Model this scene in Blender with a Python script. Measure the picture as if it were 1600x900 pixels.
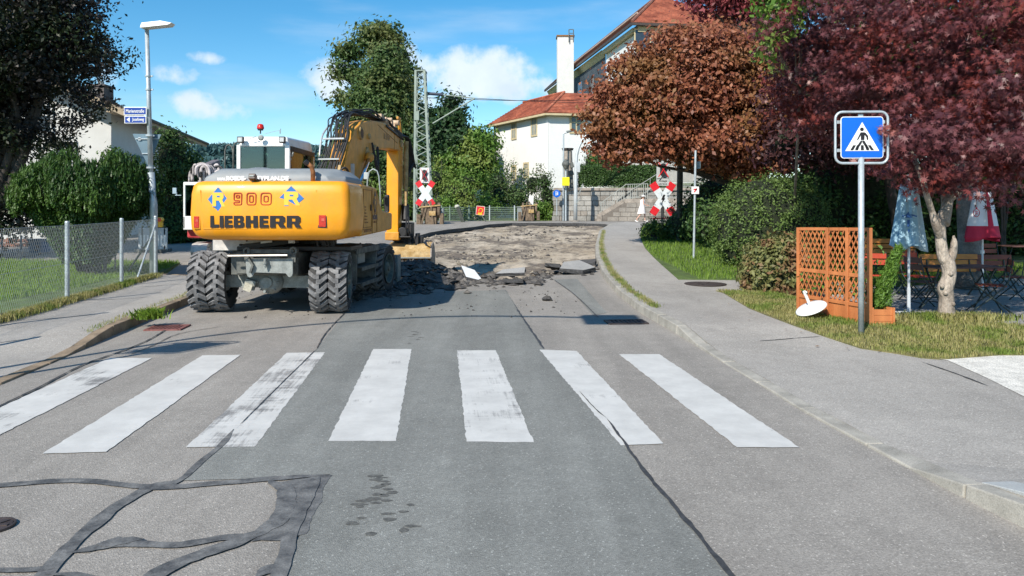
import bpy, bmesh, math, random
import numpy as np
from mathutils import Vector, Matrix
from mathutils.geometry import delaunay_2d_cdt
random.seed(7); rng = np.random.default_rng(7)
for o in list(bpy.data.objects): bpy.data.objects.remove(o)
scn = bpy.context.scene; C = scn.collection
R = math.radians
# ---------------------------------------------------------------- camera
EYE, F = 1.65, 1160.0
cam = bpy.data.objects.new('camera', bpy.data.cameras.new('camera')); C.objects.link(cam)
cam.location = (0, 0, EYE); cam.rotation_euler = (R(90), 0, 0)
cam.data.sensor_width = 36; cam.data.lens = F/1600*36; cam.data.shift_y = -121/1600
cam.data.clip_start = .05; cam.data.clip_end = 6000
scn.camera = cam
scn.render.resolution_x, scn.render.resolution_y = 1024, 576
# ---------------------------------------------------------------- sun, sky, exposure
AZ, EL = R(32), R(39)
trav = Vector((math.sin(AZ)*math.cos(EL), math.cos(AZ)*math.cos(EL), -math.sin(EL)))
sun = bpy.data.objects.new('sun', bpy.data.lights.new('sun', 'SUN')); C.objects.link(sun)
sun.data.energy = 4.8; sun.data.angle = R(.53); sun.data.color = (1, .93, .82)
sun.rotation_euler = trav.to_track_quat('-Z', 'Y').to_euler(); sun.location = (-8, -12, 20)
w = bpy.data.worlds.new('World'); scn.world = w; w.use_nodes = True
nt = w.node_tree; nt.nodes.clear(); L = nt.links.new
def wn(t, **k):
    n = nt.nodes.new(t)
    for a, b in k.items(): setattr(n, a, b)
    return n
sky = wn('ShaderNodeTexSky', sky_type='NISHITA', sun_disc=False, sun_elevation=EL, sun_rotation=R(212))
sky.altitude = 500; sky.air_density = 1.0; sky.dust_density = .0; sky.ozone_density = 2.2
tc = wn('ShaderNodeTexCoord')
def vdot(a, vec):
    n = wn('ShaderNodeVectorMath', operation='DOT_PRODUCT'); L(a, n.inputs[0]); n.inputs[1].default_value = vec; return n.outputs['Value']
def mth(op, a, b=None, clamp=False):
    n = wn('ShaderNodeMath', operation=op); n.use_clamp = clamp
    for i, x in enumerate((a, b)):
        if x is None: continue
        if isinstance(x, (int, float)): n.inputs[i].default_value = x
        else: L(x, n.inputs[i])
    return n.outputs[0]
d = tc.outputs['Generated']
total = None
# cumulus banks: azimuth and elevation (as seen from the street), half sizes, strength
for px, py, ax, ay, st in ((742, 118, 108, 40, 1.35), (640, 95, 40, 24, .7), (800, 138, 80, 24, 1.3), (512, 120, 44, 30, 1.3), (268, 116, 40, 17, 1.05),
                           (318, 90, 28, 11, .9), (328, 164, 66, 24, 1.1), (420, 172, 26, 10, .5), (690, 150, 60, 22, 1.0), (170, 120, 20, 20, .5),
                           (1700, 150, 260, 60, 1.2), (-350, 140, 240, 50, 1.2), (1250, 170, 200, 40, 1.0)):
    c = Vector(((px-800)/F, 1, (329-py)/F)); k = c.length; c.normalize()
    r = Vector((c.y, -c.x, 0)).normalized(); u = r.cross(c)
    a = mth('DIVIDE', vdot(d, r), ax/F/k); b = mth('DIVIDE', vdot(d, u), ay/F/k)
    q = mth('ADD', mth('MULTIPLY', a, a), mth('MULTIPLY', b, b))
    g = mth('MULTIPLY', mth('MAXIMUM', mth('SUBTRACT', 1, mth('MULTIPLY', q, .5)), 0), st)
    g = mth('MULTIPLY', g, mth('GREATER_THAN', vdot(d, c), 0))
    total = g if total is None else mth('MAXIMUM', total, g)
nz = wn('ShaderNodeTexNoise'); L(d, nz.inputs['Vector']); nz.inputs['Scale'].default_value = 17; nz.inputs['Detail'].default_value = 9; nz.inputs['Roughness'].default_value = .58
mk = mth('SUBTRACT', mth('ADD', total, mth('MULTIPLY', mth('SUBTRACT', nz.outputs[0], .5), 2.6)), .62)
mr = wn('ShaderNodeMapRange', interpolation_type='SMOOTHSTEP'); L(mk, mr.inputs[0]); mr.inputs[1].default_value = -.28; mr.inputs[2].default_value = .5
cum = mth('MULTIPLY', mth('MULTIPLY', mr.outputs[0], .92), mth('MINIMUM', mth('MULTIPLY', total, 3), 1))
# thin high cirrus everywhere
mp = wn('ShaderNodeMapping'); L(d, mp.inputs[0]); mp.inputs['Scale'].default_value = (1.2, 1.2, 7); mp.inputs['Rotation'].default_value = (0, R(12), 0)
cz = wn('ShaderNodeTexNoise'); L(mp.outputs[0], cz.inputs['Vector']); cz.inputs['Scale'].default_value = 2.6; cz.inputs['Detail'].default_value = 7
cr = wn('ShaderNodeMapRange', interpolation_type='SMOOTHSTEP'); L(cz.outputs[0], cr.inputs[0]); cr.inputs[1].default_value = .46; cr.inputs[2].default_value = .8; cr.inputs[4].default_value = .42
allc = mth('MAXIMUM', cum, cr.outputs[0])
hs = wn('ShaderNodeHueSaturation'); L(sky.outputs[0], hs.inputs['Color']); hs.inputs['Saturation'].default_value = 1.38; hs.inputs['Hue'].default_value = .49; hs.inputs['Value'].default_value = 1.17
sh = wn('ShaderNodeMix', data_type='RGBA'); n2 = wn('ShaderNodeTexNoise'); L(d, n2.inputs['Vector']); n2.inputs['Scale'].default_value = 22; n2.inputs['Detail'].default_value = 4
L(n2.outputs[0], sh.inputs[0]); sh.inputs[6].default_value = (4.6, 5.5, 6.5, 1); sh.inputs[7].default_value = (7.6, 8.2, 8.6, 1)
mx = wn('ShaderNodeMix', data_type='RGBA'); L(allc, mx.inputs[0]); L(hs.outputs[0], mx.inputs[6]); L(sh.outputs[2], mx.inputs[7])
bg = wn('ShaderNodeBackground'); L(mx.outputs[2], bg.inputs[0]); bg.inputs[1].default_value = .105
ow = wn('ShaderNodeOutputWorld'); L(bg.outputs[0], ow.inputs[0])
scn.view_settings.view_transform = 'Standard'; scn.view_settings.look = 'None'
scn.view_settings.exposure = 0.42; scn.view_settings.gamma = 1; scn.view_settings.use_curve_mapping = False
# ---------------------------------------------------------------- ground heights and photo-to-place helpers
def ss(a, b, x): t = min(1, max(0, (x-a)/(b-a))); return t*t*(3-2*t)
def H(x, y): return 0 if y < 14 else .95*min(1, (y-14)/31)
def kfac(x, y):
    if x < 0: return .1+.9*ss(8.3, 9.9, y)*(1-.8*ss(15.5, 19, y))
    return .1+.9*(1-ss(3.9, 4.7, y)*(1-ss(8.6, 10.2, y)))
def S(x, y): return H(x, y)+.12*kfac(x, y)
def gp(px, py, fun=H):
    """point on the ground (height fun) seen at this place of the picture"""
    D = 20.0
    lo, hi = .3, 400
    for _ in range(60):
        D = (lo+hi)/2; x = (px-800)/F*D
        z = EYE-(py-329)*D/F
        if z > fun(x, D): lo = D
        else: hi = D
    return Vector(((px-800)/F*D, D, fun((px-800)/F*D, D)))
def at(px, py, D): return Vector(((px-800)/F*D, D, EYE-(py-329)*D/F))
# ---------------------------------------------------------------- materials
def newmat(name):
    m = bpy.data.materials.new(name); m.use_nodes = True; nt = m.node_tree; nt.nodes.clear()
    o = nt.nodes.new('ShaderNodeOutputMaterial'); p = nt.nodes.new('ShaderNodeBsdfPrincipled'); nt.links.new(p.outputs[0], o.inputs[0])
    return m, nt, p, o
def N(nt, t, **k):
    n = nt.nodes.new(t)
    for a, b in k.items(): setattr(n, a, b)
    return n
def noise(nt, vec, scale, detail=4, rough=.55, stretch=None):
    if stretch:
        mp = N(nt, 'ShaderNodeMapping'); mp.inputs['Scale'].default_value = stretch; nt.links.new(vec, mp.inputs[0]); vec = mp.outputs[0]
    n = N(nt, 'ShaderNodeTexNoise'); n.inputs['Scale'].default_value = scale; n.inputs['Detail'].default_value = detail; n.inputs['Roughness'].default_value = rough
    nt.links.new(vec, n.inputs['Vector']); return n.outputs[0]
def ramp(nt, v, a, b, lo=0., hi=1.):
    n = N(nt, 'ShaderNodeMapRange'); nt.links.new(v, n.inputs[0]); n.inputs[1].default_value = a; n.inputs[2].default_value = b; n.inputs[3].default_value = lo; n.inputs[4].default_value = hi; return n.outputs[0]
def mixc(nt, f, a, b, mode='MIX'):
    n = N(nt, 'ShaderNodeMix', data_type='RGBA', blend_type=mode)
    for i, x in ((0, f), (6, a), (7, b)):
        if isinstance(x, (int, float)): n.inputs[i].default_value = x
        elif isinstance(x, tuple): n.inputs[i].default_value = (*x[:3], 1)
        else: nt.links.new(x, n.inputs[i])
    return n.outputs[2]
def pos(nt, world=True):
    if world: return N(nt, 'ShaderNodeNewGeometry').outputs['Position']
    return N(nt, 'ShaderNodeTexCoord').outputs['Object']
def bumpy(nt, p, h, strength=.3, dist=.01):
    b = N(nt, 'ShaderNodeBump'); b.inputs['Strength'].default_value = strength; b.inputs['Distance'].default_value = dist
    nt.links.new(h, b.inputs['Height']); nt.links.new(b.outputs[0], p.inputs['Normal'])
MC = {}
def M(name, col, rough=.6, metal=0., var=.18, scale=3., col2=None, fine=0., bump=0., bscale=60, bdist=.004, world=True, stretch=None, spec=.5, coat=0., lo=.35, hi=.65):
    if name in MC: return MC[name]
    m, nt, p, o = newmat(name); v = pos(nt, world)
    a = tuple(c*(1-var) for c in col); b = col2 or tuple(min(1, c*(1+var)) for c in col)
    c = mixc(nt, ramp(nt, noise(nt, v, scale, 5, .6, stretch), lo, hi), a, b)
    if fine:
        f = ramp(nt, noise(nt, v, bscale, 3, .7), .3, .7, 1-fine, 1+fine)
        cc = N(nt, 'ShaderNodeCombineColor'); [nt.links.new(f, cc.inputs[i]) for i in range(3)]
        c = mixc(nt, 1., c, cc.outputs[0], 'MULTIPLY')
    nt.links.new(c, p.inputs['Base Color']); p.inputs['Roughness'].default_value = rough; p.inputs['Metallic'].default_value = metal
    p.inputs['Specular IOR Level'].default_value = spec; p.inputs['Coat Weight'].default_value = coat
    if bump: bumpy(nt, p, noise(nt, v, bscale, 4, .65, stretch), bump, bdist)
    MC[name] = m; return m
def asphalt(name, base, warm=(1, 1, 1), dark=.75, streak=.1):
    m, nt, p, o = newmat(name); v = pos(nt)
    big = ramp(nt, noise(nt, v, .55, 6, .65), .3, .7, .86, 1.14)
    mid = ramp(nt, noise(nt, v, 5, 5, .65), .3, .7, .93, 1.07)
    strk = ramp(nt, noise(nt, v, 1.1, 5, .6, (2.2, .16, 1)), .3, .7, 1-streak*1.5, 1+streak)
    vo = N(nt, 'ShaderNodeTexVoronoi'); vo.inputs['Scale'].default_value = 120; nt.links.new(v, vo.inputs['Vector'])
    sep = N(nt, 'ShaderNodeSeparateColor'); nt.links.new(vo.outputs['Color'], sep.inputs[0])
    ag = ramp(nt, sep.outputs[0], 0, 1, .80, 1.20)
    fn = ramp(nt, noise(nt, v, 210, 2, .7), .25, .75, .8, 1.2)
    spot = ramp(nt, noise(nt, v, 1.9, 7, .75), .60, .70, 1., .86)
    f = None
    for x in (big, mid, strk, ag, fn, spot):
        if f is None: f = x
        else:
            mm = N(nt, 'ShaderNodeMath', operation='MULTIPLY'); nt.links.new(f, mm.inputs[0]); nt.links.new(x, mm.inputs[1]); f = mm.outputs[0]
    cc = N(nt, 'ShaderNodeCombineColor'); [nt.links.new(f, cc.inputs[i]) for i in range(3)]
    c = mixc(nt, 1., tuple(base*k for k in warm), cc.outputs[0], 'MULTIPLY')
    wh = ramp(nt, sep.outputs[1], .965, .99)   # pale stones in the mix
    c = mixc(nt, wh, c, tuple(min(1, base*1.7*k) for k in warm))
    nt.links.new(c, p.inputs['Base Color']); p.inputs['Roughness'].default_value = .85; p.inputs['Specular IOR Level'].default_value = .3
    bumpy(nt, p, vo.outputs['Distance'], .45, .006)
    return m
m_asph = asphalt('asphalt_old', .25, (1.08, 1.0, .90))
m_asph2 = asphalt('asphalt_strip', .205, (1.0, 1.01, .94), streak=.13)
m_walk = asphalt('asphalt_walk', .31, (1.07, 1.0, .91), streak=.04)
m_seal = M('tar_seal', (.085, .087, .09), .75, var=.3, scale=9, col2=(.18, .178, .172), fine=.3, bscale=90, bump=.2)
m_crackfill = M('crack_fill', (.045, .045, .046), .6, var=.3, scale=20, fine=.3, bscale=120)
m_kerb = M('granite_kerb', (.33, .31, .27), .85, var=.22, scale=4, fine=.28, bscale=130, bump=.3)
m_kerbl = M('brown_kerb', (.22, .165, .11), .85, var=.35, scale=4, fine=.3, bscale=110, bump=.4)
m_soil = M('soil', (.16, .13, .10), .95, var=.3, scale=2, fine=.25, bscale=40, bump=.5, bdist=.02)
m_lawn = M('lawn_base', (.075, .115, .025), .95, var=.35, scale=3, fine=.35, bscale=50, bump=.6, bdist=.02)
m_dry = M('dry_lawn_base', (.15, .15, .05), .95, var=.35, scale=3, col2=(.22, .19, .08), fine=.35, bscale=50, bump=.6, bdist=.02)
m_gravel = M('pale_gravel', (.66, .63, .57), .9, var=.15, scale=6, fine=.4, bscale=55, bump=.8, bdist=.015)
m_patio = M('patio_gravel', (.30, .29, .28), .9, var=.2, scale=5, fine=.35, bscale=55, bump=.8, bdist=.015)
def paintmat(name, wear, seed):
    m, nt, p, o = newmat(name); v = pos(nt)
    mp = N(nt, 'ShaderNodeMapping'); mp.inputs['Location'].default_value = (seed*3.1, seed*1.7, 0); mp.inputs['Rotation'].default_value = (0, 0, R(-5.5)); nt.links.new(v, mp.inputs[0])
    mp2 = N(nt, 'ShaderNodeMapping'); mp2.inputs['Scale'].default_value = (34, 1.6, 1); nt.links.new(mp.outputs[0], mp2.inputs[0])
    st = noise(nt, mp2.outputs[0], 1, 5, .7)
    mp3 = N(nt, 'ShaderNodeMapping'); mp3.inputs['Scale'].default_value = (2., 26, 1); nt.links.new(mp.outputs[0], mp3.inputs[0])
    st2 = noise(nt, mp3.outputs[0], 1, 5, .7)
    bigp = noise(nt, mp.outputs[0], 1.7, 4, .6); fin = noise(nt, v, 120, 3, .7)
    def mm(op, a, b):
        n = N(nt, 'ShaderNodeMath', operation=op)
        for i, x in enumerate((a, b)):
            if isinstance(x, (int, float)): n.inputs[i].default_value = x
            else: nt.links.new(x, n.inputs[i])
        return n.outputs[0]
    t = mm('ADD', mm('ADD', mm('MULTIPLY', st, .5), mm('MULTIPLY', st2, .35)), mm('ADD', mm('MULTIPLY', bigp, .9), mm('MULTIPLY', fin, .25)))
    f = ramp(nt, t, .98+.26*(1-wear)-.05, .98+.26*(1-wear)+.10)
    shade = ramp(nt, noise(nt, v, 3, 6, .7), .3, .7, .46, .60)
    cc = N(nt, 'ShaderNodeCombineColor'); [nt.links.new(mm('MULTIPLY', shade, (1, .985, .94)[i]), cc.inputs[i]) for i in range(3)]
    f2 = mm('MULTIPLY', f, .93)
    c = mixc(nt, f2, cc.outputs[0], (.17, .165, .16)); nt.links.new(c, p.inputs['Base Color']); p.inputs['Roughness'].default_value = .7
    bumpy(nt, p, fin, .3, .003); return m
m_white = M('white_paint', (.80, .80, .78), .45, var=.05, scale=6)
m_pole = M('galvanised', (.42, .47, .50), .5, .35, var=.14, scale=9, fine=.12, bscale=60)
m_black = M('black_rubber', (.02, .02, .022), .6, var=.3, scale=20)
m_red = M('sign_red', (.62, .02, .03), .4, var=.08)
m_blue = M('sign_blue', (.0, .11, .55), .35, var=.06)
m_navy = M('sign_navy', (.01, .05, .30), .35, var=.05)
def leafmat(name, c1, c2, trans=.25, rough=.55, c3=None, zscale=.6):
    m, nt, p, o = newmat(name)
    r = N(nt, 'ShaderNodeNewGeometry'); c = mixc(nt, r.outputs['Random Per Island'], c1, c2)
    if c3:
        c = mixc(nt, ramp(nt, noise(nt, r.outputs['Position'], zscale, 3), .48, .62), c, c3)
    nt.links.new(c, p.inputs['Base Color']); p.inputs['Roughness'].default_value = rough; p.inputs['Specular IOR Level'].default_value = .35
    tr = N(nt, 'ShaderNodeBsdfTranslucent'); nt.links.new(c, tr.inputs[0]); ms = N(nt, 'ShaderNodeMixShader'); ms.inputs[0].default_value = trans
    nt.links.new(p.outputs[0], ms.inputs[1]); nt.links.new(tr.outputs[0], ms.inputs[2]); nt.links.new(ms.outputs[0], o.inputs[0])
    return m
def glassmat(name, tint, gl=.12):
    m, nt, p, o = newmat(name); nt.nodes.remove(p)
    t = N(nt, 'ShaderNodeBsdfTransparent'); t.inputs[0].default_value = (*tint, 1)
    g = N(nt, 'ShaderNodeBsdfGlossy'); g.inputs['Roughness'].default_value = .03; g.inputs[0].default_value = (.9, .95, .95, 1)
    fr = N(nt, 'ShaderNodeFresnel'); fr.inputs[0].default_value = 1.5
    ad = N(nt, 'ShaderNodeMath', operation='ADD'); nt.links.new(fr.outputs[0], ad.inputs[0]); ad.inputs[1].default_value = gl
    ms = N(nt, 'ShaderNodeMixShader'); nt.links.new(ad.outputs[0], ms.inputs[0]); nt.links.new(t.outputs[0], ms.inputs[1]); nt.links.new(g.outputs[0], ms.inputs[2]); nt.links.new(ms.outputs[0], o.inputs[0])
    return m
# ---------------------------------------------------------------- mesh building
def wm(o):
    m = o.matrix_basis.copy()
    while o.parent: o = o.parent; m = o.matrix_basis @ m
    return m
class MB:
    def __init__(s, X=None): s.v = []; s.f = []; s.m = []; s.i = 0; s.X = X or Matrix()
    def add(s, vs, fs):
        n = len(s.v); s.v += [tuple(s.X @ Vector(q)) for q in vs]; s.f += [tuple(n+k for k in f) for f in fs]; s.m += [s.i]*len(fs); return s
    def box(s, c, d, rz=0, rx=0, ry=0):
        x, y, z = (k/2 for k in d)
        T = Matrix.Translation(c) @ Matrix.Rotation(rz, 4, 'Z') @ Matrix.Rotation(ry, 4, 'Y') @ Matrix.Rotation(rx, 4, 'X')
        vs = [T @ Vector((a*x, b*y, e*z)) for e in (-1, 1) for a, b in ((-1, -1), (1, -1), (1, 1), (-1, 1))]
        return s.add(vs, [(3, 2, 1, 0), (4, 5, 6, 7), (0, 1, 5, 4), (1, 2, 6, 5), (2, 3, 7, 6), (3, 0, 4, 7)])
    def bb(s, a, b): return s.box([(p+q)/2 for p, q in zip(a, b)], [abs(q-p) for p, q in zip(a, b)])
    def bar(s, p, q, wd, th=None, up=(0, 0, 1)):
        """rectangular bar from p to q"""
        p, q = Vector(p), Vector(q); t = (q-p).normalized(); u = Vector(up)
        if abs(t.dot(u)) > .98: u = Vector((0, 1, 0))
        r = t.cross(u).normalized()*wd/2; n = r.cross(t).normalized()*(th or wd)/2
        vs = [k+a*r+b*n for k in (p, q) for a, b in ((-1, -1), (1, -1), (1, 1), (-1, 1))]
        return s.add(vs, [(3, 2, 1, 0), (4, 5, 6, 7), (0, 1, 5, 4), (1, 2, 6, 5), (2, 3, 7, 6), (3, 0, 4, 7)])
    def cyl(s, p, q, r, r2=None, n=12, cap=True):
        p, q = Vector(p), Vector(q); t = (q-p).normalized(); a = Vector((1, 0, 0)) if abs(t.z) > .9 else Vector((0, 0, 1))
        u = t.cross(a).normalized(); v = t.cross(u); r2 = r if r2 is None else r2
        vs = [c+(u*math.cos(2*math.pi*k/n)+v*math.sin(2*math.pi*k/n))*rr for c, rr in ((p, r), (q, r2)) for k in range(n)]
        fs = [(k, (k+1) % n, n+(k+1) % n, n+k) for k in range(n)]
        if cap: fs += [tuple(range(n))[::-1], tuple(range(n, 2*n))]
        return s.add(vs, fs)
    def tube(s, pts, r, n=6):
        pts = [Vector(q) for q in pts]; vs = []; fs = []; prev = None
        rr = r if hasattr(r, '__len__') else [r]*len(pts)
        for i, q in enumerate(pts):
            t = (pts[min(i+1, len(pts)-1)]-pts[max(i-1, 0)]).normalized()
            if prev is None:
                a = Vector((1, 0, 0)) if abs(t.z) > .9 else Vector((0, 0, 1)); u = t.cross(a).normalized()
            else: u = (prev-t*prev.dot(t)).normalized()
            prev = u; v = t.cross(u)
            vs += [q+(u*math.cos(2*math.pi*k/n)+v*math.sin(2*math.pi*k/n))*rr[i] for k in range(n)]
        for i in range(len(pts)-1):
            fs += [(i*n+k, i*n+(k+1) % n, (i+1)*n+(k+1) % n, (i+1)*n+k) for k in range(n)]
        fs += [tuple(range(n))[::-1], tuple(range((len(pts)-1)*n, len(pts)*n))]
        return s.add(vs, fs)
    def prism(s, poly, T, th):
        """2-D polygon in the local XY plane of T, pulled along its Z by th (centred)"""
        n = len(poly); vs = [T @ Vector((a, b, h)) for h in (-th/2, th/2) for a, b in poly]
        return s.add(vs, [tuple(range(n))[::-1], tuple(range(n, 2*n))]+[(k, (k+1) % n, n+(k+1) % n, n+k) for k in range(n)])
    def lathe(s, prof, T=None, n=24, cap=False):
        T = T or Matrix(); vs = [T @ Vector((r*math.cos(2*math.pi*k/n), r*math.sin(2*math.pi*k/n), z)) for r, z in prof for k in range(n)]
        fs = [(i*n+k, i*n+(k+1) % n, (i+1)*n+(k+1) % n, (i+1)*n+k) for i in range(len(prof)-1) for k in range(n)]
        if cap: fs += [tuple(range(n))[::-1], tuple(range((len(prof)-1)*n, len(prof)*n))]
        return s.add(vs, fs)
    def blob(s, c, rad, n=10, jit=.12, seed=0):
        rr = random.Random(seed); vs = []; fs = []; m = n//2
        for i in range(m+1):
            th = math.pi*i/m
            for k in range(n):
                j = 1+rr.uniform(-jit, jit); a = 2*math.pi*k/n
                vs.append((c[0]+rad[0]*j*math.sin(th)*math.cos(a), c[1]+rad[1]*j*math.sin(th)*math.sin(a), c[2]+rad[2]*j*math.cos(th)))
        for i in range(m):
            fs += [(i*n+k, (i+1)*n+k, (i+1)*n+(k+1) % n, i*n+(k+1) % n) for k in range(n)]
        return s.add(vs, fs)
    def mesh(s, name, mats):
        me = bpy.data.meshes.new(name); me.from_pydata(s.v, [], s.f)
        for m in (mats if isinstance(mats, (list, tuple)) else [mats]): me.materials.append(m)
        me.polygons.foreach_set('material_index', s.m); me.update(); return me
    def build(s, name, mats, parent=None, smooth=False, bev=0, seg=2, recalc=True, **tg):
        me = s.mesh(name, mats)
        if parent is not None: me.transform(wm(parent).inverted())
        if recalc:
            b = bmesh.new(); b.from_mesh(me); bmesh.ops.recalc_face_normals(b, faces=b.faces); b.to_mesh(me); b.free()
        if smooth: me.polygons.foreach_set('use_smooth', [True]*len(me.polygons))
        o = bpy.data.objects.new(name, me); C.objects.link(o)
        if parent is not None: o.parent = parent
        if bev:
            q = o.modifiers.new('bevel', 'BEVEL'); q.width = bev; q.segments = seg; q.limit_method = 'ANGLE'; q.angle_limit = R(35)
            if seg > 1:
                me.polygons.foreach_set('use_smooth', [True]*len(me.polygons)); q.harden_normals = True
        tag(o, **tg); return o
def tag(o, label=None, cat=None, group=None, kind=None):
    if label: o['label'] = label
    if cat: o['category'] = cat
    if group: o['group'] = group
    if kind: o['kind'] = kind
    return o
def thing(name, label, cat, loc=(0, 0, 0), rz=0, group=None):
    o = bpy.data.objects.new(name, None); C.objects.link(o); o.location = loc; o.rotation_euler = (0, 0, rz); o.empty_display_size = .2
    return tag(o, label, cat, group)
def inst(me, name, T, parent=None, **tg):
    """one more object that shares mesh data; T is its place in the world"""
    o = bpy.data.objects.new(name, me); C.objects.link(o)
    if parent is not None: o.parent = parent; T = wm(parent).inverted() @ T
    o.matrix_basis = T; tag(o, **tg); return o
def copy_tree(o, parent=None):
    c = o.copy(); C.objects.link(c); c.parent = parent
    for ch in list(o.children): copy_tree(ch, c)
    return c
def text(name, s, T, wd, ht, mat, parent=None, bold=.0, ext=.002, **tg):
    """lettering wd x ht in the local XY plane of T (X to the right, Y up), lower left corner at the origin"""
    cu = bpy.data.curves.new('t', 'FONT'); cu.body = s; cu.offset = bold; cu.extrude = 0.0005; cu.resolution_u = 3
    o = bpy.data.objects.new('t', cu); C.objects.link(o); bpy.context.view_layer.update()
    me = bpy.data.meshes.new_from_object(o.evaluated_get(bpy.context.evaluated_depsgraph_get())); bpy.data.objects.remove(o)
    n = len(me.vertices); co = np.empty(n*3); me.vertices.foreach_get('co', co); co = co.reshape(-1, 3)
    a, b = co.min(0), co.max(0); co[:, 0] = (co[:, 0]-a[0])/(b[0]-a[0])*wd; co[:, 1] = (co[:, 1]-a[1])/(b[1]-a[1])*ht; co[:, 2] = (co[:, 2]-a[2])/max(1e-6, b[2]-a[2])*ext
    me.vertices.foreach_set('co', co.ravel()); me.name = name; me.materials.clear(); me.materials.append(mat)
    me.transform(T if parent is None else wm(parent).inverted() @ T)
    ob = bpy.data.objects.new(name, me); C.objects.link(ob)
    if parent is not None: ob.parent = parent
    return tag(ob, **tg)
def facing(p, nrm, up=(0, 0, 1)):
    """frame at p whose Z is nrm, Y up, X to the right seen from outside"""
    z = Vector(nrm).normalized(); x = Vector(up).cross(z).normalized(); y = z.cross(x)
    m = Matrix((x, y, z)).transposed().to_4x4(); m.translation = Vector(p); return m
def inpoly(x, y, P):
    c = False; j = len(P)-1
    for i in range(len(P)):
        if (P[i][1] > y) != (P[j][1] > y) and x < (P[j][0]-P[i][0])*(y-P[i][1])/(P[j][1]-P[i][1])+P[i][0]: c = not c
        j = i
    return c
def sheet(name, poly, fun, mat, off=0., holes=(), skirt=.0, step=None, kind='structure', parent=None, label=None, cat=None):
    """ground surface over a polygon (world x, y), following fun"""
    vs = [Vector((p[0], p[1])) for p in poly]; ed = [(i, (i+1) % len(poly)) for i in range(len(poly))]
    for h in holes:
        n = len(vs); vs += [Vector((p[0], p[1])) for p in h]; ed += [(n+i, n+(i+1) % len(h)) for i in range(len(h))]
    x0, x1 = min(v.x for v in vs), max(v.x for v in vs); y0, y1 = min(v.y for v in vs), max(v.y for v in vs)
    rows = [y for y in (3.9, 4.1, 4.3, 4.5, 4.7, 6.5, 8.3, 8.6, 8.9, 9.2, 9.5, 9.8, 10.2, 12, 14.001, 15.5, 16.5, 17.5, 19, 25, 32, 39, 45.0, 50) if y0 < y < y1]
    for y in rows:
        n = max(2, min(40, int((x1-x0)/(step or 2))))
        for i in range(n+1):
            x = x0+(x1-x0)*i/n
            if inpoly(x, y, poly) and not any(inpoly(x, y, h) for h in holes): vs.append(Vector((x, y)))
    ov, oe, of, *_ = delaunay_2d_cdt(vs, ed, [], 1, 1e-5)
    fs = []
    for f in of:
        cx = sum(ov[i].x for i in f)/len(f); cy = sum(ov[i].y for i in f)/len(f)
        if inpoly(cx, cy, poly) and not any(inpoly(cx, cy, h) for h in holes): fs.append(tuple(f))
    b = MB(); V = [(v.x, v.y, fun(v.x, v.y)+off) for v in ov]; b.v = V; b.f = fs; b.m = [0]*len(fs)
    if skirt:
        cnt = {}
        for f in fs:
            for i in range(3):
                a, c = f[i], f[(i+1) % 3]; k = (min(a, c), max(a, c)); cnt[k] = None if k in cnt else (a, c)
        for k, e in cnt.items():
            if e:
                n = len(b.v); b.v += [(V[e[0]][0], V[e[0]][1], V[e[0]][2]-skirt), (V[e[1]][0], V[e[1]][1], V[e[1]][2]-skirt)]
                b.f.append((e[0], n, n+1, e[1])); b.m.append(1 if isinstance(mat, (list, tuple)) and len(mat) > 1 else 0)
    o = b.build(name, mat, parent, recalc=False); tag(o, label, cat, None, kind)
    for q in o.data.polygons: pass
    me = o.data
    bm = bmesh.new(); bm.from_mesh(me)
    for f in bm.faces:
        if f.normal.z < -.01: f.normal_flip()
    bm.to_mesh(me); bm.free(); return o
def rough(P, amp=.015, step=.08):
    """give a poured or cut outline an uneven edge"""
    o = []
    for i in range(len(P)):
        a, c = Vector(P[i]), Vector(P[(i+1) % len(P)]); n = max(1, min(60, int((c-a).length/step))); t = (c-a).normalized(); nn = Vector((-t.y, t.x))
        for k in range(n):
            q = a.lerp(c, k/n); q = q+nn*amp*(1.6*mn.noise(Vector((q.x*4, q.y*4, 1)))+mn.noise(Vector((q.x*17, q.y*17, 5)))); o.append((q.x, q.y))
    return o
def PX(pts, fun=H): return [tuple(gp(a, b, fun)[:2]) for a, b in pts]
def spline(P, per=5):
    P = [Vector(p) for p in P]; P = [P[0]*2-P[1]]+P+[P[-1]*2-P[-2]]; o = []
    for i in range(1, len(P)-2):
        for k in range(per):
            t = k/per; a, b_, c, d_ = P[i-1:i+3]; o.append(.5*((2*b_)+(-a+c)*t+(2*a-5*b_+4*c-d_)*t*t+(-a+3*b_-3*c+d_)*t**3))
    o.append(P[-2]); return o
RIB = [0]
from mathutils import noise as mn
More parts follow.
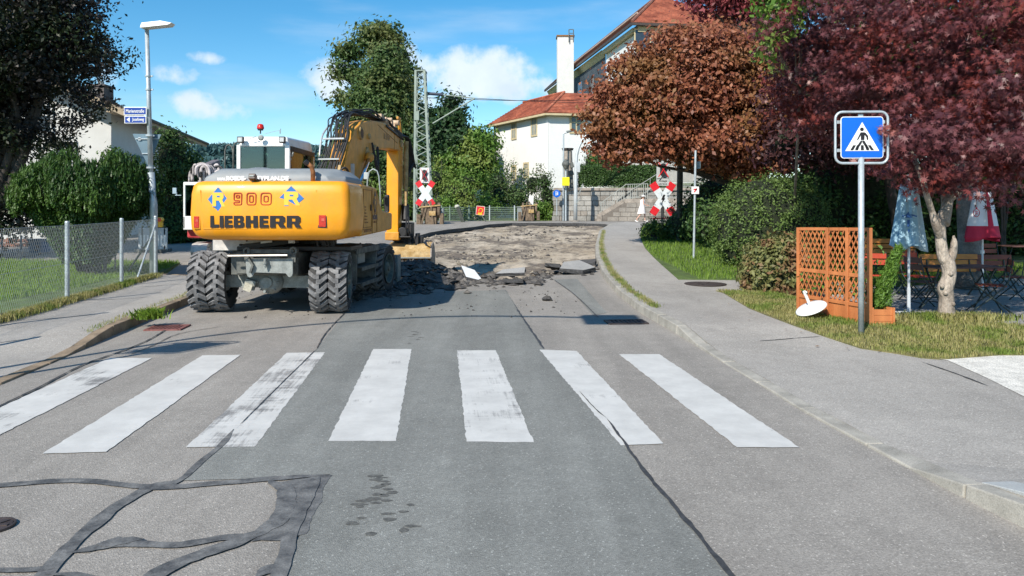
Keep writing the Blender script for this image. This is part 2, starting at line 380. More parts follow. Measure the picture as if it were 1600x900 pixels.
def ribbon(b, pts, wd, fun, off, jit=.15, step=.05):
    """flat line painted or poured on the ground"""
    RIB[0] += 1; off = off+.0004*(RIB[0] % 9)
    P = [Vector((p[0], p[1])) for p in pts]; P = [Vector((q.x, q.y)) for q in spline([(p.x, p.y, 0) for p in P], 4)]; q = []
    for i in range(len(P)-1):
        n = max(1, int((P[i+1]-P[i]).length/step)); q += [P[i].lerp(P[i+1], k/n) for k in range(n)]
    q.append(P[-1]); vs = []
    for i, c in enumerate(q):
        t = (q[min(i+1, len(q)-1)]-q[max(i-1, 0)]).normalized(); n = Vector((-t.y, t.x)); ww = wd(i/len(q)) if callable(wd) else wd
        e_ = min(1, (i+.3)/3, (len(q)-i-.7)/3)
        for s_ in (-1, 1):
            w_ = 1+jit*1.6*mn.noise(Vector((c.x*5, c.y*5, s_*9+RIB[0])))+jit*1.4*mn.noise(Vector((c.x*21, c.y*21, s_*5+RIB[0]))); k = c+n*(s_*ww/2*w_*e_+.15*ww*mn.noise(Vector((c.x*7, c.y*7, 2)))); vs.append((k.x, k.y, fun(k.x, k.y)+off))
    b.add(vs, [(2*i, 2*i+1, 2*i+3, 2*i+2) for i in range(len(q)-1)])
# ---------------------------------------------------------------- foliage
T_LEAF = (np.array([(0, -.5, 0), (.24, -.05, .05), (0, .5, 0), (-.24, -.05, .05)]), [(0, 1, 2, 3)])
T_NEEDLE = (np.array([(-.07, -.5, 0), (.07, -.5, 0), (0, .5, .04)]), [(0, 1, 2)])
def star():
    v = []; 
    for k, (a, l) in enumerate(((-150, .32), (-118, .12), (-100, .5), (-62, .13), (-50, .0), (0, 0),)): pass
    pts = []
    for a, l in ((-125, .34), (-80, .46), (-38, .54), (0, .6), (38, .54), (80, .46), (125, .34)):
        th = R(90+a); pts.append((l*math.cos(th), l*math.sin(th), -.06 if abs(a) > 60 else -.03))
        if a < 125:
            nx = a+21; th = R(90+nx); pts.append((.15*math.cos(th), .15*math.sin(th), .03))
    pts.append((0, -.10, 0))
    return (np.array(pts), [tuple(range(len(pts)))])
T_STAR = star()
def leafmesh(name, P, size, tmpl, mat, parent=None, bias=None, bias_w=.6, szvar=.35, along=None, along_w=0, kind='stuff', droop=0, **tg):
    tv, tf = tmpl; n = len(P); P = np.asarray(P, float)
    nr = rng.normal(size=(n, 3))
    if bias is not None: nr = nr*(1-bias_w)+np.asarray(bias)*bias_w*1.7
    nr /= np.linalg.norm(nr, axis=1)[:, None]+1e-9
    t = rng.normal(size=(n, 3))
    if along is not None: t = t*(1-along_w)+np.asarray(along)*along_w*2
    t[:, 2] -= droop
    t -= nr*(t*nr).sum(1)[:, None]; t /= np.linalg.norm(t, axis=1)[:, None]+1e-9
    u = np.cross(t, nr); s = (size*(1+rng.uniform(-szvar, szvar, n)))[:, None, None]
    V = P[:, None, :]+s*(u[:, None, :]*tv[None, :, 0, None]+t[:, None, :]*tv[None, :, 1, None]+nr[:, None, :]*tv[None, :, 2, None])
    k = len(tv); V = V.reshape(-1, 3)
    if parent is not None:
        Mi = np.array(wm(parent).inverted()); V = V @ Mi[:3, :3].T+Mi[:3, 3]
    me = bpy.data.meshes.new(name); me.vertices.add(len(V)); me.vertices.foreach_set('co', V.astype(np.float32).ravel())
    idx = np.concatenate([np.array(f) for f in tf]); tot = np.array([len(f) for f in tf])
    L_ = (idx[None, :]+(np.arange(n)*k)[:, None]).ravel(); me.loops.add(len(L_)); me.loops.foreach_set('vertex_index', L_.astype(np.int32))
    tots = np.tile(tot, n); st = np.concatenate([[0], np.cumsum(tots)[:-1]])
    me.polygons.add(len(tots)); me.polygons.foreach_set('loop_start', st.astype(np.int32)); me.polygons.foreach_set('loop_total', tots.astype(np.int32))
    me.update(calc_edges=True); me.materials.append(mat)
    o = bpy.data.objects.new(name, me); C.objects.link(o)
    if parent is not None: o.parent = parent
    if kind: o['kind'] = kind
    tag(o, **tg); return o
def clumps(ell, nc, per, spread, surf=.75, flat=.6, lump=0.):
    """leaf places: clumps scattered in ellipsoids (centre, radii), thicker towards their skin; returns places and outward directions"""
    vol = np.array([e[1][0]*e[1][1]*e[1][2] for e in ell])**.67; vol /= vol.sum(); P = []; O = []
    for e, v in zip(ell, vol):
        m = max(1, int(nc*v)); d = rng.normal(size=(m, 3)); d /= np.linalg.norm(d, axis=1)[:, None]
        r = surf+(1-surf)*rng.random(m)**.5*1.0; r = np.where(rng.random(m) < .25, rng.random(m)*surf, r)*(1+rng.normal(size=m)*lump)
        c = np.array(e[0])+d*r[:, None]*np.array(e[1])
        q = rng.normal(size=(m, per, 3))*spread*(.6+.8*rng.random((m, 1, 1))); q[:, :, 2] *= flat
        P.append((c[:, None, :]+q).reshape(-1, 3)); O.append(np.repeat(d, per, 0)*.6+q.reshape(-1, 3)/spread*.35+np.array((0, 0, .35)))
    return np.concatenate(P), np.concatenate(O)
def limbs(b, base, tips, r0, n=5, seed=1, wob=.08):
    rr = random.Random(seed)
    for tp, rt in tips:
        base_, tp = Vector(base), Vector(tp); pts = []
        for i in range(n+1):
            t = i/n; q = base_.lerp(tp, t); q += Vector((rr.uniform(-wob, wob), rr.uniform(-wob, wob), rr.uniform(-wob, wob)*.5))*math.sin(math.pi*t)*(tp-base_).length*.5
            pts.append(q)
        b.tube(pts, [r0*(1-i/n)+rt*i/n for i in range(n+1)], 8)
m_bark = M('bark', (.20, .16, .13), .9, var=.35, scale=5, fine=.3, bscale=40, bump=.8, bdist=.02)
m_barkdark = M('dark_bark', (.06, .05, .045), .9, var=.3, scale=6, bump=.6, bdist=.02)
# ================================================================ GROUND
def far_h(x, y):
    return H(x, y)-.55 if y < 52 else .35
b = MB()
ys = [-60, -8, 0, 14, 20, 30, 45, 52, 80, 160, 400, 1500, 4000]; xs = [-3000, -600, -120, -45, -10, 10, 45, 120, 600, 3000]
vs = [(x, y, far_h(x, y)) for y in ys for x in xs]; nx = len(xs)
b.add(vs, [(j*nx+i, j*nx+i+1, (j+1)*nx+i+1, (j+1)*nx+i) for j in range(len(ys)-1) for i in range(nx-1)])
b.build('ground', M('far_meadow', (.07, .10, .035), .95, var=.3, scale=.2, fine=.2, bscale=3), kind='structure')

pit = PX([(560, 436), (600, 447), (640, 451), (700, 448), (742, 441), (790, 438), (835, 436), (862, 430), (905, 429), (929, 427), (931, 410), (930, 396), (930, 385), (933, 374), (938, 362), (955, 353), (945, 350), (905, 348.6), (850, 348.2), (800, 348.4), (765, 350.5), (740, 354.5), (700, 358.5), (672, 363), (655, 368), (620, 378), (580, 388), (560, 400)])
m_pitedge = M('broken_asphalt_edge', (.05, .05, .052), .9, var=.4, scale=12, fine=.3, bscale=60, bump=.8, bdist=.02)
road = sheet('road', [(-45, -10), (45, -10), (45, 50.5), (-45, 50.5)], lambda x, y: H(x, y)-.0, [m_asph, m_pitedge], holes=[pit], skirt=.17, step=3)
strip = sheet('road_strip', PX([(570, 461), (625, 456), (700, 456), (790, 453), (812, 490), (850, 546), (905, 615), (975, 690), (1060, 800), (1140, 900), (1230, 1010), (420, 1010), (440, 900), (480, 812), (515, 742), (420, 748), (280, 752), (360, 680), (430, 610), (495, 545), (535, 495)]), H, m_asph2, off=.004)
sheet('road_patch', PX([(866, 437), (902, 436), (948, 489), (926, 493), (900, 462)]), H, m_asph2, off=.004)
# far edge of the sidewalk and road beyond the crossing
# pit floor: displaced rough ground
px0, px1 = min(p[0] for p in pit)-1, max(p[0] for p in pit)+1; py0, py1 = min(p[1] for p in pit)-.8, max(p[1] for p in pit)+1
from mathutils import noise as mn
def pz(x, y):
    e = mn.fractal(Vector((x*.9, y*.35, 3)), 1, 2, 5)*.08+abs(mn.noise(Vector((x*2.3, y*.9, 7))))*.05+mn.noise(Vector((x*9, y*6, 1)))*.012
    return H(x, y)-.21+e
b = MB(); nx, ny = 110, 330
for j in range(ny+1):
    y = py0+(py1-py0)*(j/ny)**1.35
    for i in range(nx+1):
        x = px0+(px1-px0)*i/nx; b.v.append((x, y, pz(x, y)))
for j in range(ny):
    for i in range(nx):
        a = j*(nx+1)+i; b.f.append((a, a+1, a+nx+2, a+nx+1)); b.m.append(0)
m, nt, p, o = newmat('excavated_gravel'); v = pos(nt)
c1 = mixc(nt, ramp(nt, noise(nt, v, .8, 6, .65, (1, .45, 1)), .40, .62), (.34, .275, .20), (.56, .48, .38))
c2 = mixc(nt, ramp(nt, noise(nt, v, 1.3, 8, .72, (.45, .30, 1)), .49, .57), c1, (.125, .10, .082))
c3 = mixc(nt, ramp(nt, noise(nt, v, 5, 6, .78, (.5, .7, 1)), .55, .62), c2, (.075, .066, .06))
c4 = mixc(nt, ramp(nt, noise(nt, v, 40, 3, .75), .3, .7), c3, (.42, .37, .30)); c5 = mixc(nt, .35, c3, c4)
nt.links.new(c5, p.inputs['Base Color']); p.inputs['Roughness'].default_value = .95; p.inputs['Specular IOR Level'].default_value = .2
bumpy(nt, p, noise(nt, v, 22, 6, .75), .9, .05)
b.build('excavated_ground', m, kind='structure')

# stones and rubble in the pit
def rockmesh(name, seed, mat, flat=.6, jit=.3):
    b = MB(); b.blob((0, 0, 0), (.5, .42, .5*flat), 6, jit, seed); return b.mesh(name, mat)
m_rub = M('rubble_dark', (.07, .065, .062), .9, var=.4, scale=4, fine=.35, bscale=30, bump=.6, bdist=.02)
m_rubl = M('rubble_pale', (.32, .28, .22), .9, var=.35, scale=4, fine=.3, bscale=30, bump=.6, bdist=.02)
b = MB(); b.i = 0
def rocks(b, n, gen, smin, smax, power=2.5, zf=pz, flat=.6):
    for k in range(n):
        x, y = gen(); s_ = smin+(smax-smin)*random.random()**power; b.i = 0 if random.random() < .6 else 1
        z = zf(x, y); rad = (s_*random.uniform(.7, 1.2), s_*random.uniform(.7, 1.2), s_*flat*random.uniform(.6, 1.1)); b.blob((x, y, z+rad[2]*.3), rad, 5, .35, k+random.randint(0, 9999))
def inpit():
    while True:
        x, y = random.uniform(px0, px1), py0+(py1-py0)*random.random()**1.3
        if inpoly(x, y, pit) and mn.noise(Vector((x*.55, y*.22, 5))) > .12*random.random(): return x, y
rocks(b, 2600, inpit, .008, .10, 5.)
b.build('rubble', [m_rub, m_rubl], kind='stuff', label='small stones and asphalt crumbs strewn over the dug-up ground')
# crumbs along the broken near edge, heap in front of the wheels
b = MB()
edge = [(560, 462), (620, 456), (660, 446), (700, 444), (735, 438), (790, 438), (828, 440), (860, 424), (925, 421)]
EP = [gp(*e) for e in edge]
def nearedge():
    i = random.randrange(len(EP)-1); q = EP[i].lerp(EP[i+1], random.random()); return q.x+random.gauss(0, .15), q.y+random.gauss(0, .45)
rocks(b, 1500, nearedge, .015, .16, 2.2, lambda x, y: (H(x, y) if not inpoly(x, y, pit) else pz(x, y)+.05), .5)
hp = at(640, 425, 16.6)
def heap(): return hp.x+random.gauss(0, .75), 16.9+random.gauss(0, .7)
def heapz(x, y): return max(H(x, y)-.05, .42*math.exp(-((x-hp.x-.1)**2/.8+(y-17.0)**2/.9)))+.03
rocks(b, 1100, heap, .03, .17, 2., heapz, .55)
b.build('broken_asphalt_heap', [m_rub, M('rubble_mid', (.13, .12, .11), .9, var=.3, scale=5, bump=.5, bdist=.02)], kind='stuff', label='heap of dark broken asphalt under the excavator bucket')
b = MB()
def scat(): q = gp(random.uniform(330, 900), 455+45*random.random()**1.6); return q.x, q.y
rocks(b, 260, scat, .006, .028, 2.5, lambda x, y: H(x, y)+.004, .7)
b.build('asphalt_crumbs', [m_rub, m_rub], kind='stuff', label='dark crumbs scattered on the road behind the excavator')
# broken slabs
m_slabtop = asphalt('slab_top', .34, (1.02, 1, .96), streak=.05)
def slab(name, pxs, z0, th, tilt, label, topmat=None, lift=.0, cat='asphalt slab'):
    P = [gp(a, b_) for a, b_ in pxs]; c = sum(P, Vector())/len(P); P = [Vector((q.x, c.y+(q.y-c.y)*.62, q.z)) for q in P]; c = sum(P, Vector())/len(P); t = thing(name, label, cat, (c.x, c.y, c.z), group='broken slabs of road surface')
    n = len(P); b = MB(); T = Matrix.Translation(c+Vector((0, 0, z0))) @ Matrix.Rotation(tilt[0], 4, 'X') @ Matrix.Rotation(tilt[1], 4, 'Y')
    Q = []
    for k in range(n):
        a, d_ = P[k]-c, P[(k+1) % n]-c
        for j in range(4):
            q = a.lerp(d_, j/4); jj = random.uniform(-.02, .02) if j else 0; Q.append((q.x*(1+jj), q.y*(1+jj)))
    n = len(Q); top = [T @ Vector((x, y, 0)) for x, y in Q]; bot = [T @ Vector((x*1.03+random.uniform(-.02, .02), y*1.03+random.uniform(-.02, .02), -th*random.uniform(.8, 1.15))) for x, y in Q]
    mid = [(a+b_)/2+Vector((random.uniform(-.02, .02), random.uniform(-.02, .02), 0)) for a, b_ in zip(top, bot)]
    b.add(top+mid+bot, [tuple(range(n))]); b.m[-1] = 0; b.i = 1; o_ = len(b.v)-3*n
    for r_ in (0, 1):
        for k in range(n): b.f.append((o_+r_*n+k, o_+(r_+1)*n+k, o_+(r_+1)*n+(k+1) % n, o_+r_*n+(k+1) % n)); b.m.append(1)
    b.f.append(tuple(o_+2*n+k for k in range(n))[::-1]); b.m.append(1)
    b.build('slab', [topmat or m_slabtop, m_pitedge], t); return t
slab('asphalt_slab', [(727, 441), (754, 443), (742, 431), (722, 428)], .13, .07, (R(9), R(9)), 'white painted asphalt slab tipped up at the broken road edge', m_white)
slab('asphalt_slab', [(774, 436), (820, 437), (820, 427), (786, 429)], .14, .07, (R(5), R(-3)), 'flat pale grey asphalt slab lying beside the white painted one')
slab('asphalt_slab', [(786, 447), (818, 447), (819, 439), (795, 441)], .10, .09, (R(-6), R(2)), 'thick dark asphalt lump nearest the camera in the row of debris', m_rub)
slab('asphalt_slab', [(876, 431), (914, 432), (931, 426), (903, 416), (880, 420)], .16, .10, (R(6), R(3)), 'large mottled asphalt slab lying by the right kerb')
slab('asphalt_slab', [(852, 424), (876, 428), (878, 420), (862, 417)], .13, .09, (R(-9), R(8)), 'tilted small asphalt slab left of the large mottled slab')
slab('asphalt_slab', [(893, 417), (931, 419), (931, 413), (905, 412)], .12, .08, (R(5), R(-6)), 'narrow asphalt slab behind the large mottled slab', m_rub)
slab('asphalt_slab', [(660, 446), (695, 449), (712, 442), (680, 438)], .12, .08, (R(10), R(12)), 'dark slab leaning on the heap beside the front wheel', m_rub)
slab('asphalt_slab', [(578, 458), (650, 455), (648, 450), (590, 452)], .06, .05, (R(2), R(2)), 'dark asphalt slab lying behind the front wheel', m_rub)
b = MB(); q = gp(853, 470); b.blob((q.x, q.y, .04), (.09, .07, .055), 8, .35, 4); b.blob((q.x+.09, q.y-.02, .02), (.04, .04, .03), 6, .3, 5)
b.build('asphalt_lump', m_rub, label='single dark asphalt lump lying alone on the road', cat='asphalt lump')

# ---- painted crossing
stripes = [([(172, 560), (238, 560), (-45, 703), (-150, 705)], .60, 'leftmost zebra stripe with a dark worn streak'),
    ([(316, 556), (376, 555), (166, 707), (66, 710)], .12, 'second zebra stripe from the left, solid white'),
    ([(448, 552), (508, 551), (398, 699), (290, 700)], .80, 'third zebra stripe from the left, badly worn and streaked'),
    ([(583, 546), (643, 546), (619, 690), (513, 690)], .18, 'middle zebra stripe, solid white'),
    ([(714, 548), (775, 548), (834, 692), (729, 691)], .50, 'fifth zebra stripe from the left with scraped left side'),
    ([(843, 547), (901, 549), (1037, 694), (970, 697)], .15, 'sixth zebra stripe with a crack through its near end'),
    ([(967, 554), (1030, 554), (1249, 700), (1152, 700)], .10, 'rightmost zebra stripe with a chipped right edge')]
for i, (pp, wr, lb) in enumerate(stripes):
    P = PX(pp); Q = []
    for k in range(4):
        a, c = Vector(P[k]), Vector(P[(k+1) % 4]); n = max(2, int((c-a).length/.06))
        for j in range(n):
            q = a.lerp(c, j/n); jj = random.uniform(-.006, .006) if j else 0; Q.append((q.x+jj, q.y+jj))
    b = MB(); b.add([(x, y, .0055) for x, y in Q], [tuple(range(len(Q)))]); b.build('zebra_stripe', paintmat('stripe_paint_%d' % i, wr, i+1), kind='structure')
# ---- tar seams
b = MB()
def rib(pts, wd, off=.0070, jit=.2): ribbon(b, [gp(*q) for q in pts], wd, H, off, jit)
rib([(-120, 775), (0, 760), (120, 752), (240, 763), (330, 757), (420, 750), (515, 743)], .075)
rib([(365, 672), (345, 697), (315, 722), (280, 752), (235, 762), (185, 792), (130, 835), (88, 880), (50, 930), (0, 1000)], lambda t: .045 if t < .35 else .085)
rib([(112, 866), (150, 858), (200, 852), (280, 853), (340, 843), (395, 838), (445, 812)], .07)
rib([(150, 853), (180, 848), (225, 846)], .10, .0085, .6)
rib([(-60, 893), (0, 893), (60, 892), (85, 890)], .045)
rib([(215, 925), (250, 896), (300, 872), (350, 856), (400, 842)], .10)
rib([(70, 900), (130, 902), (175, 915)], .04)
rib([(500, 748), (468, 800), (447, 870), (425, 930), (405, 1000)], .075)
rib([(420, 752), (445, 766), (448, 790), (430, 815), (395, 838)], .11, .0085)
rib([(400, 905), (425, 892), (450, 888)], .09, .0085, .5)
b.build('tar_seam', m_seal, kind='structure')
b = MB(); pp = [(425, 755), (512, 744), (497, 790), (478, 835), (440, 845), (390, 848), (400, 836), (425, 815), (440, 795), (443, 772)]
sheet('tar_patch', rough(PX(pp), .022, .04), H, m_seal, off=.0062)
b = MB()
rib([(790, 454), (812, 490), (850, 546)], .028, .0075, .5)
rib([(948, 655), (975, 692), (998, 725), (1030, 765), (1075, 818), (1140, 898), (1215, 985)], lambda t: .014+.014*min(1, t*2), .0075, .5)
rib([(905, 612), (930, 640), (948, 655)], .010, .0075, .6)
rib([(866, 438), (900, 463), (935, 497)], .02, .0075, .5)
rib([(540, 488), (510, 520), (495, 546)], .014, .0075, .6)
rib([(495, 546), (430, 610), (375, 665)], .010, .0075, .6)
rib([(-120, 702), (-60, 668), (0, 636), (60, 607), (130, 571), (200, 546), (240, 528), (260, 515)], .026, .0075, .5)
rib([(200, 556), (240, 540), (280, 522), (350, 510)], .014, .0075, .5)
for pp in ([(28, 501), (90, 497), (155, 491)], [(108, 470), (175, 468), (240, 464)], [(-10, 537), (41, 530)], [(213, 449), (258, 446), (300, 443)], [(1112, 538), (1160, 536), (1215, 531), (1282, 526)], [(1440, 566), (1490, 583), (1545, 604)]): ribbon(b, [gp(*q, S) for q in pp], .02, S, .003, .6)
b.build('road_crack', m_crackfill, kind='structure')
b = MB()
for k in range(34):
    t = k/45; y = 842-150*t**.75 if k < 26 else random.uniform(505, 545); x = 592+10*t+random.gauss(0, 12*(1-t)+3)+(48 if k >= 26 else 0)
    if k < 12: x = random.choice((555, 570, 590, 612, 632))+random.uniform(-14, 14); y = random.uniform(775, 838)
    q = gp(x, y); a = random.uniform(0, 3); rx, ry = random.uniform(.02, .055), random.uniform(.012, .03); n = 11
    b.add([(q.x+rx*math.cos(2*math.pi*i/n)*random.uniform(.7, 1.2), q.y+ry*math.sin(2*math.pi*i/n)*random.uniform(.7, 1.2)+.01*math.cos(a), .0058) for i in range(n)], [tuple(range(n))])
b.build('tar_stains', M('tar_stain', (.10, .098, .088), .7, var=.3, scale=30, fine=.3, bscale=90), kind='stuff', label='trail of dark tar blots down the middle of the road')

# ---- sidewalks, lawns, gravel
lk = [(-330, 700), (-150, 655), (0, 603), (60, 578), (120, 552), (165, 530), (215, 508), (265, 488), (308, 470)]   # left kerb, road side
LK = [Vector(q) for q in PX(lk)]; d0 = (LK[-1]-LK[-2]).normalized()
LK += [LK[-1]+Vector((-.10, .9)), LK[-1]+Vector((-.35, 1.8)), LK[-1]+Vector((-.85, 2.7)), LK[-1]+Vector((-1.7, 3.5)), LK[-1]+Vector((-3, 4.0))]
lawnedge = [(-420, 640), (-150, 548), (0, 503), (60, 487), (105, 473), (150, 460), (190, 448), (243, 433)]
LE = [Vector(q) for q in PX(lawnedge, S)]
def inset(P, d):
    o = []
    for i in range(len(P)):
        t = (P[min(i+1, len(P)-1)]-P[max(i-1, 0)]).normalized(); o.append(P[i]+Vector((-t.y, t.x))*d)
    return o
LKi = inset(LK, .15)
sheet('sidewalk', [tuple(p) for p in LKi]+[(LE[-1].x-2.5, 20.2), tuple(LE[-1])]+[tuple(p) for p in LE[::-1][1:]], S, m_walk, skirt=.2, step=1)
LL = [tuple(p) for p in LE]+[(LE[-1].x-1.2, 20.3), (-17, 21.0), (-40, 21.5), (-40, 4)]
sheet('lawn', LL, S, m_lawn, off=.015, skirt=.2, step=2)
rk = [(1760, 905), (1605, 832), (1480, 766), (1400, 724), (1250, 642), (1170, 592), (1110, 556), (1052, 519), (1005, 493), (965, 461), (942, 434), (931, 408), (930, 386), (936, 364), (952, 353.5), (975, 349)]
RK = [Vector(q) for q in PX(rk)]; RKi = inset(RK, -.15)
border = [(1003, 357), (1000, 366), (1001, 374), (1008, 388), (1022, 403), (1035, 415), (1060, 437)]
RB = PX(border, S); branch = PX([(1170, 438), (1400, 441)], S); branch2 = PX([(1400, 452), (1150, 453)], S)
strip1 = PX([(1130, 458), (1170, 482), (1200, 494), (1240, 509), (1290, 527), (1345, 545), (1400, 553), (1440, 560), (1480, 563)], S)
grav = PX([(1540, 590), (1600, 620), (1720, 690), (2300, 1000)], S)
sheet('sidewalk', [tuple(p) for p in RKi]+[tuple(p) for p in [gp(1003, 349.5, S)[:2]]]+RB+branch+branch2+strip1+grav+[(30, -4), (RKi[0].x, -4)], S, m_walk, skirt=.2, step=1)
sheet('patio', [strip1[0], *strip1[1:], *grav, (30, 0), (45, 20), (45, 34), (10, 34), branch2[0]], S, m_patio, off=-.10, step=2)
sheet('gravel_path', [*PX([(1440, 558), (1480, 563), (1540, 590), (1600, 620), (1720, 690), (2300, 1000)], S), (24, 6.5), *PX([(1900, 560), (1700, 554), (1560, 553)], S)], S, m_gravel, off=.004, step=2)
verge = [*PX([(1118, 455), (1130, 458), (1170, 482), (1240, 509), (1290, 527), (1345, 545), (1400, 553), (1440, 560), (1480, 562), (1560, 556), (1700, 556), (1900, 562), (1900, 520), (1700, 515), (1580, 508), (1500, 498), (1440, 499), (1395, 500), (1260, 470), (1200, 456)], S)]
sheet('grass_verge', verge, S, m_dry, off=.010, skirt=.15, step=1)
lawn2 = [*RB[::-1], gp(1010, 351, S)[:2], (20, 45), (26, 22), branch[1], branch[0]][::-1]
lawn2 = RB+[tuple(branch[0]), tuple(branch[1]), (26, 24), (24, 46), tuple(gp(1010, 350, S)[:2])]
sheet('lawn', [tuple(p) for p in lawn2], S, m_lawn, off=.010, skirt=.15, step=2)
def rail_h(x, y): return .95+.0*y
sheet('railway_verge', [(-70, 50.5), (45, 50.5), (60, 140), (-90, 140)], lambda x, y: .97, M('verge_grass', (.10, .13, .035), .95, var=.35, scale=.8, fine=.3, bscale=20, bump=.6, bdist=.05), off=0, skirt=.6)
# ---- kerbs, every stone its own part
def kerb(name, P, Pi, mat, ln, fun_s, label, joint=.012, end=None):
    t = thing(name, label, 'kerb', (P[0].x, P[0].y, 0)); acc = 0
    A = [P[0]]; 
    seglen = [(P[i+1]-P[i]).length for i in range(len(P)-1)]; tot = sum(seglen); n = int(tot/ln)
    def atl(Q, s_):
        s_ = min(s_, tot-1e-4)
        for i, l in enumerate(seglen):
            if s_ <= l: return Q[i].lerp(Q[i+1], s_/l)
            s_ -= l
        return Q[-1]
    for k in range(n):
        s0, s1 = k*ln+joint/2, (k+1)*ln-joint/2; jz = random.uniform(-.005, .006); jx = random.uniform(-.008, .008)
        c = [atl(P, s0), atl(P, s1), atl(Pi, s1), atl(Pi, s0)]; c[0] = c[0]+(c[0]-c[3])*jx; c[1] = c[1]+(c[1]-c[2])*jx
        mids = [(c[0]+c[1])/2, (c[2]+c[3])/2]
        ring = [c[0], mids[0], c[1], c[2], mids[1], c[3]]
        top = [(q.x, q.y, fun_s(q.x, q.y)+.004+jz+random.uniform(-.004, .004)) for q in ring]
        # batter: the road face leans back a little
        for i in (0, 1, 2): q = ring[i].lerp(ring[[5, 4, 3][i]], .10); top[i] = (q.x, q.y, top[i][2])
        bot = [(q.x, q.y, H(q.x, q.y)-.12) for q in ring]
        b = MB(); b.add(top+bot, [(0, 1, 2, 3, 4, 5), (6, 11, 10, 9, 8, 7)]+[(i, (i+1) % 6, 6+(i+1) % 6, 6+i) for i in range(6)])
        b.build('kerb_stone', mat, t, bev=.012, seg=2)
    return t
kerb('kerb', LK, LKi, m_kerbl, .95, S, 'brown weathered kerb along the left sidewalk')
kerb('kerb', RK, RKi, m_kerb, .95, S, 'pale granite kerb curving along the right sidewalk')
# pavers by the lower right kerb
t = thing('paving', 'grey concrete slab paving in the lower right corner', 'paving', (2.5, 3.4, 0)); t['kind'] = 'structure'; del t['category']
a0 = RKi[2].lerp(RKi[1], .12); a1 = RKi[1].lerp(RKi[0], .8); a0 = Vector((a0.x, a0.y, 0)); a1 = Vector((a1.x, a1.y, 0)); u = (a1-a0).xy.normalized(); vv = Vector((u.y*-1, u.x)); 
if vv.x < 0: vv = -vv
m_pav = M('concrete_paver', (.42, .43, .42), .85, var=.10, scale=6, fine=.2, bscale=100, bump=.2)
for i in range(-1, 8):
    for j in range(0, 8):
        o = a0.xy+u*(i*.32+(.16 if j % 2 else 0))+vv*(.015+j*.22); 
        if i < 0: continue
        c = [o, o+u*.31, o+u*.31+vv*.212, o+vv*.212]
        if any(q.y > 4.95 for q in c): continue
        zt = .006+random.uniform(-.0015, .0015); b = MB(); b.add([(q.x, q.y, S(q.x, q.y)+zt) for q in c]+[(q.x, q.y, S(q.x, q.y)-.03) for q in c], [(0, 1, 2, 3), (0, 4, 5, 1), (1, 5, 6, 2), (2, 6, 7, 3), (3, 7, 4, 0)])
        b.build('paver', m_pav, t, bev=.003, seg=1)
# drains and manholes
m_iron = M('cast_iron', (.09, .07, .065), .6, .6, var=.3, scale=12, bump=.4, bscale=90)
def manhole(px, py, r, label, fun, sq=False):
    q = gp(px, py, fun); t = thing('manhole_cover', label, 'manhole cover', q)
    b = MB(Matrix.Translation(q+Vector((0, 0, .014)))); b.lathe([(r*1.0, -.012), (r*1.0, 0), (r*.88, 0), (r*.87, -.008), (r*.85, -.008)], n=28); b.build('rim', m_iron, t)
    b = MB(Matrix.Translation(q+Vector((0, 0, .012)))); b.lathe([(.001, 0), (r*.85, 0), (r*.85, -.01)], n=28)
    for a in range(6): b.box((r*.5*math.cos(a*1.047), r*.5*math.sin(a*1.047), .002), (r*.5, .02, .006), rz=a*1.047)
    b.build('lid', m_iron, t)
manhole(-10, 824, .10, 'small round iron cap in the road at the left edge', H)
manhole(1102, 444, .42, 'round iron manhole cover in the path by the right lawn', S)
def drain(px, py, w_, l_, rz, label, mt):
    q = gp(px, py); t = thing('street_drain', label, 'drain', q, rz)
    b = MB(Matrix.Translation(q) @ Matrix.Rotation(rz, 4, 'Z'))
    for c, d_ in (((0, -l_/2, .01), (w_, .04, .02)), ((0, l_/2, .01), (w_, .04, .02)), ((-w_/2, 0, .01), (.04, l_+.04, .021)), ((w_/2, 0, .01), (.04, l_+.04, .021))): b.box(c, d_)
    b.build('frame', mt, t)
    for k in range(8): b = MB(Matrix.Translation(q) @ Matrix.Rotation(rz, 4, 'Z')); b.box((-w_/2+w_*(k+.7)/8.4, 0, .008), (w_/8*.55, l_-.04, .012)); b.build('grate_bar', mt, t)
    b = MB(Matrix.Translation(q) @ Matrix.Rotation(rz, 4, 'Z')); b.add([(-w_/2, -l_/2, .0045), (w_/2, -l_/2, .0045), (w_/2, l_/2, .0045), (-w_/2, l_/2, .0045)], [(0, 1, 2, 3)]); b.build('sump', m_black, t)
drain(262, 513, .45, .40, R(6), 'rusty red street drain beside the left kerb', M('rusty_iron', (.22, .09, .08), .7, .3, var=.3, scale=20))
drain(978, 504, .55, .34, R(5), 'dark street drain in the shade beside the right kerb', m_iron)

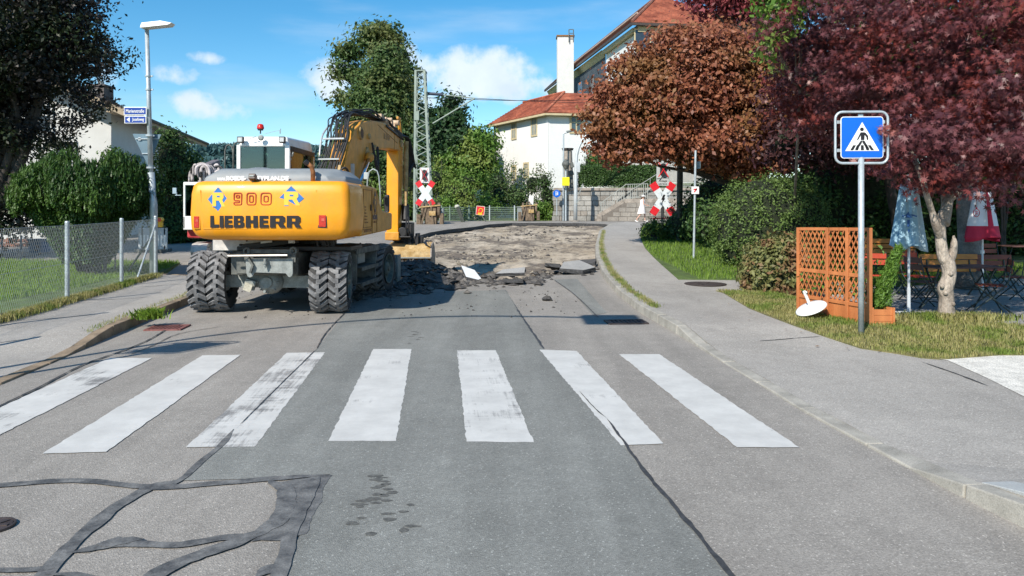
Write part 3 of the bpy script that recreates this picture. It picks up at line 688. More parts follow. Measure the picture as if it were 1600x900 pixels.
# ================================================================ GRASS
def blades(name, n, gen, h, mat, fun, off=.01, wd=.09, parent=None, lean=.5, **tg):
    P = np.array([(*g, 0.) for g in (gen() for _ in range(n))]); P[:, 2] = [fun(x, y)+off for x, y in P[:, :2]]
    hh = h*rng.uniform(.45, 1.3, n); dr = rng.normal(size=(n, 2)); dr /= np.linalg.norm(dr, axis=1)[:, None]; side = np.stack([-dr[:, 1], dr[:, 0], np.zeros(n)], 1)
    ln = rng.uniform(0, lean, n)*hh; W = (wd*hh+.003)[:, None]/2
    base = P; tip = P.copy(); tip[:, :2] += dr*ln[:, None]; tip[:, 2] += hh
    mid = P.copy(); mid[:, :2] += dr*ln[:, None]*.3; mid[:, 2] += hh*.6
    V = np.stack([base-side*W, base+side*W, mid+side*W*.75, tip, mid-side*W*.75], 1).reshape(-1, 3)
    me = bpy.data.meshes.new(name); me.vertices.add(len(V)); me.vertices.foreach_set('co', V.astype(np.float32).ravel())
    me.loops.add(n*5); me.loops.foreach_set('vertex_index', np.arange(n*5, dtype=np.int32)); me.polygons.add(n)
    me.polygons.foreach_set('loop_start', np.arange(n, dtype=np.int32)*5); me.polygons.foreach_set('loop_total', np.full(n, 5, np.int32)); me.update(calc_edges=True); me.materials.append(mat)
    o = bpy.data.objects.new(name, me); C.objects.link(o); return tag(o, kind='stuff', **tg)
m_gr = leafmat('grass_blades', (.15, .27, .03), (.27, .40, .06), .4)
m_gry = leafmat('dry_grass_blades', (.23, .25, .06), (.52, .46, .22), .35, c3=(.19, .27, .05), zscale=1.6)
def inpolyrand(P, bx):
    def g():
        while True:
            x, y = random.uniform(bx[0], bx[1]), bx[2]+(bx[3]-bx[2])*random.random()**1.2
            if inpoly(x, y, P): return x, y
    return g
blades('grass', 60000, inpolyrand(LL, (-17, -8.5, 9, 21)), .085, m_gr, S, .015, label='green grass of the left lawn behind the chain-link fence')
blades('grass', 42000, inpolyrand(lawn2, (4, 13, 15, 40)), .09, m_gr, S, .01, label='bright green grass of the lawn right of the curving sidewalk')
blades('grass', 44000, inpolyrand(verge, (3.6, 9, 7.5, 14.5)), .046, m_gry, S, .01, label='patchy dry grass around the trellis and the purple maple')
def fringe(P, sp, fn=None):
    def g():
        i = random.randrange(len(P)-1); q = P[i].lerp(P[i+1], random.random()); return q.x+random.gauss(0, sp), q.y+random.gauss(0, sp)
    return g
RKg = [q for q in inset(RK, -.21)][8:14]
blades('grass', 5200, fringe(RKg, .045), .05, m_gry, S, .0, label='thin grass growing along the back of the right kerb')
blades('grass', 9000, fringe(LE[1:], .07), .09, m_gry, S, .01, label='dry grass fringe at the foot of the chain-link fence')
LKg = inset(LK, .19)[5:10]
blades('grass', 900, fringe(LKg, .05), .035, m_gry, S, .0, label='sparse grass along the back of the left kerb')
q = gp(232, 498, S); blades('weed', 260, lambda: (q.x+random.gauss(0, .09), q.y+random.gauss(0, .06)), .13, m_gr, S, 0, .12, lean=1.2, label='small weed tuft growing out of the left kerb')
qt = gp(1480, 499, S); blades('grass', 4000, lambda: (qt.x+random.gauss(0, .35), qt.y+random.gauss(-.1, .12)), .09, m_gry, S, .01, label='taller dry grass round the foot of the purple maple')

P = []
gv = inpolyrand(verge, (3.6, 9, 7.5, 13))
for k in range(260): x, y = gv(); P.append((x+random.gauss(-.1, .25), y+random.gauss(-.15, .3), 0)); P[-1] = (*P[-1][:2], S(P[-1][0], P[-1][1])+.02)
leafmesh('fallen_leaves', np.array(P), .045, T_LEAF, leafmat('dead_leaf', (.14, .07, .03), (.30, .16, .06), .1), None, bias=np.array([(0, 0, 1.)]*len(P)), bias_w=.8, label='scattered brown fallen leaves on the verge and the sidewalk edge')
# ================================================================ EXCAVATOR
m_yel = M('excavator_yellow', (.80, .315, .006), .42, var=.09, scale=2.2, fine=.05, bscale=35, coat=.15, spec=.5)
def grime(m, amt, col=(.30, .22, .12)):
    nt = m.node_tree; p = [n for n in nt.nodes if n.type == 'BSDF_PRINCIPLED'][0]; l = p.inputs['Base Color'].links[0].from_socket; v = pos(nt)
    g = ramp(nt, noise(nt, v, 2.6, 8, .72, (1, 1, .45)), .50, .78, 0, amt); sc = ramp(nt, noise(nt, v, 38, 5, .8, (1, 1, .25)), .66, .74, 0, amt*.8)
    c = mixc(nt, g, l, col); c = mixc(nt, sc, c, col); nt.links.new(c, p.inputs['Base Color'])
grime(m_yel, .30)
m_yelshade = M('shaded_yellow', (.62, .27, .025), .5, var=.14, scale=6, col2=(.70, .32, .045), fine=.08, bscale=25)  # shade of the right side put into a darker yellow
grime(m_yelshade, .5)
m_tan = M('muddy_yellow', (.42, .25, .07), .7, var=.3, scale=6, col2=(.50, .36, .18), fine=.2, bscale=30)
m_dgr = M('chassis_grey', (.085, .095, .095), .7, .2, var=.3, scale=7, col2=(.16, .165, .15), fine=.15, bscale=40)
m_lgr = M('dusty_steel', (.26, .28, .27), .65, .25, var=.2, scale=9, fine=.15, bscale=50, bump=.2)
m_hood = M('grey_hood', (.20, .22, .235), .55, var=.08, scale=5)
m_tyre = M('tyre_rubber', (.035, .035, .036), .8, var=.25, scale=10, fine=.2)
m_lug = M('dusty_lug', (.15, .15, .155), .85, var=.35, scale=8, col2=(.24, .24, .245), fine=.25, bscale=60)
m_rim = M('dusty_rim', (.10, .125, .115), .7, .2, var=.3, scale=8, fine=.15, bscale=50)
m_mud = M('hub_mud', (.17, .15, .12), .9, var=.3, scale=20)
m_mat = M('matte_black', (.018, .018, .02), .55, var=.3, scale=20)
m_chrome = M('chrome_rod', (.75, .77, .8), .18, 1, var=.05)
m_cab = M('cab_white', (.78, .79, .78), .35, var=.05, scale=4)
grime(m_cab, .35, (.40, .38, .34)); grime(m_hood, .35, (.30, .28, .25))
m_glass = glassmat('cab_glass', (.30, .46, .40), .06)
m_amber = M('lamp_red', (.55, .02, .01), .25, var=.2, scale=20)
m_taill = M('tail_lamp', (.45, .012, .01), .2, var=.3, scale=40, coat=.5)
m_letter = M('letter_black', (.012, .010, .012), .4, var=.05)
m_lred = M('letter_red', (.38, .035, .01), .4, var=.05)
EX = thing('wheeled_excavator', 'big yellow wheeled excavator standing on the road at the edge of the dug-up part', 'excavator', (-3.82, 13.5, 0))
EXW = wm(EX)
# ---- wheels
TR = .50
def tyre_mesh():
    b = MB(); w_ = .275; hw = w_/2
    prof = [(.27, -hw*.75), (.34, -hw*.98), (.42, -hw*1.03), (.455, -hw*.93), (.462, -hw*.5), (.464, 0), (.462, hw*.5), (.455, hw*.93), (.42, hw*1.03), (.34, hw*.98), (.27, hw*.75)]
    b.lathe(prof, n=48); b.i = 1; n = 21
    def lug(path, th, a0, flip):
        Q = []
        for (u, v) in path:
            Q.append((u*flip, a0+v/TR))
        for i in range(len(Q)-1):
            (u0, a), (u1, c) = Q[i], Q[i+1]; vs = []
            hv = th/2/TR
            for rr, (uu, an) in ((.455, (u0, a)), (.455, (u1, c)), (.498, (u0, a)), (.498, (u1, c))):
                sh = .018 if rr > .47 else 0
                rj = rr-(.022 if abs(uu) > hw*.8 and rr > .47 else 0)
                for sg in (-1, 1):
                    ang = an+sg*(hv*(.8 if rr > .47 else 1.05)); vs.append((rj*math.cos(ang), rj*math.sin(ang), uu))
            b.add(vs, [(0, 1, 3, 2), (4, 6, 7, 5), (0, 4, 5, 1), (2, 3, 7, 6), (0, 2, 6, 4), (1, 5, 7, 3)])
    for k in range(n):
        a0 = 2*math.pi*k/n
        lug([(hw*1.04, -.075), (hw*.32, .012), (-hw*.16, .012)], .088, a0, 1)
        lug([(hw*1.04, -.075), (hw*.32, .012), (-hw*.16, .012)], .088, a0+math.pi/n, -1)
    me = b.mesh('tyre', [m_tyre, m_lug]); bm = bmesh.new(); bm.from_mesh(me); bmesh.ops.recalc_face_normals(bm, faces=bm.faces); bm.to_mesh(me); bm.free(); return me
TY = tyre_mesh()
def rim_mesh():
    b = MB(); b.lathe([(.29, .125), (.30, .14), (.275, .135), (.265, .10), (.25, .06), (.22, .045), (.15, .05), (.13, .10), (.10, .12), (.001, .12)], n=32)
    for k in range(10): a = k*.628; b.cyl((.175*math.cos(a), .175*math.sin(a), .04), (.175*math.cos(a), .175*math.sin(a), .075), .012, n=6)
    b.i = 1; b.cyl((0, 0, .11), (0, 0, .15), .06, .05, n=14)
    me = b.mesh('rim', [m_rim, m_mud]); bm = bmesh.new(); bm.from_mesh(me); bmesh.ops.recalc_face_normals(bm, faces=bm.faces); bm.to_mesh(me); bm.free(); return me
RM = rim_mesh()
CH = R(-4)   # chassis points 4 degrees right of straight ahead
XC = Matrix.Translation((-3.82, 13.5, 0)) @ Matrix.Rotation(CH, 4, 'Z')
for ax, st in ((-1.38, R(10)), (1.42, R(-4))):
    for sd in (-1, 1):
        Wc = XC @ Matrix.Translation((sd*.985, ax, TR)) @ Matrix.Rotation(st, 4, 'Z')
        wheel = thing('wheel', None, None, Wc.translation, 0); wheel.parent = EX; wheel.matrix_basis = EXW.inverted() @ Wc
        for k, off in enumerate((-.148, .148)):
            T = Wc @ Matrix.Translation((sd*off, 0, 0)) @ Matrix.Rotation(R(90)*sd, 4, 'Y') @ Matrix.Rotation(.13*k+ax, 4, 'Z')
            inst(TY, 'tyre', T, wheel)
        T = Wc @ Matrix.Translation((sd*.155, 0, 0)) @ Matrix.Rotation(R(90)*sd, 4, 'Y'); inst(RM, 'rim', T, wheel)
# ---- undercarriage
b = MB(XC); b.bb((-.55, -1.7, .62), (.55, 1.8, .98)); b.bb((-.62, -1.0, .56), (.62, 1.0, .9)); b.bb((-.35, -1.95, .66), (.35, -1.6, 1.0)); b.bb((-1.05, -.15, .85), (1.05, .25, 1.0))
b.build('undercarriage', m_dgr, EX, bev=.02)
b = MB(XC); b.cyl((0, 0, .98), (0, 0, 1.12), .62, n=32); b.cyl((0, 0, 1.10), (0, 0, 1.22), .52, n=32)
for k in range(24): b.box((.57*math.cos(k*.2618), .57*math.sin(k*.2618), 1.14), (.05, .05, .05), rz=k*.2618)
b.build('slewing_ring', m_mat, EX)
for ax in (-1.38, 1.42):
    b = MB(XC @ Matrix.Translation((0, ax, 0))); b.bar((-.75, 0, .5), (.75, 0, .5), .16, .20); b.blob((.02, -.08, .50), (.21, .2, .2), 12, .03, 3)
    b.cyl((-.75, 0, .5), (-.95, 0, .5), .16, .14, n=16); b.cyl((.75, 0, .5), (.95, 0, .5), .16, .14, n=16); b.cyl((.02, -.29, .5), (.02, -.1, .5), .09, .12)
    b.cyl((.0, -.32, .36), (.0, -.26, .36), .025); b.box((-.30, -.16, .46), (.18, .06, .16), ry=.3)
    for k in range(8): b.cyl((.02+.17*math.cos(k*.785), -.24, .5+.17*math.sin(k*.785)), (.02+.17*math.cos(k*.785), -.2, .5+.17*math.sin(k*.785)), .014, n=6)
    b.build('axle', m_lgr if ax < 0 else m_dgr, EX, bev=.01)
    b = MB(XC @ Matrix.Translation((0, ax, 0))); b.box((-.30, -.245, .42), (.13, .02, .13), ry=.35); b.build('mud_patch', M('pale_mud', (.42, .40, .33), .9, var=.2, scale=30), EX)
# rear blade bracket and towing bar
Y0 = 11.42
def sx(px): return (px-800)/F*Y0
def sz(py): return EYE-(py-329)*Y0/F
pl = [(383, 404), (457, 404), (457, 427), (456, 431), (453, 433.5), (450, 433), (446, 427.5), (397, 426), (394, 432), (390, 434), (386, 432), (384, 426)]
b = MB(); b.prism([(sx(a), sz(c)) for a, c in pl], facing((0, Y0+.03, 0), (0, -1, 0)), .03); b.build('tow_plate', m_lgr, EX, bev=.004, seg=1)
b = MB()
for px, py in ((384, 393), (457, 392)):
    pts = [(sx(px)+.045*math.cos(a*.5236), Y0+.04, sz(py)+.05*math.sin(a*.5236)) for a in range(13)]; b.tube(pts, .016, 6); b.bar((sx(px), Y0+.06, sz(py+4)), (sx(px), Y0+.06, sz(py+18)), .07, .05)
b.bar((sx(389), Y0-.01, sz(403)), (sx(396), Y0-.02, sz(414)), .05, .03); b.bar((sx(396), Y0-.02, sz(413)), (sx(392), Y0-.02, sz(426)), .045, .03)
b.bb((sx(384), Y0+.05, sz(396)), (sx(457), Y0+.35, sz(390))); b.bb((sx(386), Y0+.05, sz(404)), (sx(394), Y0+.5, sz(396))); b.bb((sx(448), Y0+.05, sz(404)), (sx(456), Y0+.5, sz(396)))
b.build('tow_bracket', m_dgr, EX)
b = MB(); b.cyl((sx(359), Y0-.06, sz(399.5)), (sx(451), Y0-.06, sz(398.5)), .018, n=10); b.cyl((sx(359), Y0-.06, sz(399.5)), (sx(357), Y0-.06, sz(399.5)), .018, .008, n=10); b.build('tow_bar', M('worn_steel', (.50, .47, .43), .4, .6, var=.2, scale=12), EX)
b = MB(); b.cyl((sx(415.5), Y0-.04, sz(404)), (sx(415.5), Y0-.04, sz(416)), .022, n=10); b.cyl((sx(415.5), Y0-.04, sz(409)), (sx(415.5), Y0-.04, sz(412)), .035, n=10); b.cyl((sx(415.5), Y0-.04, sz(416)), (sx(415.5), Y0-.04, sz(419)), .012, n=8); b.build('hitch_pin', m_lgr, EX)
# step boxes between the wheels, both sides
for sd in (1, -1):
    X2 = XC @ Matrix.Scale(sd, 4, (1, 0, 0))
    b = MB(X2)
    b.add([(.62, -.95, 1.03), (1.22, -.78, 1.0), (1.22, .80, 1.0), (.62, .85, 1.03), (.62, -.95, .99), (1.22, -.78, .96), (1.22, .80, .96), (.62, .85, .99)], [(0, 1, 2, 3), (7, 6, 5, 4), (0, 4, 5, 1), (1, 5, 6, 2), (2, 6, 7, 3), (3, 7, 4, 0)])
    b.bb((1.21, -.77, .90), (1.235, .80, 1.005))
    b.add([(.70, -.80, .98), (1.20, -.66, .96), (1.16, -.52, .36), (.70, -.60, .36), (.70, -.76, .98), (1.20, -.62, .96), (1.16, -.48, .36), (.70, -.56, .36)], [(0, 1, 2, 3), (7, 6, 5, 4), (0, 4, 5, 1), (1, 5, 6, 2), (2, 6, 7, 3), (3, 7, 4, 0)])
    b.add([(.70, .62, .98), (1.20, .70, .96), (1.20, .58, .40), (.70, .50, .40), (.70, .66, .98), (1.20, .74, .96), (1.20, .62, .40), (.70, .54, .40)], [(0, 1, 2, 3), (7, 6, 5, 4), (0, 4, 5, 1), (1, 5, 6, 2), (2, 6, 7, 3), (3, 7, 4, 0)])
    b.bb((.66, -.58, .40), (.70, .6, .97)); b.build('side_box', m_dgr, EX, bev=.006, seg=1)
    for z in (.66, .39):
        b = MB(X2); b.bb((.86, -.52, z-.02), (1.26, .60, z)); b.bb((1.24, -.52, z-.06), (1.262, .60, z+.005)); b.build('step', m_dgr, EX)
    b = MB(X2); b.tube([(1.15, -.25+.07*math.cos(a*.45), 1.0+.07*math.sin(a*.45)) for a in range(8)], .012); b.build('lifting_eye', m_mat, EX)
    b = MB(X2); b.bb((.72, -.2, .70), (1.10, .25, .93)); b.build('tool_box', M('pale_box', (.25, .27, .27), .6, var=.2, scale=8), EX, bev=.01)
# dozer blade ahead of the front wheels
b = MB(XC); prof = [(2.30, .18), (2.22, .35), (2.22, .55), (2.30, .72), (2.34, .70), (2.27, .55), (2.27, .36), (2.35, .18)]
b.prism([(a, c) for a, c in prof], Matrix(((0, 0, 1, 0), (1, 0, 0, 0), (0, 1, 0, 0), (0, 0, 0, 1))), 2.55)
for s_ in (-1.27, 1.27): b.bb((s_-.02, 2.15, .16), (s_+.02, 2.40, .72))
for s_ in (-.4, .4): b.bar((s_, 1.7, .7), (s_, 2.24, .45), .14, .12)
b.build('dozer_blade', m_lgr, EX, bev=.006, seg=1)
# white stand-in for the small excavator's body, seen over the left rear wheels and oily stuff below the house
b = MB(); b.bb((-4.86, 12.05, 1.00), (-3.9, 12.09, 1.235)); b.build('white_board', M('grey_white', (.50, .49, .47), .8, var=.2, scale=7, col2=(.62, .61, .58)), EX, bev=.01)
b = MB(); b.bar((-4.35, 11.98, 1.06), (-3.45, 12.0, 1.17), .05, .09); b.bar((-4.4, 11.98, 1.10), (-4.05, 11.98, 1.04), .05, .03); b.bb((-4.45, 12.0, 1.0), (-2.6, 12.9, 1.07)); b.cyl((-4.28, 11.98, 1.15), (-4.28, 11.98, 1.21), .015); b.build('belly_frame', m_mat, EX, bev=.008, seg=1)
b = MB(); b.bar((-4.04, 11.94, 1.135), (-3.86, 11.945, 1.155), .02, .03); b.box((-3.55, 11.98, 1.17), (.10, .06, .09)); b.build('label_plate', m_white, EX)
b = MB()
for k in range(9):
    x = random.uniform(-3.2, -2.9); b.tube([(x, 12.0, 1.2), (x+.05, 12.05, .95), (x-.02+random.uniform(-.1, .1), 12.15, .75), (x-.1, 12.4, .8)], .018, 6)
b.box((-3.15, 12.3, .9), (.22, .3, .35)); b.box((-2.95, 12.4, .85), (.12, .2, .4)); b.build('hydraulic_pipes', m_mat, EX)
# ---- upper structure
XU = Matrix.Translation((-3.625, 13.3, 0)) @ Matrix.Rotation(R(-.4), 4, 'Z')
def rrect(x0, x1, y0, y1, r, n=6):
    o = []
    for cx, cy, a0 in ((x1-r, y0+r, -90), (x1-r, y1-.05, 0), (x0+r, y1-.05, 90), (x0+r, y0+r, 180)):
        rr = r if cy == y0+r else .05; cx2 = cx if cy == y0+r else (x1-.05 if cx > 0 else x0+.05)
        for k in range(n+1): a = R(a0+90*k/n); o.append((cx2+rr*math.cos(a), cy+rr*math.sin(a)))
    for k in range(1, 16): o.append((x0+r+(x1-x0-2*r)*k/16, y0))
    return o
b = MB(XU); lv = [(1.20, .24), (1.225, .12), (1.28, .045), (1.38, .0), (1.60, -.012), (1.90, .0), (2.02, .02), (2.075, .06), (2.095, .12)]
ring = rrect(-1.19, 1.20, -2.2, -1.12, .11); n = len(ring)
for z, ins in lv:
    for x, y in ring:
        s_ = 1-ins/1.18; yy = y+ins if y < -1.5 else y; yb = .06*(1-(x/1.18)**2) if y < -1.5 else 0
        b.v.append(tuple(XU @ Vector((x*s_, yy-yb, z))))
for i in range(len(lv)-1): b.f += [(i*n+k, i*n+(k+1) % n, (i+1)*n+(k+1) % n, (i+1)*n+k) for k in range(n)]; b.m += [0]*n
b.f += [tuple(range(n))[::-1], tuple(range((len(lv)-1)*n, len(lv)*n))]; b.m += [0, 0]
cw = b.build('counterweight', m_yel, EX, smooth=True); q = cw.modifiers.new('e', 'EDGE_SPLIT'); q.split_angle = R(40)
YR = 13.3-2.2-.055
def rx(px): return (px-800)/F*YR
def rz_(py): return EYE-(py-329)*YR/F
def rearT(px, py, d=.0): 
    x = rx(px); l = (x+3.625)/1.18; return facing((x, YR+.06*l*l-d, rz_(py)), (0, -1, 0))
# recessed panel outline
b = MB(); P = [(311, 297), (316, 357), (487, 357), (494, 297)]
for a, c in ((0, 1), (1, 2), (2, 3)):
    for k in range(8):
        q0 = [P[a][i]+(P[c][i]-P[a][i])*k/8 for i in (0, 1)]; q1 = [P[a][i]+(P[c][i]-P[a][i])*(k+1)/8 for i in (0, 1)]
        b.bar(rearT(*q0).translation, rearT(*q1).translation, .010, .012)
b.build('panel_edge', m_yel, cw)
GL = {'L': [[(0, 0), (1, 0), (1, .27), (.42, .27), (.42, 1), (0, 1)]], 'I': [[(0, 0), (1, 0), (1, 1), (0, 1)]],
 'E': [[(0, 0), (1, 0), (1, .25), (.42, .25), (.42, .39), (.93, .39), (.93, .61), (.42, .61), (.42, .75), (1, .75), (1, 1), (0, 1)]],
 'H': [[(0, 0), (.38, 0), (.38, .37), (.62, .37), (.62, 0), (1, 0), (1, 1), (.62, 1), (.62, .63), (.38, .63), (.38, 1), (0, 1)]],
 'B': [[(0, 0), (.36, 0), (.36, 1), (0, 1)], [(.36, 0), (.85, 0), (1, .12), (1, .40), (.86, .51), (.62, .51), (.62, .24), (.36, .24)], [(.36, 1), (.36, .77), (.60, .77), (.60, .51), (.86, .51), (.96, .60), (.96, .88), (.82, 1)], [(.36, .43), (.62, .43), (.62, .59), (.36, .59)]],
 'R': [[(0, 0), (.36, 0), (.36, 1), (0, 1)], [(.36, 1), (.36, .78), (.62, .78), (.62, .52), (.36, .52), (.36, .34), (.50, .34), (.66, 0), (1.06, 0), (.86, .38), (1, .50), (1, .86), (.84, 1)]]}
for ch, x0, x1 in (('L', 328, 341.5), ('I', 343, 350), ('E', 352, 364.5), ('B', 366, 382), ('H', 383.5, 399), ('E', 401, 413), ('R', 415, 434), ('R', 449.5, 470.5), ('R', 0, 0), ('E', 0, 0)):
    pass
for ch, x0, x1 in (('L', 328, 341.3), ('I', 343, 349), ('E', 351, 363.5), ('B', 365.5, 382), ('H', 384.5, 403.5), ('E', 406, 420), ('R', 422.5, 446), ('R', 448.5, 470)):
    T = rearT(x0, 355.8, .019); b = MB()
    for P_ in GL[ch]: b.prism([(u_*(rx(x1)-rx(x0)), v_*(rz_(337)-rz_(355.8))) for u_, v_ in P_], T, .006)
    b.build('letter', m_letter, cw)
b = MB()
def digit(b, ch, x0, x1, y0, y1, t):
    def rr(x0, x1, y0, y1, w_):
        r = (x1-x0)*.22; o = []
        for cx, cy, a0 in ((x1-r, y0+r, -90), (x1-r, y1-r, 0), (x0+r, y1-r, 90), (x0+r, y0+r, 180)):
            for k in range(4): a = R(a0+30*k); o.append((cx+r*math.cos(a), cy+r*math.sin(a)))
        return o
    T = rearT(0, 0).copy()
    def loop(P, closed=True):
        m_ = len(P)
        for i in range(m_ if closed else m_-1):
            a, c = P[i], P[(i+1) % m_]; b.bar((a[0], YR-.012+.06*((a[0]+3.625)/1.18)**2, a[1]), (c[0], YR-.012+.06*((c[0]+3.625)/1.18)**2, c[1]), t, .008, up=(0, 1, 0))
    W_, H_ = x1-x0, y1-y0; s_ = W_*.30
    if ch == '0': loop(rr(x0, x1, y0, y1, t)); loop(rr(x0+s_, x1-s_, y0+s_, y1-s_, t))
    else:
        loop([(x0, y0+s_), (x0, y0+s_*.3), (x0+s_*.3, y0), (x1-s_*.3, y0), (x1, y0+s_*.4), (x1, y1-s_*.4), (x1-s_*.3, y1), (x0+s_*.3, y1), (x0, y1-s_*.4), (x0, y0+H_*.45), (x0+s_*.3, y0+H_*.36), (x1-s_, y0+H_*.36), (x1-s_, y0+s_), (x0, y0+s_)])
        loop([(x0+s_, y0+H_*.60), (x1-s_, y0+H_*.60), (x1-s_, y1-s_), (x0+s_, y1-s_)])
for ch, a, c in (('9', 365.5, 377.5), ('0', 386, 400), ('0', 408, 424)):
    b = MB(); digit(b, ch, rx(a), rx(c), rz_(320), rz_(301.5), .014); b.build('digit', m_lred, cw)
b = MB()
for ch, a, c in (('9', 365.5, 377.5), ('0', 386, 400), ('0', 408, 424)): pass
m_dblue = M('diamond_blue', (.03, .16, .48), .4, var=.05); m_logo = M('logo_yellow', (.85, .52, .06), .4, var=.04)
def diamond(parent, T, w_, h_, mb, ml, mr, ):
    b = MB(); b.prism([(0, -h_/2-.012), (w_/2+.012, 0), (0, h_/2+.012), (-w_/2-.012, 0)], T @ Matrix.Translation((0, 0, .003)), .002); b.i = 1; b.prism([(0, -h_/2), (w_/2, 0), (0, h_/2), (-w_/2, 0)], T @ Matrix.Translation((0, 0, .006)), .004)
    o = b.build('emblem', [mr, mb], parent)
    k = w_/.36; L_ = [(-.10, -.12), (-.035, -.12), (-.035, -.02), (.02, -.02), (.075, -.12), (.135, -.12), (.08, -.01), (.105, .03), (.105, .085), (.08, .115), (-.11, .115), (-.11, .08), (-.10, .08)]
    b = MB(); b.prism([(x*k, y*h_/.40) for x, y in L_], T @ Matrix.Translation((0, 0, .010)), .004); b.i = 1; b.prism([(x*k, y*h_/.40) for x, y in ((-.02, .035), (.035, .035), (.035, .062), (-.02, .062))], T @ Matrix.Translation((0, 0, .013)), .003); b.prism([(x*k, y*h_/.40) for x, y in ((-.10, -.128), (-.035, -.128), (-.035, -.115), (-.10, -.115))], T @ Matrix.Translation((0, 0, .013)), .003); b.build('emblem_letter', [ml, mb if ml is not mb else mr], o)
diamond(cw, rearT(340, 311.5, .004), .29, .355, m_dblue, m_logo, m_lgr)
diamond(cw, rearT(455, 310, .004), .37, .355, m_dblue, m_logo, m_lgr)
for px, py, w_, h_ in ((305.5, 347, .085, .18), (503.5, 345.5, .115, .185)):
    T = rearT(px, py, -.03); b = MB(T @ Matrix.Translation((0, 0, -.0))); b.box((0, 0, .036), (w_+.02, h_+.02, .02)); b.i = 1; b.box((0, 0, .048), (w_-.01, h_-.01, .015)); b.i = 2; b.box((.01, .02, .057), (w_*.4, h_*.22, .004))
    b.build('tail_light', [m_mat if px > 400 else m_yel, m_taill, M('lens_pale', (.55, .10, .07), .3, var=.2)], EX, bev=.004, seg=1)
# right side house
b = MB(XU); pr = [(-1.14, 1.225), (1.82, 1.265), (1.84, 1.60), (.78, 1.65), (.52, 1.78), (.22, 2.03), (.12, 2.065), (-1.14, 2.08)]
TS = Matrix(((0, 0, 1, 0), (1, 0, 0, 0), (0, 1, 0, 0), (0, 0, 0, 1)))
b.prism(pr, XU.inverted() @ XU @ Matrix.Translation((.85, 0, 0)) @ TS, .64); hs_ = b.build('side_housing', m_yelshade, EX, bev=.035, seg=3)
b = MB(XU); b.prism([(-1.14, 1.225), (.2, 1.24), (.2, 2.06), (-1.14, 2.08)], Matrix.Translation((-.15, 0, 0)) @ TS, 1.4); b.build('engine_deck', m_yelshade, EX, bev=.02)
b = MB(XU); b.bb((-1.12, .2, 1.22), (.5, 1.7, 1.32)); b.build('floor_frame', m_dgr, EX)
sd = 1.175
def side(y, z, d=0): return (sd+d, y, z)
def sbar(b, a, c, w_=.008): b.bar(side(*a), side(*c), w_, .008, up=(1, 0, 0))
b = MB(XU)
for a, c in (((-1.02, 1.36), (-.30, 1.37)), ((-.30, 1.37), (-.30, 2.0)), ((-.30, 2.0), (-1.02, 2.0)), ((-1.02, 2.0), (-1.02, 1.36)), ((-.27, 1.25), (-.27, 2.04)), ((-1.06, 1.33), (-.30, 1.335)), ((.17, 1.27), (.17, 2.0))): sbar(b, a, c)
b.build('door_seam', M('seam_brown', (.22, .09, .01), .6, var=.1), hs_)
b = MB(XU); b.box(side(-.40, 1.70, .005), (.012, .06, .11)); b.build('door_latch', m_mat, hs_, bev=.004, seg=1)
ST = lambda y, z, d=.006: XU @ facing(side(y, z, d), (1, 0, 0))
m_dk2 = M('dark_navy', (.03, .035, .09), .5, var=.1)  # side emblem and lettering in darker tones than the rear ones
diamond(hs_, ST(-.02, 1.79, .0), .30, .40, m_dk2, M('logo_dull', (.62, .30, .05), .5, var=.1), M('rim_dull', (.32, .26, .2), .5, var=.1))
text('lettering', 'RÖDE', ST(-.22, 1.49), .40, .10, m_dk2, hs_, bold=.03)
text('lettering', 'GMBH & CO', ST(-.19, 1.43), .34, .035, M('faded_brown', (.20, .07, .02), .5, var=.1), hs_)
for k, (s_, w_) in enumerate((('Bau', .12), ('Tief', .13), ('Rohr', .15), ('Planum', .23), ('Abriss', .21), ('Aushub', .29))): text('lettering', s_, ST(-.95, 1.70-k*.052), w_, .026, MC['faded_brown'], hs_)
text('lettering', 'TIEFBAU-RECYCLING', ST(-.98, 1.285), .62, .045, MC['faded_brown'], hs_)
# grey hood
b = MB(XU); rg = [(-1.06, -1.80), (1.0, -1.80), (1.05, -1.7), (1.05, -.75), (-1.06, -.75)]
lo_ = [(-1.08, -2.0), (.86, -2.0), (1.10, -1.85), (1.10, -.7), (-1.08, -.7)]; hi_ = [(-.85, -1.86), (.60, -1.86), (.92, -1.66), (.92, -.8), (-.85, -.8)]
for P_, z in ((lo_, 2.05), ([(x*.985, y+.02) for x, y in lo_], 2.16), (hi_, 2.30)): b.v += [tuple(XU @ Vector((x, y, z+(.0)))) for x, y in P_]
for i in range(2): b.f += [(i*5+k, i*5+(k+1) % 5, (i+1)*5+(k+1) % 5, (i+1)*5+k) for k in range(5)]; b.m += [0]*5
b.f.append((10, 11, 12, 13, 14)); b.m.append(0); hd = b.build('engine_hood', m_hood, EX, bev=.05, seg=3)
b = MB(XU); b.blob((-.35, -1.5, 2.28), (.22, .3, .055), 14, .0, 1); b.bb((-1.0, -2.05, 2.07), (-.75, -1.95, 2.10)); b.bb((.35, -2.05, 2.07), (.8, -1.95, 2.095)); b.build('hood_bump', m_hood, hd, smooth=False)
YH = 11.28; TH = facing((((342-800)/F*YH), 13.3-1.955, EYE-(277-329)*YH/F), (0, -1, .28))
m_lw = M('letter_white', (.8, .8, .8), .4, var=.04)
text('lettering', 'www.', facing(((340-800)/F*11.28, 11.262, 2.105), (0, -1, .10)), .13, .045, m_lw, hd, bold=.03)
text('lettering', 'ROEDE-', facing(((354-800)/F*11.28, 11.262, 2.105), (0, -1, .10)), .30, .07, m_lw, hd, bold=.04)
text('lettering', 'TYPLAN.DE', facing(((401-800)/F*11.28, 11.262, 2.105), (0, -1, .10)), .49, .07, m_lw, hd, bold=.04)
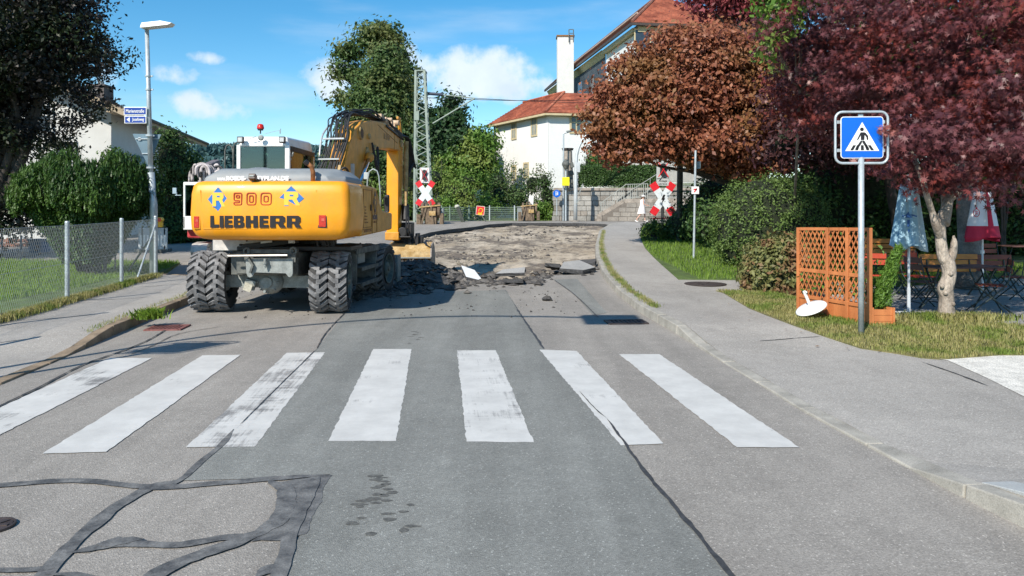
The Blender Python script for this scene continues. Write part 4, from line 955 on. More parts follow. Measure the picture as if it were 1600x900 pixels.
b = MB(); q = at(395, 277, 11.1); b.box(q, (.10, .10, .085), rx=R(-20)); b.bar(q+Vector((0, .05, -.02)), q+Vector((.09, .2, -.08)), .05, .04); b.i = 1; b.box(q+Vector((.0, -.052, .018)), (.075, .02, .03), rx=R(-20)); b.build('rear_camera', [M('camera_brown', (.05, .025, .02), .5), m_lgr], EX, bev=.008)
b = MB(); q = at(489, 283, 11.22); b.tube([q, q+Vector((0, 0, .14)), q+Vector((-.02, -.01, .22)), q+Vector((-.08, -.03, .27))], .035, 12); b.build('exhaust_pipe', M('rusty_pipe', (.30, .13, .05), .7, .4, var=.4, scale=14), EX, smooth=True)
b = MB(); b.cyl(q+Vector((-.07, -.03, .255)), q+Vector((-.11, -.05, .30)), .037, .04, 12); b.build('exhaust_tip', m_mat, EX)
# ---- cab
Yc0, Yc1 = 12.95, 14.55
xl, xr = (369-800)/F*Yc0, (452.5-800)/F*Yc0; zt = 2.95
cabX = thing('cab', None, None, ((xl+xr)/2, 13.7, 1.25)); cabX.parent = EX; cabX.matrix_basis = EXW.inverted() @ Matrix.Translation(((xl+xr)/2, 13.7, 1.25))
b = MB(); b.bb((xl, Yc0, 1.25), (xr, Yc1+.1, 1.95)); b.build('cab_body', m_cab, cabX, bev=.03)
b = MB()
rf = [(xl+.02, Yc0+.02), (xr-.02, Yc0+.02), (xr-.01, Yc1), (xl+.01, Yc1)]
b.add([(x, y, 2.76) for x, y in rf]+[(x+(.04 if x < -4.3 else -.04), y+(.05 if y < 13.5 else -.05), zt+(.04 if y > 13.5 else 0)) for x, y in rf], [(3, 2, 1, 0), (4, 5, 6, 7), (0, 1, 5, 4), (1, 2, 6, 5), (2, 3, 7, 6), (3, 0, 4, 7)])
b.build('cab_roof', m_cab, cabX, bev=.05, seg=3)
for (x, y, w_) in ((xl+.035, Yc0+.045, .07), (xr-.045, Yc0+.045, .085), (xl+.03, Yc1-.03, .05), (xr-.03, Yc1+.02, .05)):
    b = MB(); b.bb((x-w_/2, y-.035, 1.9), (x+w_/2, y+.035, 2.8)); b.build('cab_pillar', m_cab, cabX, bev=.012)
b = MB(); b.bb((xr-.012, Yc0+.05, 2.70), (xr+.012, Yc1, 2.78)); b.bb((xr-.012, Yc0+.05, 1.93), (xr+.012, Yc1, 1.97)); b.build('window_frame', m_mat, cabX)
for (a, c, nm) in (((xl+.08, Yc0+.02, 1.95), (xr-.09, Yc0+.03, 2.76), 'rear_window'), ((xr-.02, Yc0+.09, 1.95), (xr-.012, Yc1, 2.76), 'side_window'), ((xl+.012, Yc0+.09, 1.6), (xl+.02, Yc1, 2.76), 'side_window'), ((xl+.06, Yc1, 1.5), (xr-.06, Yc1+.01, 2.76), 'windscreen')):
    b = MB(); b.bb(a, c); b.build(nm, m_glass, cabX)
b = MB(); xm = (xl+xr)/2+.15; b.bb((xm-.26, 13.35, 1.9), (xm+.26, 13.9, 2.05)); b.bb((xm-.24, 13.30, 2.0), (xm+.24, 13.42, 2.55)); b.bb((xm-.14, 13.30, 2.56), (xm+.14, 13.40, 2.72)); b.build('driver_seat', m_mat, cabX, bev=.04, seg=3)
b = MB(); b.bb((xl+.1, Yc1-.25, 1.9), (xl+.5, Yc1-.1, 2.1)); b.tube([(xl+.45, 14.2, 1.9), (xl+.45, 14.1, 2.2), (xl+.5, 14.0, 2.25)], .03); b.bb((xl+.3, 13.1, 1.95), (xl+.34, 13.15, 2.7)); b.build('controls', m_mat, cabX)
b = MB(); q = at(407, 209, 13.3); b.cyl(q, q+Vector((0, 0, .09)), .012); b.cyl(q+Vector((0, 0, .06)), q+Vector((0, 0, .09)), .045, .055, 14); b.build('beacon_base', m_mat, cabX)
b = MB(); b.lathe([(.062, .0), (.060, .03), (.048, .075), (.02, .085), (.001, .086)], Matrix.Translation(q+Vector((0, 0, .09))), 18); b.build('beacon', m_amber, cabX, smooth=True)
for px in (376, 441): 
    b = MB(); q = at(px, 218.5, 12.9); b.i = 0; b.box(q, (.105, .07, .105), rx=R(-8)); b.i = 1; b.box(q+Vector((0, -.036, .0)), (.08, .01, .08), rx=R(-8))
    b.build('work_light', [m_mat, M('lamp_glass', (.45, .46, .45), .2, var=.2, scale=30)], cabX, bev=.006, seg=1)
b = MB(); q = at(408, 215.5, 12.92); b.lathe([(.05, 0), (.05, .02), (.03, .035), (.001, .036)], Matrix.Translation(q) @ Matrix.Rotation(R(90), 4, 'X'), 16); b.bar(at(390, 217, 12.92), at(400, 213.5, 12.92), .012); b.bar(at(414, 209, 13.2), at(437, 203.5, 13.2), .006); b.bar(at(437, 203.5, 13.2), at(437, 208.5, 13.2), .006); b.tube([at(438, 209, 13.2), at(438.5, 201, 13.2)], .006); b.build('antenna', m_lgr, cabX)
for pts in ([(365, 285), (365, 229), (367, 224), (372, 222)], [(352, 285), (351.5, 236), (354, 227.5), (358, 226), (362, 229), (364, 237), (364.5, 285)]):
    b = MB(); b.tube([at(a, c, 13.5) for a, c in pts], .014, 8); b.build('grab_rail', m_dgr, EX, smooth=True)
b = MB(); b.tube([at(a, c, 14.3) for a, c in [(573, 330), (573.5, 300), (574, 283), (577, 268), (583, 264), (589, 267), (592, 275), (594, 300), (594.5, 332)]], .014, 8)
b.tube([at(594, 326, 14.3), at(600, 333, 14.5), at(606, 330, 14.6)], .012, 8); b.tube([at(577, 335, 14.3), at(584, 331, 14.3), at(594, 332, 14.3)], .012, 8)
b.build('grab_rail', M('rail_grey', (.33, .38, .38), .5, .4, var=.1), EX, smooth=True)
b = MB(); q = at(573, 274, 14.4); b.bb((q.x-.06, q.y, q.z-.08), (q.x+.03, q.y+.06, q.z+.06)); q = at(547, 266, 14.5); b.bb((q.x-.11, q.y, q.z-.16), (q.x+.08, q.y+.05, q.z+.13)); q = at(603, 318, 15.2); b.build('mirror_bracket', M('mirror_grey', (.42, .46, .47), .5, var=.1), EX, bev=.015)
b = MB(); q = at(604.5, 318, 15); b.box(q, (.10, .10, .36)); b.build('mirror', m_mat, EX, bev=.03, seg=3)
# ---- boom, stick, bucket (swung 7 degrees to the right)
BH = R(-5.4); XB = Matrix.Translation((-3.37, 14.0, 0)) @ Matrix.Rotation(BH, 4, 'Z')
TB = XB @ TS
bp = [(-.25, 1.6), (.08, 2.35), (.45, 2.95), (.8, 3.27), (1.3, 3.47), (1.9, 3.58), (2.8, 3.66), (4.5, 3.62), (4.78, 3.40), (4.75, 3.14), (3.4, 3.10), (2.3, 2.98), (1.75, 2.80), (1.35, 2.45), (.6, 1.6)]
def bl(a, i): return a[i]
b = MB(); b.prism(bp, TB, .34); boom = b.build('boom', m_yelshade, EX, bev=.03, seg=2)
for s_, z, r in ((1.15, 3.22, .13), (1.75, 3.22, .06), (1.6, 2.88, .10), (4.5, 3.32, .10), (2.15, 3.02, .06)):
    b = MB(); b.cyl(XB @ Vector((-.20, s_, z)), XB @ Vector((.21, s_, z)), r, n=18); b.build('pivot_pin', m_tan, boom, bev=.012)
b = MB(); b.cyl(XB @ Vector((-.21, 1.15, 3.22)), XB @ Vector((.215, 1.15, 3.22)), .09, n=16); b.build('pin_cap', M('pin_dark', (.09, .035, .015), .6), boom)
b = MB(); w0 = Vector
for a, c in (((2.45, 3.55), (4.2, 3.30)), ((3.9, 3.12), (3.9, 3.60))): b.bar(XB @ Vector((.172, *a)), XB @ Vector((.172, *c)), .010, .008)
b.build('weld_seam', MC['seam_brown'], boom)
text('lettering', 'R 900', XB @ facing((.174, 2.95, 3.28), (1, 0, 0)), .5, .14, M('worn_print', (.36, .20, .08), .6, var=.2), boom, bold=.03)
# lift cylinder below the knee
b = MB(); b.cyl(XB @ Vector((.26, .55, 2.0)), XB @ Vector((.26, 1.45, 2.72)), .045, n=14); b.build('cylinder_rod', m_chrome, boom, smooth=True)
b = MB(); b.cyl(XB @ Vector((.26, -.1, 1.5)), XB @ Vector((.26, .75, 2.14)), .085, n=16); b.cyl(XB @ Vector((.26, .60, 2.03)), XB @ Vector((.26, .77, 2.16)), .11, n=16); b.blob(XB @ Vector((.26, 1.5, 2.76)), (.10, .10, .11), 12, 0, 1); b.build('lift_cylinder', m_yelshade, boom, smooth=False, bev=.008)
b = MB(); q = at(549, 268, 14.3)
# stick
XS = XB @ Matrix.Translation((0, 4.62, 0))
sp = [(-.22, 3.45), (.12, 3.62), (.30, 3.35), (.26, 2.6), (.10, .98), (-.12, .90), (-.26, 1.0), (-.24, 2.2)]
b = MB(); b.prism(sp, XS @ TS, .30); stick = b.build('stick', m_yel, EX, bev=.025)
b = MB(XS); b.bb((-.175, -.30, .92), (.175, -.10, 1.12)); b.build('stick_end', m_yelshade, stick, bev=.02)
b = MB(XS); b.box((.26, .05, 1.95), (.08, .12, .35)); b.cyl((.24, .15, 2.0), (.24, .22, 3.4), .06, n=12); b.build('bucket_cylinder', m_tan, stick)
b = MB(XS); b.bb((.10, .05, .86), (.42, .35, 1.35)); b.cyl((.24, -.22, 1.12), (.24, .32, 1.12), .12, n=14); b.cyl((.28, .0, 1.4), (.24, .1, 1.8), .10, n=12); b.bar((.26, .15, 1.3), (.36, .42, .80), .16, .12); b.bar((-.05, .1, .95), (.3, .3, .78), .16, .14); b.build('bucket_linkage', m_mat, stick, bev=.02)
b = MB(XS); b.cyl((-.1, -.24, 1.0), (.45, -.24, 1.0), .02); b.tube([(.38, -.2, 1.5), (.42, -.26, 1.3), (.40, -.2, 1.1), (.44, -.1, .95)], .018, 6); b.tube([(.34, -.2, 1.6), (.36, -.28, 1.25), (.34, -.2, 1.0)], .018, 6); b.build('hose', m_black, stick)
b = MB(); q = at(655, 372, 18.6)
YB = 18.75
bucket = thing('bucket', None, None, (-2.45, YB, .8)); bucket.parent = EX; bucket.matrix_basis = EXW.inverted() @ Matrix.Translation((-2.45, YB, .8))
pf = [(-.38, .50), (-.36, .64), (-.22, .80), (.05, .86), (.30, .72), (.44, .46), (.42, .24), (.36, .10)]
xa, xb_ = (610-800)/F*YB, (676-800)/F*YB
b = MB(); n = len(pf); vs = [(x, YB+a, z) for x in (xa, xb_) for a, z in pf]+[(x, YB+a*.93, z*.96) for x in (xa, xb_) for a, z in pf]
fs = [(k, k+1, n+k+1, n+k) for k in range(n-1)]+[(2*n+k+1, 2*n+k, 3*n+k, 3*n+k+1) for k in range(n-1)]+[(0, n, 3*n, 2*n), (n-1, 3*n-1, 4*n-1, 2*n-1)]
b.add(vs, fs); b.build('bucket_shell', m_tan, bucket)
for x in (xa, xb_):
    b = MB(); b.prism([(a*1.12, z) for a, z in pf]+[(-.1, .06)], Matrix.Translation((x, YB, 0)) @ TS, .035); b.build('side_plate', M('worn_grey_steel', (.30, .26, .23), .6, .3, var=.3, scale=8), bucket, bev=.004, seg=1)
b = MB(); b.bb((xa, YB-.42, .47), (xb_, YB-.34, .50)); b.build('cutting_edge', m_lgr, bucket)
b = MB(); b.bb((-2.72, YB-.12, .80), (-2.25, YB+.15, 1.0)); b.bb((-2.60, YB-.2, .78), (-2.52, YB+.2, 1.08)); b.bb((-2.42, YB-.2, .78), (-2.34, YB+.2, 1.08)); b.add([(-2.2, YB-.3, .84), (-2.0, YB-.35, .72), (xb_, YB-.3, .78), (xb_, YB+.2, .86), (-2.2, YB+.2, .9)], [(0, 1, 2, 3, 4)]); b.build('bucket_hitch', m_mat, bucket, bev=.01)
# hoses
def bez(P, n=16):
    o = []
    for i in range(n+1):
        t = i/n; Q = [Vector(p) for p in P]
        while len(Q) > 1: Q = [Q[k].lerp(Q[k+1], t) for k in range(len(Q)-1)]
        o.append(Q[0])
    return o
for k in range(15):
    f = k/14; p0 = at(486+43*f+random.uniform(-2, 2), 284, 13.75); p1 = at(503+30*f+random.uniform(-1.5, 1.5), 249, 14.0); p2 = at(511+33*f+random.uniform(-1.5, 1.5), 216, 14.25)
    p3 = at(514+32*f+random.uniform(-4, 4), 196, 14.5); p4 = at(520+30*f+random.uniform(-5, 5), 180+random.uniform(-4, 5), 14.9)
    s_ = 1.6+random.random()*.3; off = -.13+.26*((k*7) % 15)/14
    p5 = XB @ Vector((off, s_, 3.66+random.uniform(.0, .14))); p6 = XB @ Vector((off, 2.4, 3.70+random.uniform(0, .16))); p7 = XB @ Vector((off, 3.0+random.uniform(0, .4), 3.70+random.uniform(.02, .06)))
    b = MB(); b.tube(spline([p0, p1, p2, p3, p4, p5, p6, p7], 5), .012+.006*random.random(), 7); b.build('hose', m_black, EX, smooth=True)
for k in range(6):
    o_ = -.12+.05*k; b = MB(); b.tube(spline([XB @ Vector((o_, 2.9, 3.70)), XB @ Vector((.08+o_*.4, 3.5, 3.75+random.uniform(-.02, .05))), XB @ Vector((.19, 4.2, 3.60-k*.02)), XB @ Vector((.22+k*.02, 4.85, 3.45)), XB @ Vector((.26+k*.03, 5.1, 3.0-k*.05)), XB @ Vector((.24+k*.03, 5.0, 2.45+k*.08)), XB @ Vector((.2, 4.8, 2.3))]), .02, 6); b.build('hose', m_black, EX, smooth=True)
for k in range(4):
    b = MB(); q = XB @ Vector((.24, 2.1, 2.9)); b.tube(spline([XB @ Vector((.2, 1.9, 3.1)), XB @ Vector((.24+k*.01, 2.0+k*.05, 2.7-.06*k)), XB @ Vector((.24, 2.15+k*.04, 2.45)), XB @ Vector((.22, 2.3, 2.7+.1*k)), XB @ Vector((.2, 2.25, 3.0))]), .02, 6); b.build('hose', m_black, EX, smooth=True)
for (a, c, y, D_) in ((504.5, 538, 217, 14.15), (497, 530, 249, 13.95)):
    b = MB(); b.bar(at(a, y, D_), at(c, y-.5, D_), .035, .035); b.build('hose_clamp', M('clamp_silver', (.55, .56, .55), .4, .5, var=.1), EX, bev=.006, seg=1)
b = MB(); b.tube(spline([at(499, 245, 14.0), at(502, 218, 14.2), at(508, 204, 14.4), at(516, 195, 14.6)]), .018, 8); b.build('hose_guide', MC['clamp_silver'], EX, smooth=True)
b = MB(); b.tube(spline([at(527, 284, 13.6), at(530, 270, 13.6), at(538, 262, 13.6), at(544, 268, 13.7), at(546, 276, 13.8)]), .022, 8); b.build('hose', m_black, EX, smooth=True)
b = MB(); b.bar(at(527, 285, 13.8), at(531, 258, 13.9), .06, .03); b.bar(at(521, 287, 13.8), at(526, 270, 13.9), .03, .03); b.build('hose_bracket', m_tan, EX, bev=.006, seg=1)
b = MB(XB)
for (s_, z, r, l) in ((3.3, 3.76, .07, .25), (3.6, 3.80, .05, .3), (3.95, 3.82, .06, .2), (4.25, 3.80, .07, .3)): b.cyl((-.1, s_, z), (-.1+l, s_, z), r, n=10); b.box((.02, s_, z-.06), (.2, .14, .14))
b.box((.0, 3.2, 3.80), (.16, .2, .16)); b.build('valve_block', M('valve_beige', (.50, .36, .24), .6, var=.3, scale=10), EX, bev=.01)
b = MB(XB); b.bar((.15, 4.55, 3.55), (.12, 4.45, 3.95), .05); b.bar((.15, 4.7, 3.45), (.12, 4.6, 3.95), .05); b.bar((.12, 4.4, 3.95), (.12, 4.65, 3.95), .06); b.build('hose_support', m_yelshade, EX, bev=.01)
b = MB()
for k in range(22):
    s_ = 3.15+1.55*k/21; b.box(XB @ Vector((.19, s_, 3.60-.16*k/21)), (.03, .06, .05), rz=BH)
b.build('hose_chain', m_mat, EX)
# ================================================================ SECOND, SMALL EXCAVATOR
ME = thing('small_excavator', 'white and red tracked mini excavator half hidden behind the big yellow one', 'excavator', (-8.4, 20.5, H(0, 20)))
q0 = at(297, 415, 19.4); b = MB()
xo = (283-800)/F*19.6
def trk(cx, nm):
    zg = H(0, 20.4)
    prof = [(-1.0, .36), (-.9, .50), (-.6, .56), (.7, .56), (.95, .46), (1.0, .30), (.9, .10), (.55, .0), (-.45, .0), (-.8, .10)]
    b = MB(Matrix.Translation((cx, 20.6, zg+.0)) @ Matrix.Rotation(R(18), 4, 'Z')); n = len(prof)
    vs = [(x, a, z) for x in (-.2, .2) for a, z in prof]+[(x, a*.93, .28+(z-.28)*.84) for x in (-.2, .2) for a, z in prof]
    b.add(vs, [(k, (k+1) % n, n+(k+1) % n, n+k) for k in range(n)]+[(2*n+(k+1) % n, 2*n+k, 3*n+k, 3*n+(k+1) % n) for k in range(n)]+[(k, 2*n+k, 2*n+(k+1) % n, (k+1) % n) for k in range(n)]+[(n+(k+1) % n, 3*n+(k+1) % n, 3*n+k, n+k) for k in range(n)])
    b.build('track', M('track_white', (.55, .54, .50), .7, var=.15, scale=10), ME, bev=.01, seg=1)
    b = MB(Matrix.Translation((cx, 20.6, zg)) @ Matrix.Rotation(R(18), 4, 'Z')); b.bb((-.15, -.65, .12), (.15, .65, .42))
    for k in range(6): b.cyl((-.17, -.5+.2*k, .12), (.17, -.5+.2*k, .12), .07, n=10)
    b.build('track_frame', m_cab, ME, bev=.01, seg=1)
trk(-8.6, 'track'); trk(-7.4, 'track')
b = MB(); b.bb((-8.85, 20.2, .75+.15), (-7.3, 21.8, 1.05+.15)); b.build('red_skirt', M('mini_red', (.50, .05, .06), .4, var=.1), ME, bev=.05, seg=3)
b = MB(); xa = (286-800)/F*20; b.bb((xa, 20.0, 1.15), (xa+.06, 20.08, 2.35)); b.bb((xa, 21.3, 1.15), (xa+.06, 21.36, 2.35)); b.bb((xa+.95, 20.0, 1.15), (xa+1.0, 20.08, 2.35)); b.bb((xa, 20.0, 2.33), (xa+1.05, 21.4, 2.42)); b.bb((xa, 20, 1.13), (xa+1.0, 21.4, 1.5)); b.bb((xa+.1, 20.3, 1.5), (xa+.9, 21.2, 1.9)); b.build('cab_frame', m_cab, ME, bev=.02)
b = MB(); b.bb((xa+.06, 20.03, 1.5), (xa+.95, 20.04, 2.33)); b.bb((xa+.02, 20.08, 1.5), (xa+.03, 21.3, 2.33)); b.build('cab_window', m_glass, ME)
b = MB(); b.bar(at(283, 305, 20), at(274, 305, 20.2), .02); b.bar(at(276, 305, 20.2), at(276, 300, 20.2), .02); b.box(at(273, 298, 20.2), (.10, .04, .16)); b.build('mirror', M('mirror_face', (.35, .45, .52), .2, var=.1), ME)
# raised boom end with pale hoses
b = MB(); b.bar((-8.0, 21.5, 1.3), at(325, 262, 22), .26, .3); b.bar(at(325, 262, 22), at(338, 256, 23), .24, .26); b.build('boom', M('mini_grey', (.16, .14, .15), .7, var=.4, scale=9), ME, bev=.03)
for k in range(26):
    a = at(random.uniform(303, 343), random.uniform(252, 262)+8*abs(random.uniform(303, 343)-322)/20, random.uniform(21.3, 22.4)); r_ = random.uniform(.07, .2); hgt = random.uniform(.1, .32)
    b = MB(); b.tube(spline([a+Vector((-r_, 0, -hgt*1.6)), a+Vector((-r_*.9, 0, -hgt*.4)), a+Vector((0, random.uniform(-.05, .05), 0)), a+Vector((r_*.8, 0, -hgt*.5)), a+Vector((r_, .03, -hgt*1.9))], 4), random.uniform(.022, .045), 6); b.build('hose', M('pale_hose', (.42, .38, .38), .6, var=.4, scale=6) if k % 3 else m_mat, ME, smooth=True)
# ================================================================ PLANTS
def tree(name, label, base, ells, nc, per, spread, size, tmpl, lm, cat='tree', trunk_r=.2, bark=None, group=None, surf=.72, flat=.6, bias_w=.45, droop=.3, core=0., nlimb=9, tr_h=None, seed=3, extra=None, lump=.12, wob=.08):
    base = Vector(base); t = thing(name, label, cat, base, 0, group); bark = bark or m_bark
    cs = [Vector(e[0]) for e in ells]; cen = sum(cs, Vector())/len(cs)
    fork = base.lerp(Vector((cen.x, cen.y, min(e[0][2]-e[1][2]*.5 for e in ells))), .9); fork.z = max(fork.z, base.z+.3)
    if tr_h: fork = base+Vector((0, 0, tr_h))
    b = MB(); b.tube([base+Vector((0, 0, -.2)), base+Vector((0, 0, .15)), base.lerp(fork, .5)+Vector((trunk_r*.3, 0, 0)), fork], [trunk_r*1.35, trunk_r*1.05, trunk_r*.85, trunk_r*.75], 10)
    rr = random.Random(seed); tips = []
    for k in range(nlimb):
        e = ells[k % len(ells)]; d_ = Vector((rr.gauss(0, 1), rr.gauss(0, 1), rr.gauss(.3, .8))).normalized()
        tips.append((Vector(e[0])+Vector((d_.x*e[1][0], d_.y*e[1][1], d_.z*e[1][2]))*.7, trunk_r*.12))
    limbs(b, fork, tips, trunk_r*.5, 5, seed, wob); b.build('trunk', bark, t, smooth=True)
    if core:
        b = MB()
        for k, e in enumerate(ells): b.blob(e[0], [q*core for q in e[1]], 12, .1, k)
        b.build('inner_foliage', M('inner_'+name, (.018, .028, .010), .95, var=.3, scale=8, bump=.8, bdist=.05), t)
    P, O = clumps(ells, nc, per, spread, surf, flat, lump)
    leafmesh('crown', P, size, tmpl, lm, t, bias=O, bias_w=bias_w, droop=droop)
    return t
def E(px, py, D_, rx_, ry_, depth=None):
    """ellipsoid seen at a place of the picture with half sizes in picture units"""
    return (tuple(at(px, py, D_)), (rx_*D_/F, (depth if depth else rx_*D_/F), ry_*D_/F))
# ---------------------------------------------------------------- left side
lm_beech = leafmat('copper_beech_leaf', (.010, .010, .008), (.026, .020, .018), .12, .5, c3=(.020, .034, .010), zscale=.7)
DB = 21.5
tree('copper_beech', 'huge dark purple-leaved beech in the upper left corner over the fence', (-17.5, 22, S(-17, 22)),
     [E(-60, 60, DB, 190, 130), E(55, -20, DB, 75, 90), E(38, 95, DB-.3, 62, 68), E(-18, 188, DB, 68, 60), E(-60, 280, DB+.5, 90, 80), E(112, 50, DB, 30, 55), E(-130, 180, DB, 120, 160), E(5, 330, DB, 42, 50), E(38, 212, DB-.2, 36, 20)], 1100, 100, .36, .135, T_LEAF, lm_beech, trunk_r=.35, bark=m_barkdark, droop=.5, bias_w=.3, nlimb=16)
bch = [o for o in bpy.data.objects if o.name.startswith('copper_beech')][0]
# twigs reaching out
tw = []
for (a, c, e, f) in ((120, 30, 172, 60), (120, 60, 178, 88), (115, 70, 175, 108), (110, 95, 165, 115), (120, 10, 160, 30), (110, -10, 155, 5), (110, 160, 185, 160), (90, 190, 160, 178), (80, 215, 128, 232), (60, 232, 118, 205), (110, 130, 150, 152), (60, 240, 100, 262)):
    for k in range(int(abs(e-a)/1.3)):
        t = k/(abs(e-a)/1.3); q = at(a+(e-a)*t+random.gauss(0, 2.5), c+(f-c)*t+random.gauss(0, 4.5*(1.2-t))+6*math.sin(t*3.1), DB-.3+random.gauss(0, .25))
        for j in range(7): tw.append(tuple(q+Vector((random.gauss(0, .08), random.gauss(0, .2), random.gauss(0, .08)))))
leafmesh('twig_leaves', np.array(tw), .13, T_LEAF, lm_beech, bch, droop=.4)
# big vase-shaped yew behind the fence
lm_yew = leafmat('yew_leaf', (.018, .050, .009), (.045, .105, .016), .15, .5, c3=(.065, .125, .02), zscale=.9)
yb = gp(146, 432, S); DY = yb.y
yew = thing('yew_bush', 'large dense dark green yew bush behind the chain-link fence', 'bush', yb)
P = []; O = []; A = []
for k in range(4600):
    a = random.uniform(0, 2*math.pi); h = random.random(); u_ = random.random()**.35
    zz = .15+.85*h; rr_ = (.16+.84*min(1, (zz*1.25)**1.15))*1.0 if zz < .62 else math.sqrt(max(0, 1-((zz-.62)/.42)**2.6))
    rad = 1.42*rr_*(.80+.2*u_)*(1+.10*math.sin(a*5+1)+.06*math.sin(a*11)); top = 2.50*(1+.05*math.sin(a*4+2)+random.gauss(0, .012))
    c = Vector((yb.x-.25+rad*math.cos(a), yb.y+.2+rad*.85*math.sin(a), yb.z+zz*top)); out = Vector((math.cos(a), math.sin(a), .6))
    if rr_ < .35 and zz > .8: c = Vector((yb.x-.35+random.uniform(-.9, .9), yb.y+random.uniform(-.9, .9), yb.z+top*random.uniform(.95, 1.04)))
    L0 = random.uniform(.12, .30)
    for j in range(22):
        t = random.random(); P.append((c.x+random.gauss(0, .016)+out.x*L0*t*.45, c.y+random.gauss(0, .016)+out.y*L0*t*.45, c.z+L0*(t*1.3-.4))); O.append(out); A.append((0, 0, 1))
leafmesh('crown', np.array(P), .12, (np.array([(-.11, -.5, 0), (.11, -.5, 0), (0, .5, .04)]), [(0, 1, 2)]), lm_yew, yew, bias=np.array([tuple(o) for o in O]), bias_w=.3, along=np.array(A), along_w=.75)
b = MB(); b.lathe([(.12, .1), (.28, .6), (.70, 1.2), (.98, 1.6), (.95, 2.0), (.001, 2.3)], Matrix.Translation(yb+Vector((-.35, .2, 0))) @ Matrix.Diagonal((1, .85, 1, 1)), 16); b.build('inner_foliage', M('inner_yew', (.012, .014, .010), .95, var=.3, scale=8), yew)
b = MB()
for k in range(9): b.tube([yb+Vector((random.uniform(-.2, .2), .1, -.1)), yb+Vector((random.uniform(-.7, .3), .1, .9))], .04)
b.build('stem', m_barkdark, yew)
# sapling by the house and the dark tree right of the lamp
lm_g1 = leafmat('leaf_mid_green', (.045, .10, .018), (.11, .19, .035), .3)
lm_g2 = leafmat('leaf_dark_green', (.030, .072, .018), (.075, .14, .032), .25)
lm_g3 = leafmat('leaf_bright_green', (.07, .16, .022), (.16, .27, .045), .3, c3=(.20, .26, .06), zscale=.5)
tree('sapling', 'thin young tree with loose pale leaves above the yew bush', gp(180, 425, S), [E(172, 240, 20, 14, 14), E(185, 262, 20, 12, 20), E(188, 245, 20, 8, 20)], 30, 24, .08, .10, T_LEAF, lm_g1, trunk_r=.02, surf=.3, nlimb=6)
gB = gp(272, 394)
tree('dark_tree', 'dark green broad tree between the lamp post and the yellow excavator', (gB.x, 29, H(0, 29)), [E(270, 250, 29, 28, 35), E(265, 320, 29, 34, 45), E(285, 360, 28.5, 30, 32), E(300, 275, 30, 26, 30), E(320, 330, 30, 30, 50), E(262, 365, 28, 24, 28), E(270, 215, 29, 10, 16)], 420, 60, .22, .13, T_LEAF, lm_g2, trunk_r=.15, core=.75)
# ---- chain-link fence
m_wire = M('fence_wire', (.40, .43, .43), .5, .3, var=.1, scale=20)
fp = [gp(*q, S) for q in ((-190, 570), (-30, 512), (105, 472), (190, 447), (243, 433))]
FE = thing('chain_link_fence', 'galvanised chain-link fence with round posts along the left lawn', 'fence', fp[2])
top_px = [None, None, 357, 353, 352]; FH = 1.27
for i, q in enumerate(fp):
    b = MB(); b.cyl(q+Vector((0, 0, -.1)), q+Vector((0, 0, FH+.06)), .036, n=14); b.cyl(q+Vector((0, 0, FH+.06)), q+Vector((0, 0, FH+.085)), .040, .03, n=14); b.build('post', m_pole, FE, smooth=False)
e = fp[-1]; e3 = fp[-2]
b = MB(); dd = (e3-e).normalized(); b.cyl(e+Vector((0, 0, FH-.1)), e+dd*.95+Vector((0, 0, .02)), .02, n=8); b.build('brace', m_pole, FE)
b = MB(); b.cyl(e+Vector((0, 0, FH-.25)), e+Vector((-1.1, .9, .02)), .022, n=8); b.build('brace', M('brace_dark', (.13, .15, .15), .6, var=.1), FE)
b = MB()
for i in range(len(fp)-1):
    A_, B_ = fp[i]+Vector((0, -.03, 0)), fp[i+1]+Vector((0, -.03, 0)); l = (B_-A_).length; n = int(l/.062); up = Vector((0, 0, FH-.02)); sh = (FH*.52/l)
    for k in range(-int(n*sh)-1, n+int(n*sh)+1):
        for sg in (1, -1):
            t0, t1 = k/n, k/n+sg*sh; h0, h1 = 0., 1.
            def clip(t0, t1, h0, h1):
                for lim, ge in ((0, True), (1, False)):
                    a_in = t0 >= lim if ge else t0 <= lim; b_in = t1 >= lim if ge else t1 <= lim
                    if not a_in and not b_in: return None
                    if a_in != b_in:
                        f = (lim-t0)/(t1-t0); hm = h0+(h1-h0)*f
                        if a_in: t1, h1 = lim, hm
                        else: t0, h0 = lim, hm
                return t0, t1, h0, h1
            c = clip(t0, t1, h0, h1)
            if c and abs(c[1]-c[0]) > 1e-3:
                p_, q_ = A_.lerp(B_, c[0])+up*c[2]+Vector((0, 0, .03)), A_.lerp(B_, c[1])+up*c[3]+Vector((0, 0, .03)); b.cyl(p_, q_, 0.0016, n=3, cap=False)
    for h in (.04, .65, FH+.01): b.cyl(A_+Vector((0, 0, h)), B_+Vector((0, 0, h)), .003, n=4, cap=False)
b.build('wire_mesh', m_wire, FE, recalc=False, kind='stuff')
for px, t_, bt in ((3, 352, 402), (33, 368, 405)):
    g_ = at(px, bt, 25); b = MB(); b.cyl(g_, at(px, t_, 25), .035, n=8); o_ = b.build('fence_post', M('post_dark', (.10, .13, .17), .6, var=.1), label='thin dark post behind the left lawn, '+('nearest the picture edge' if px < 10 else 'second from the picture edge'), cat='post')
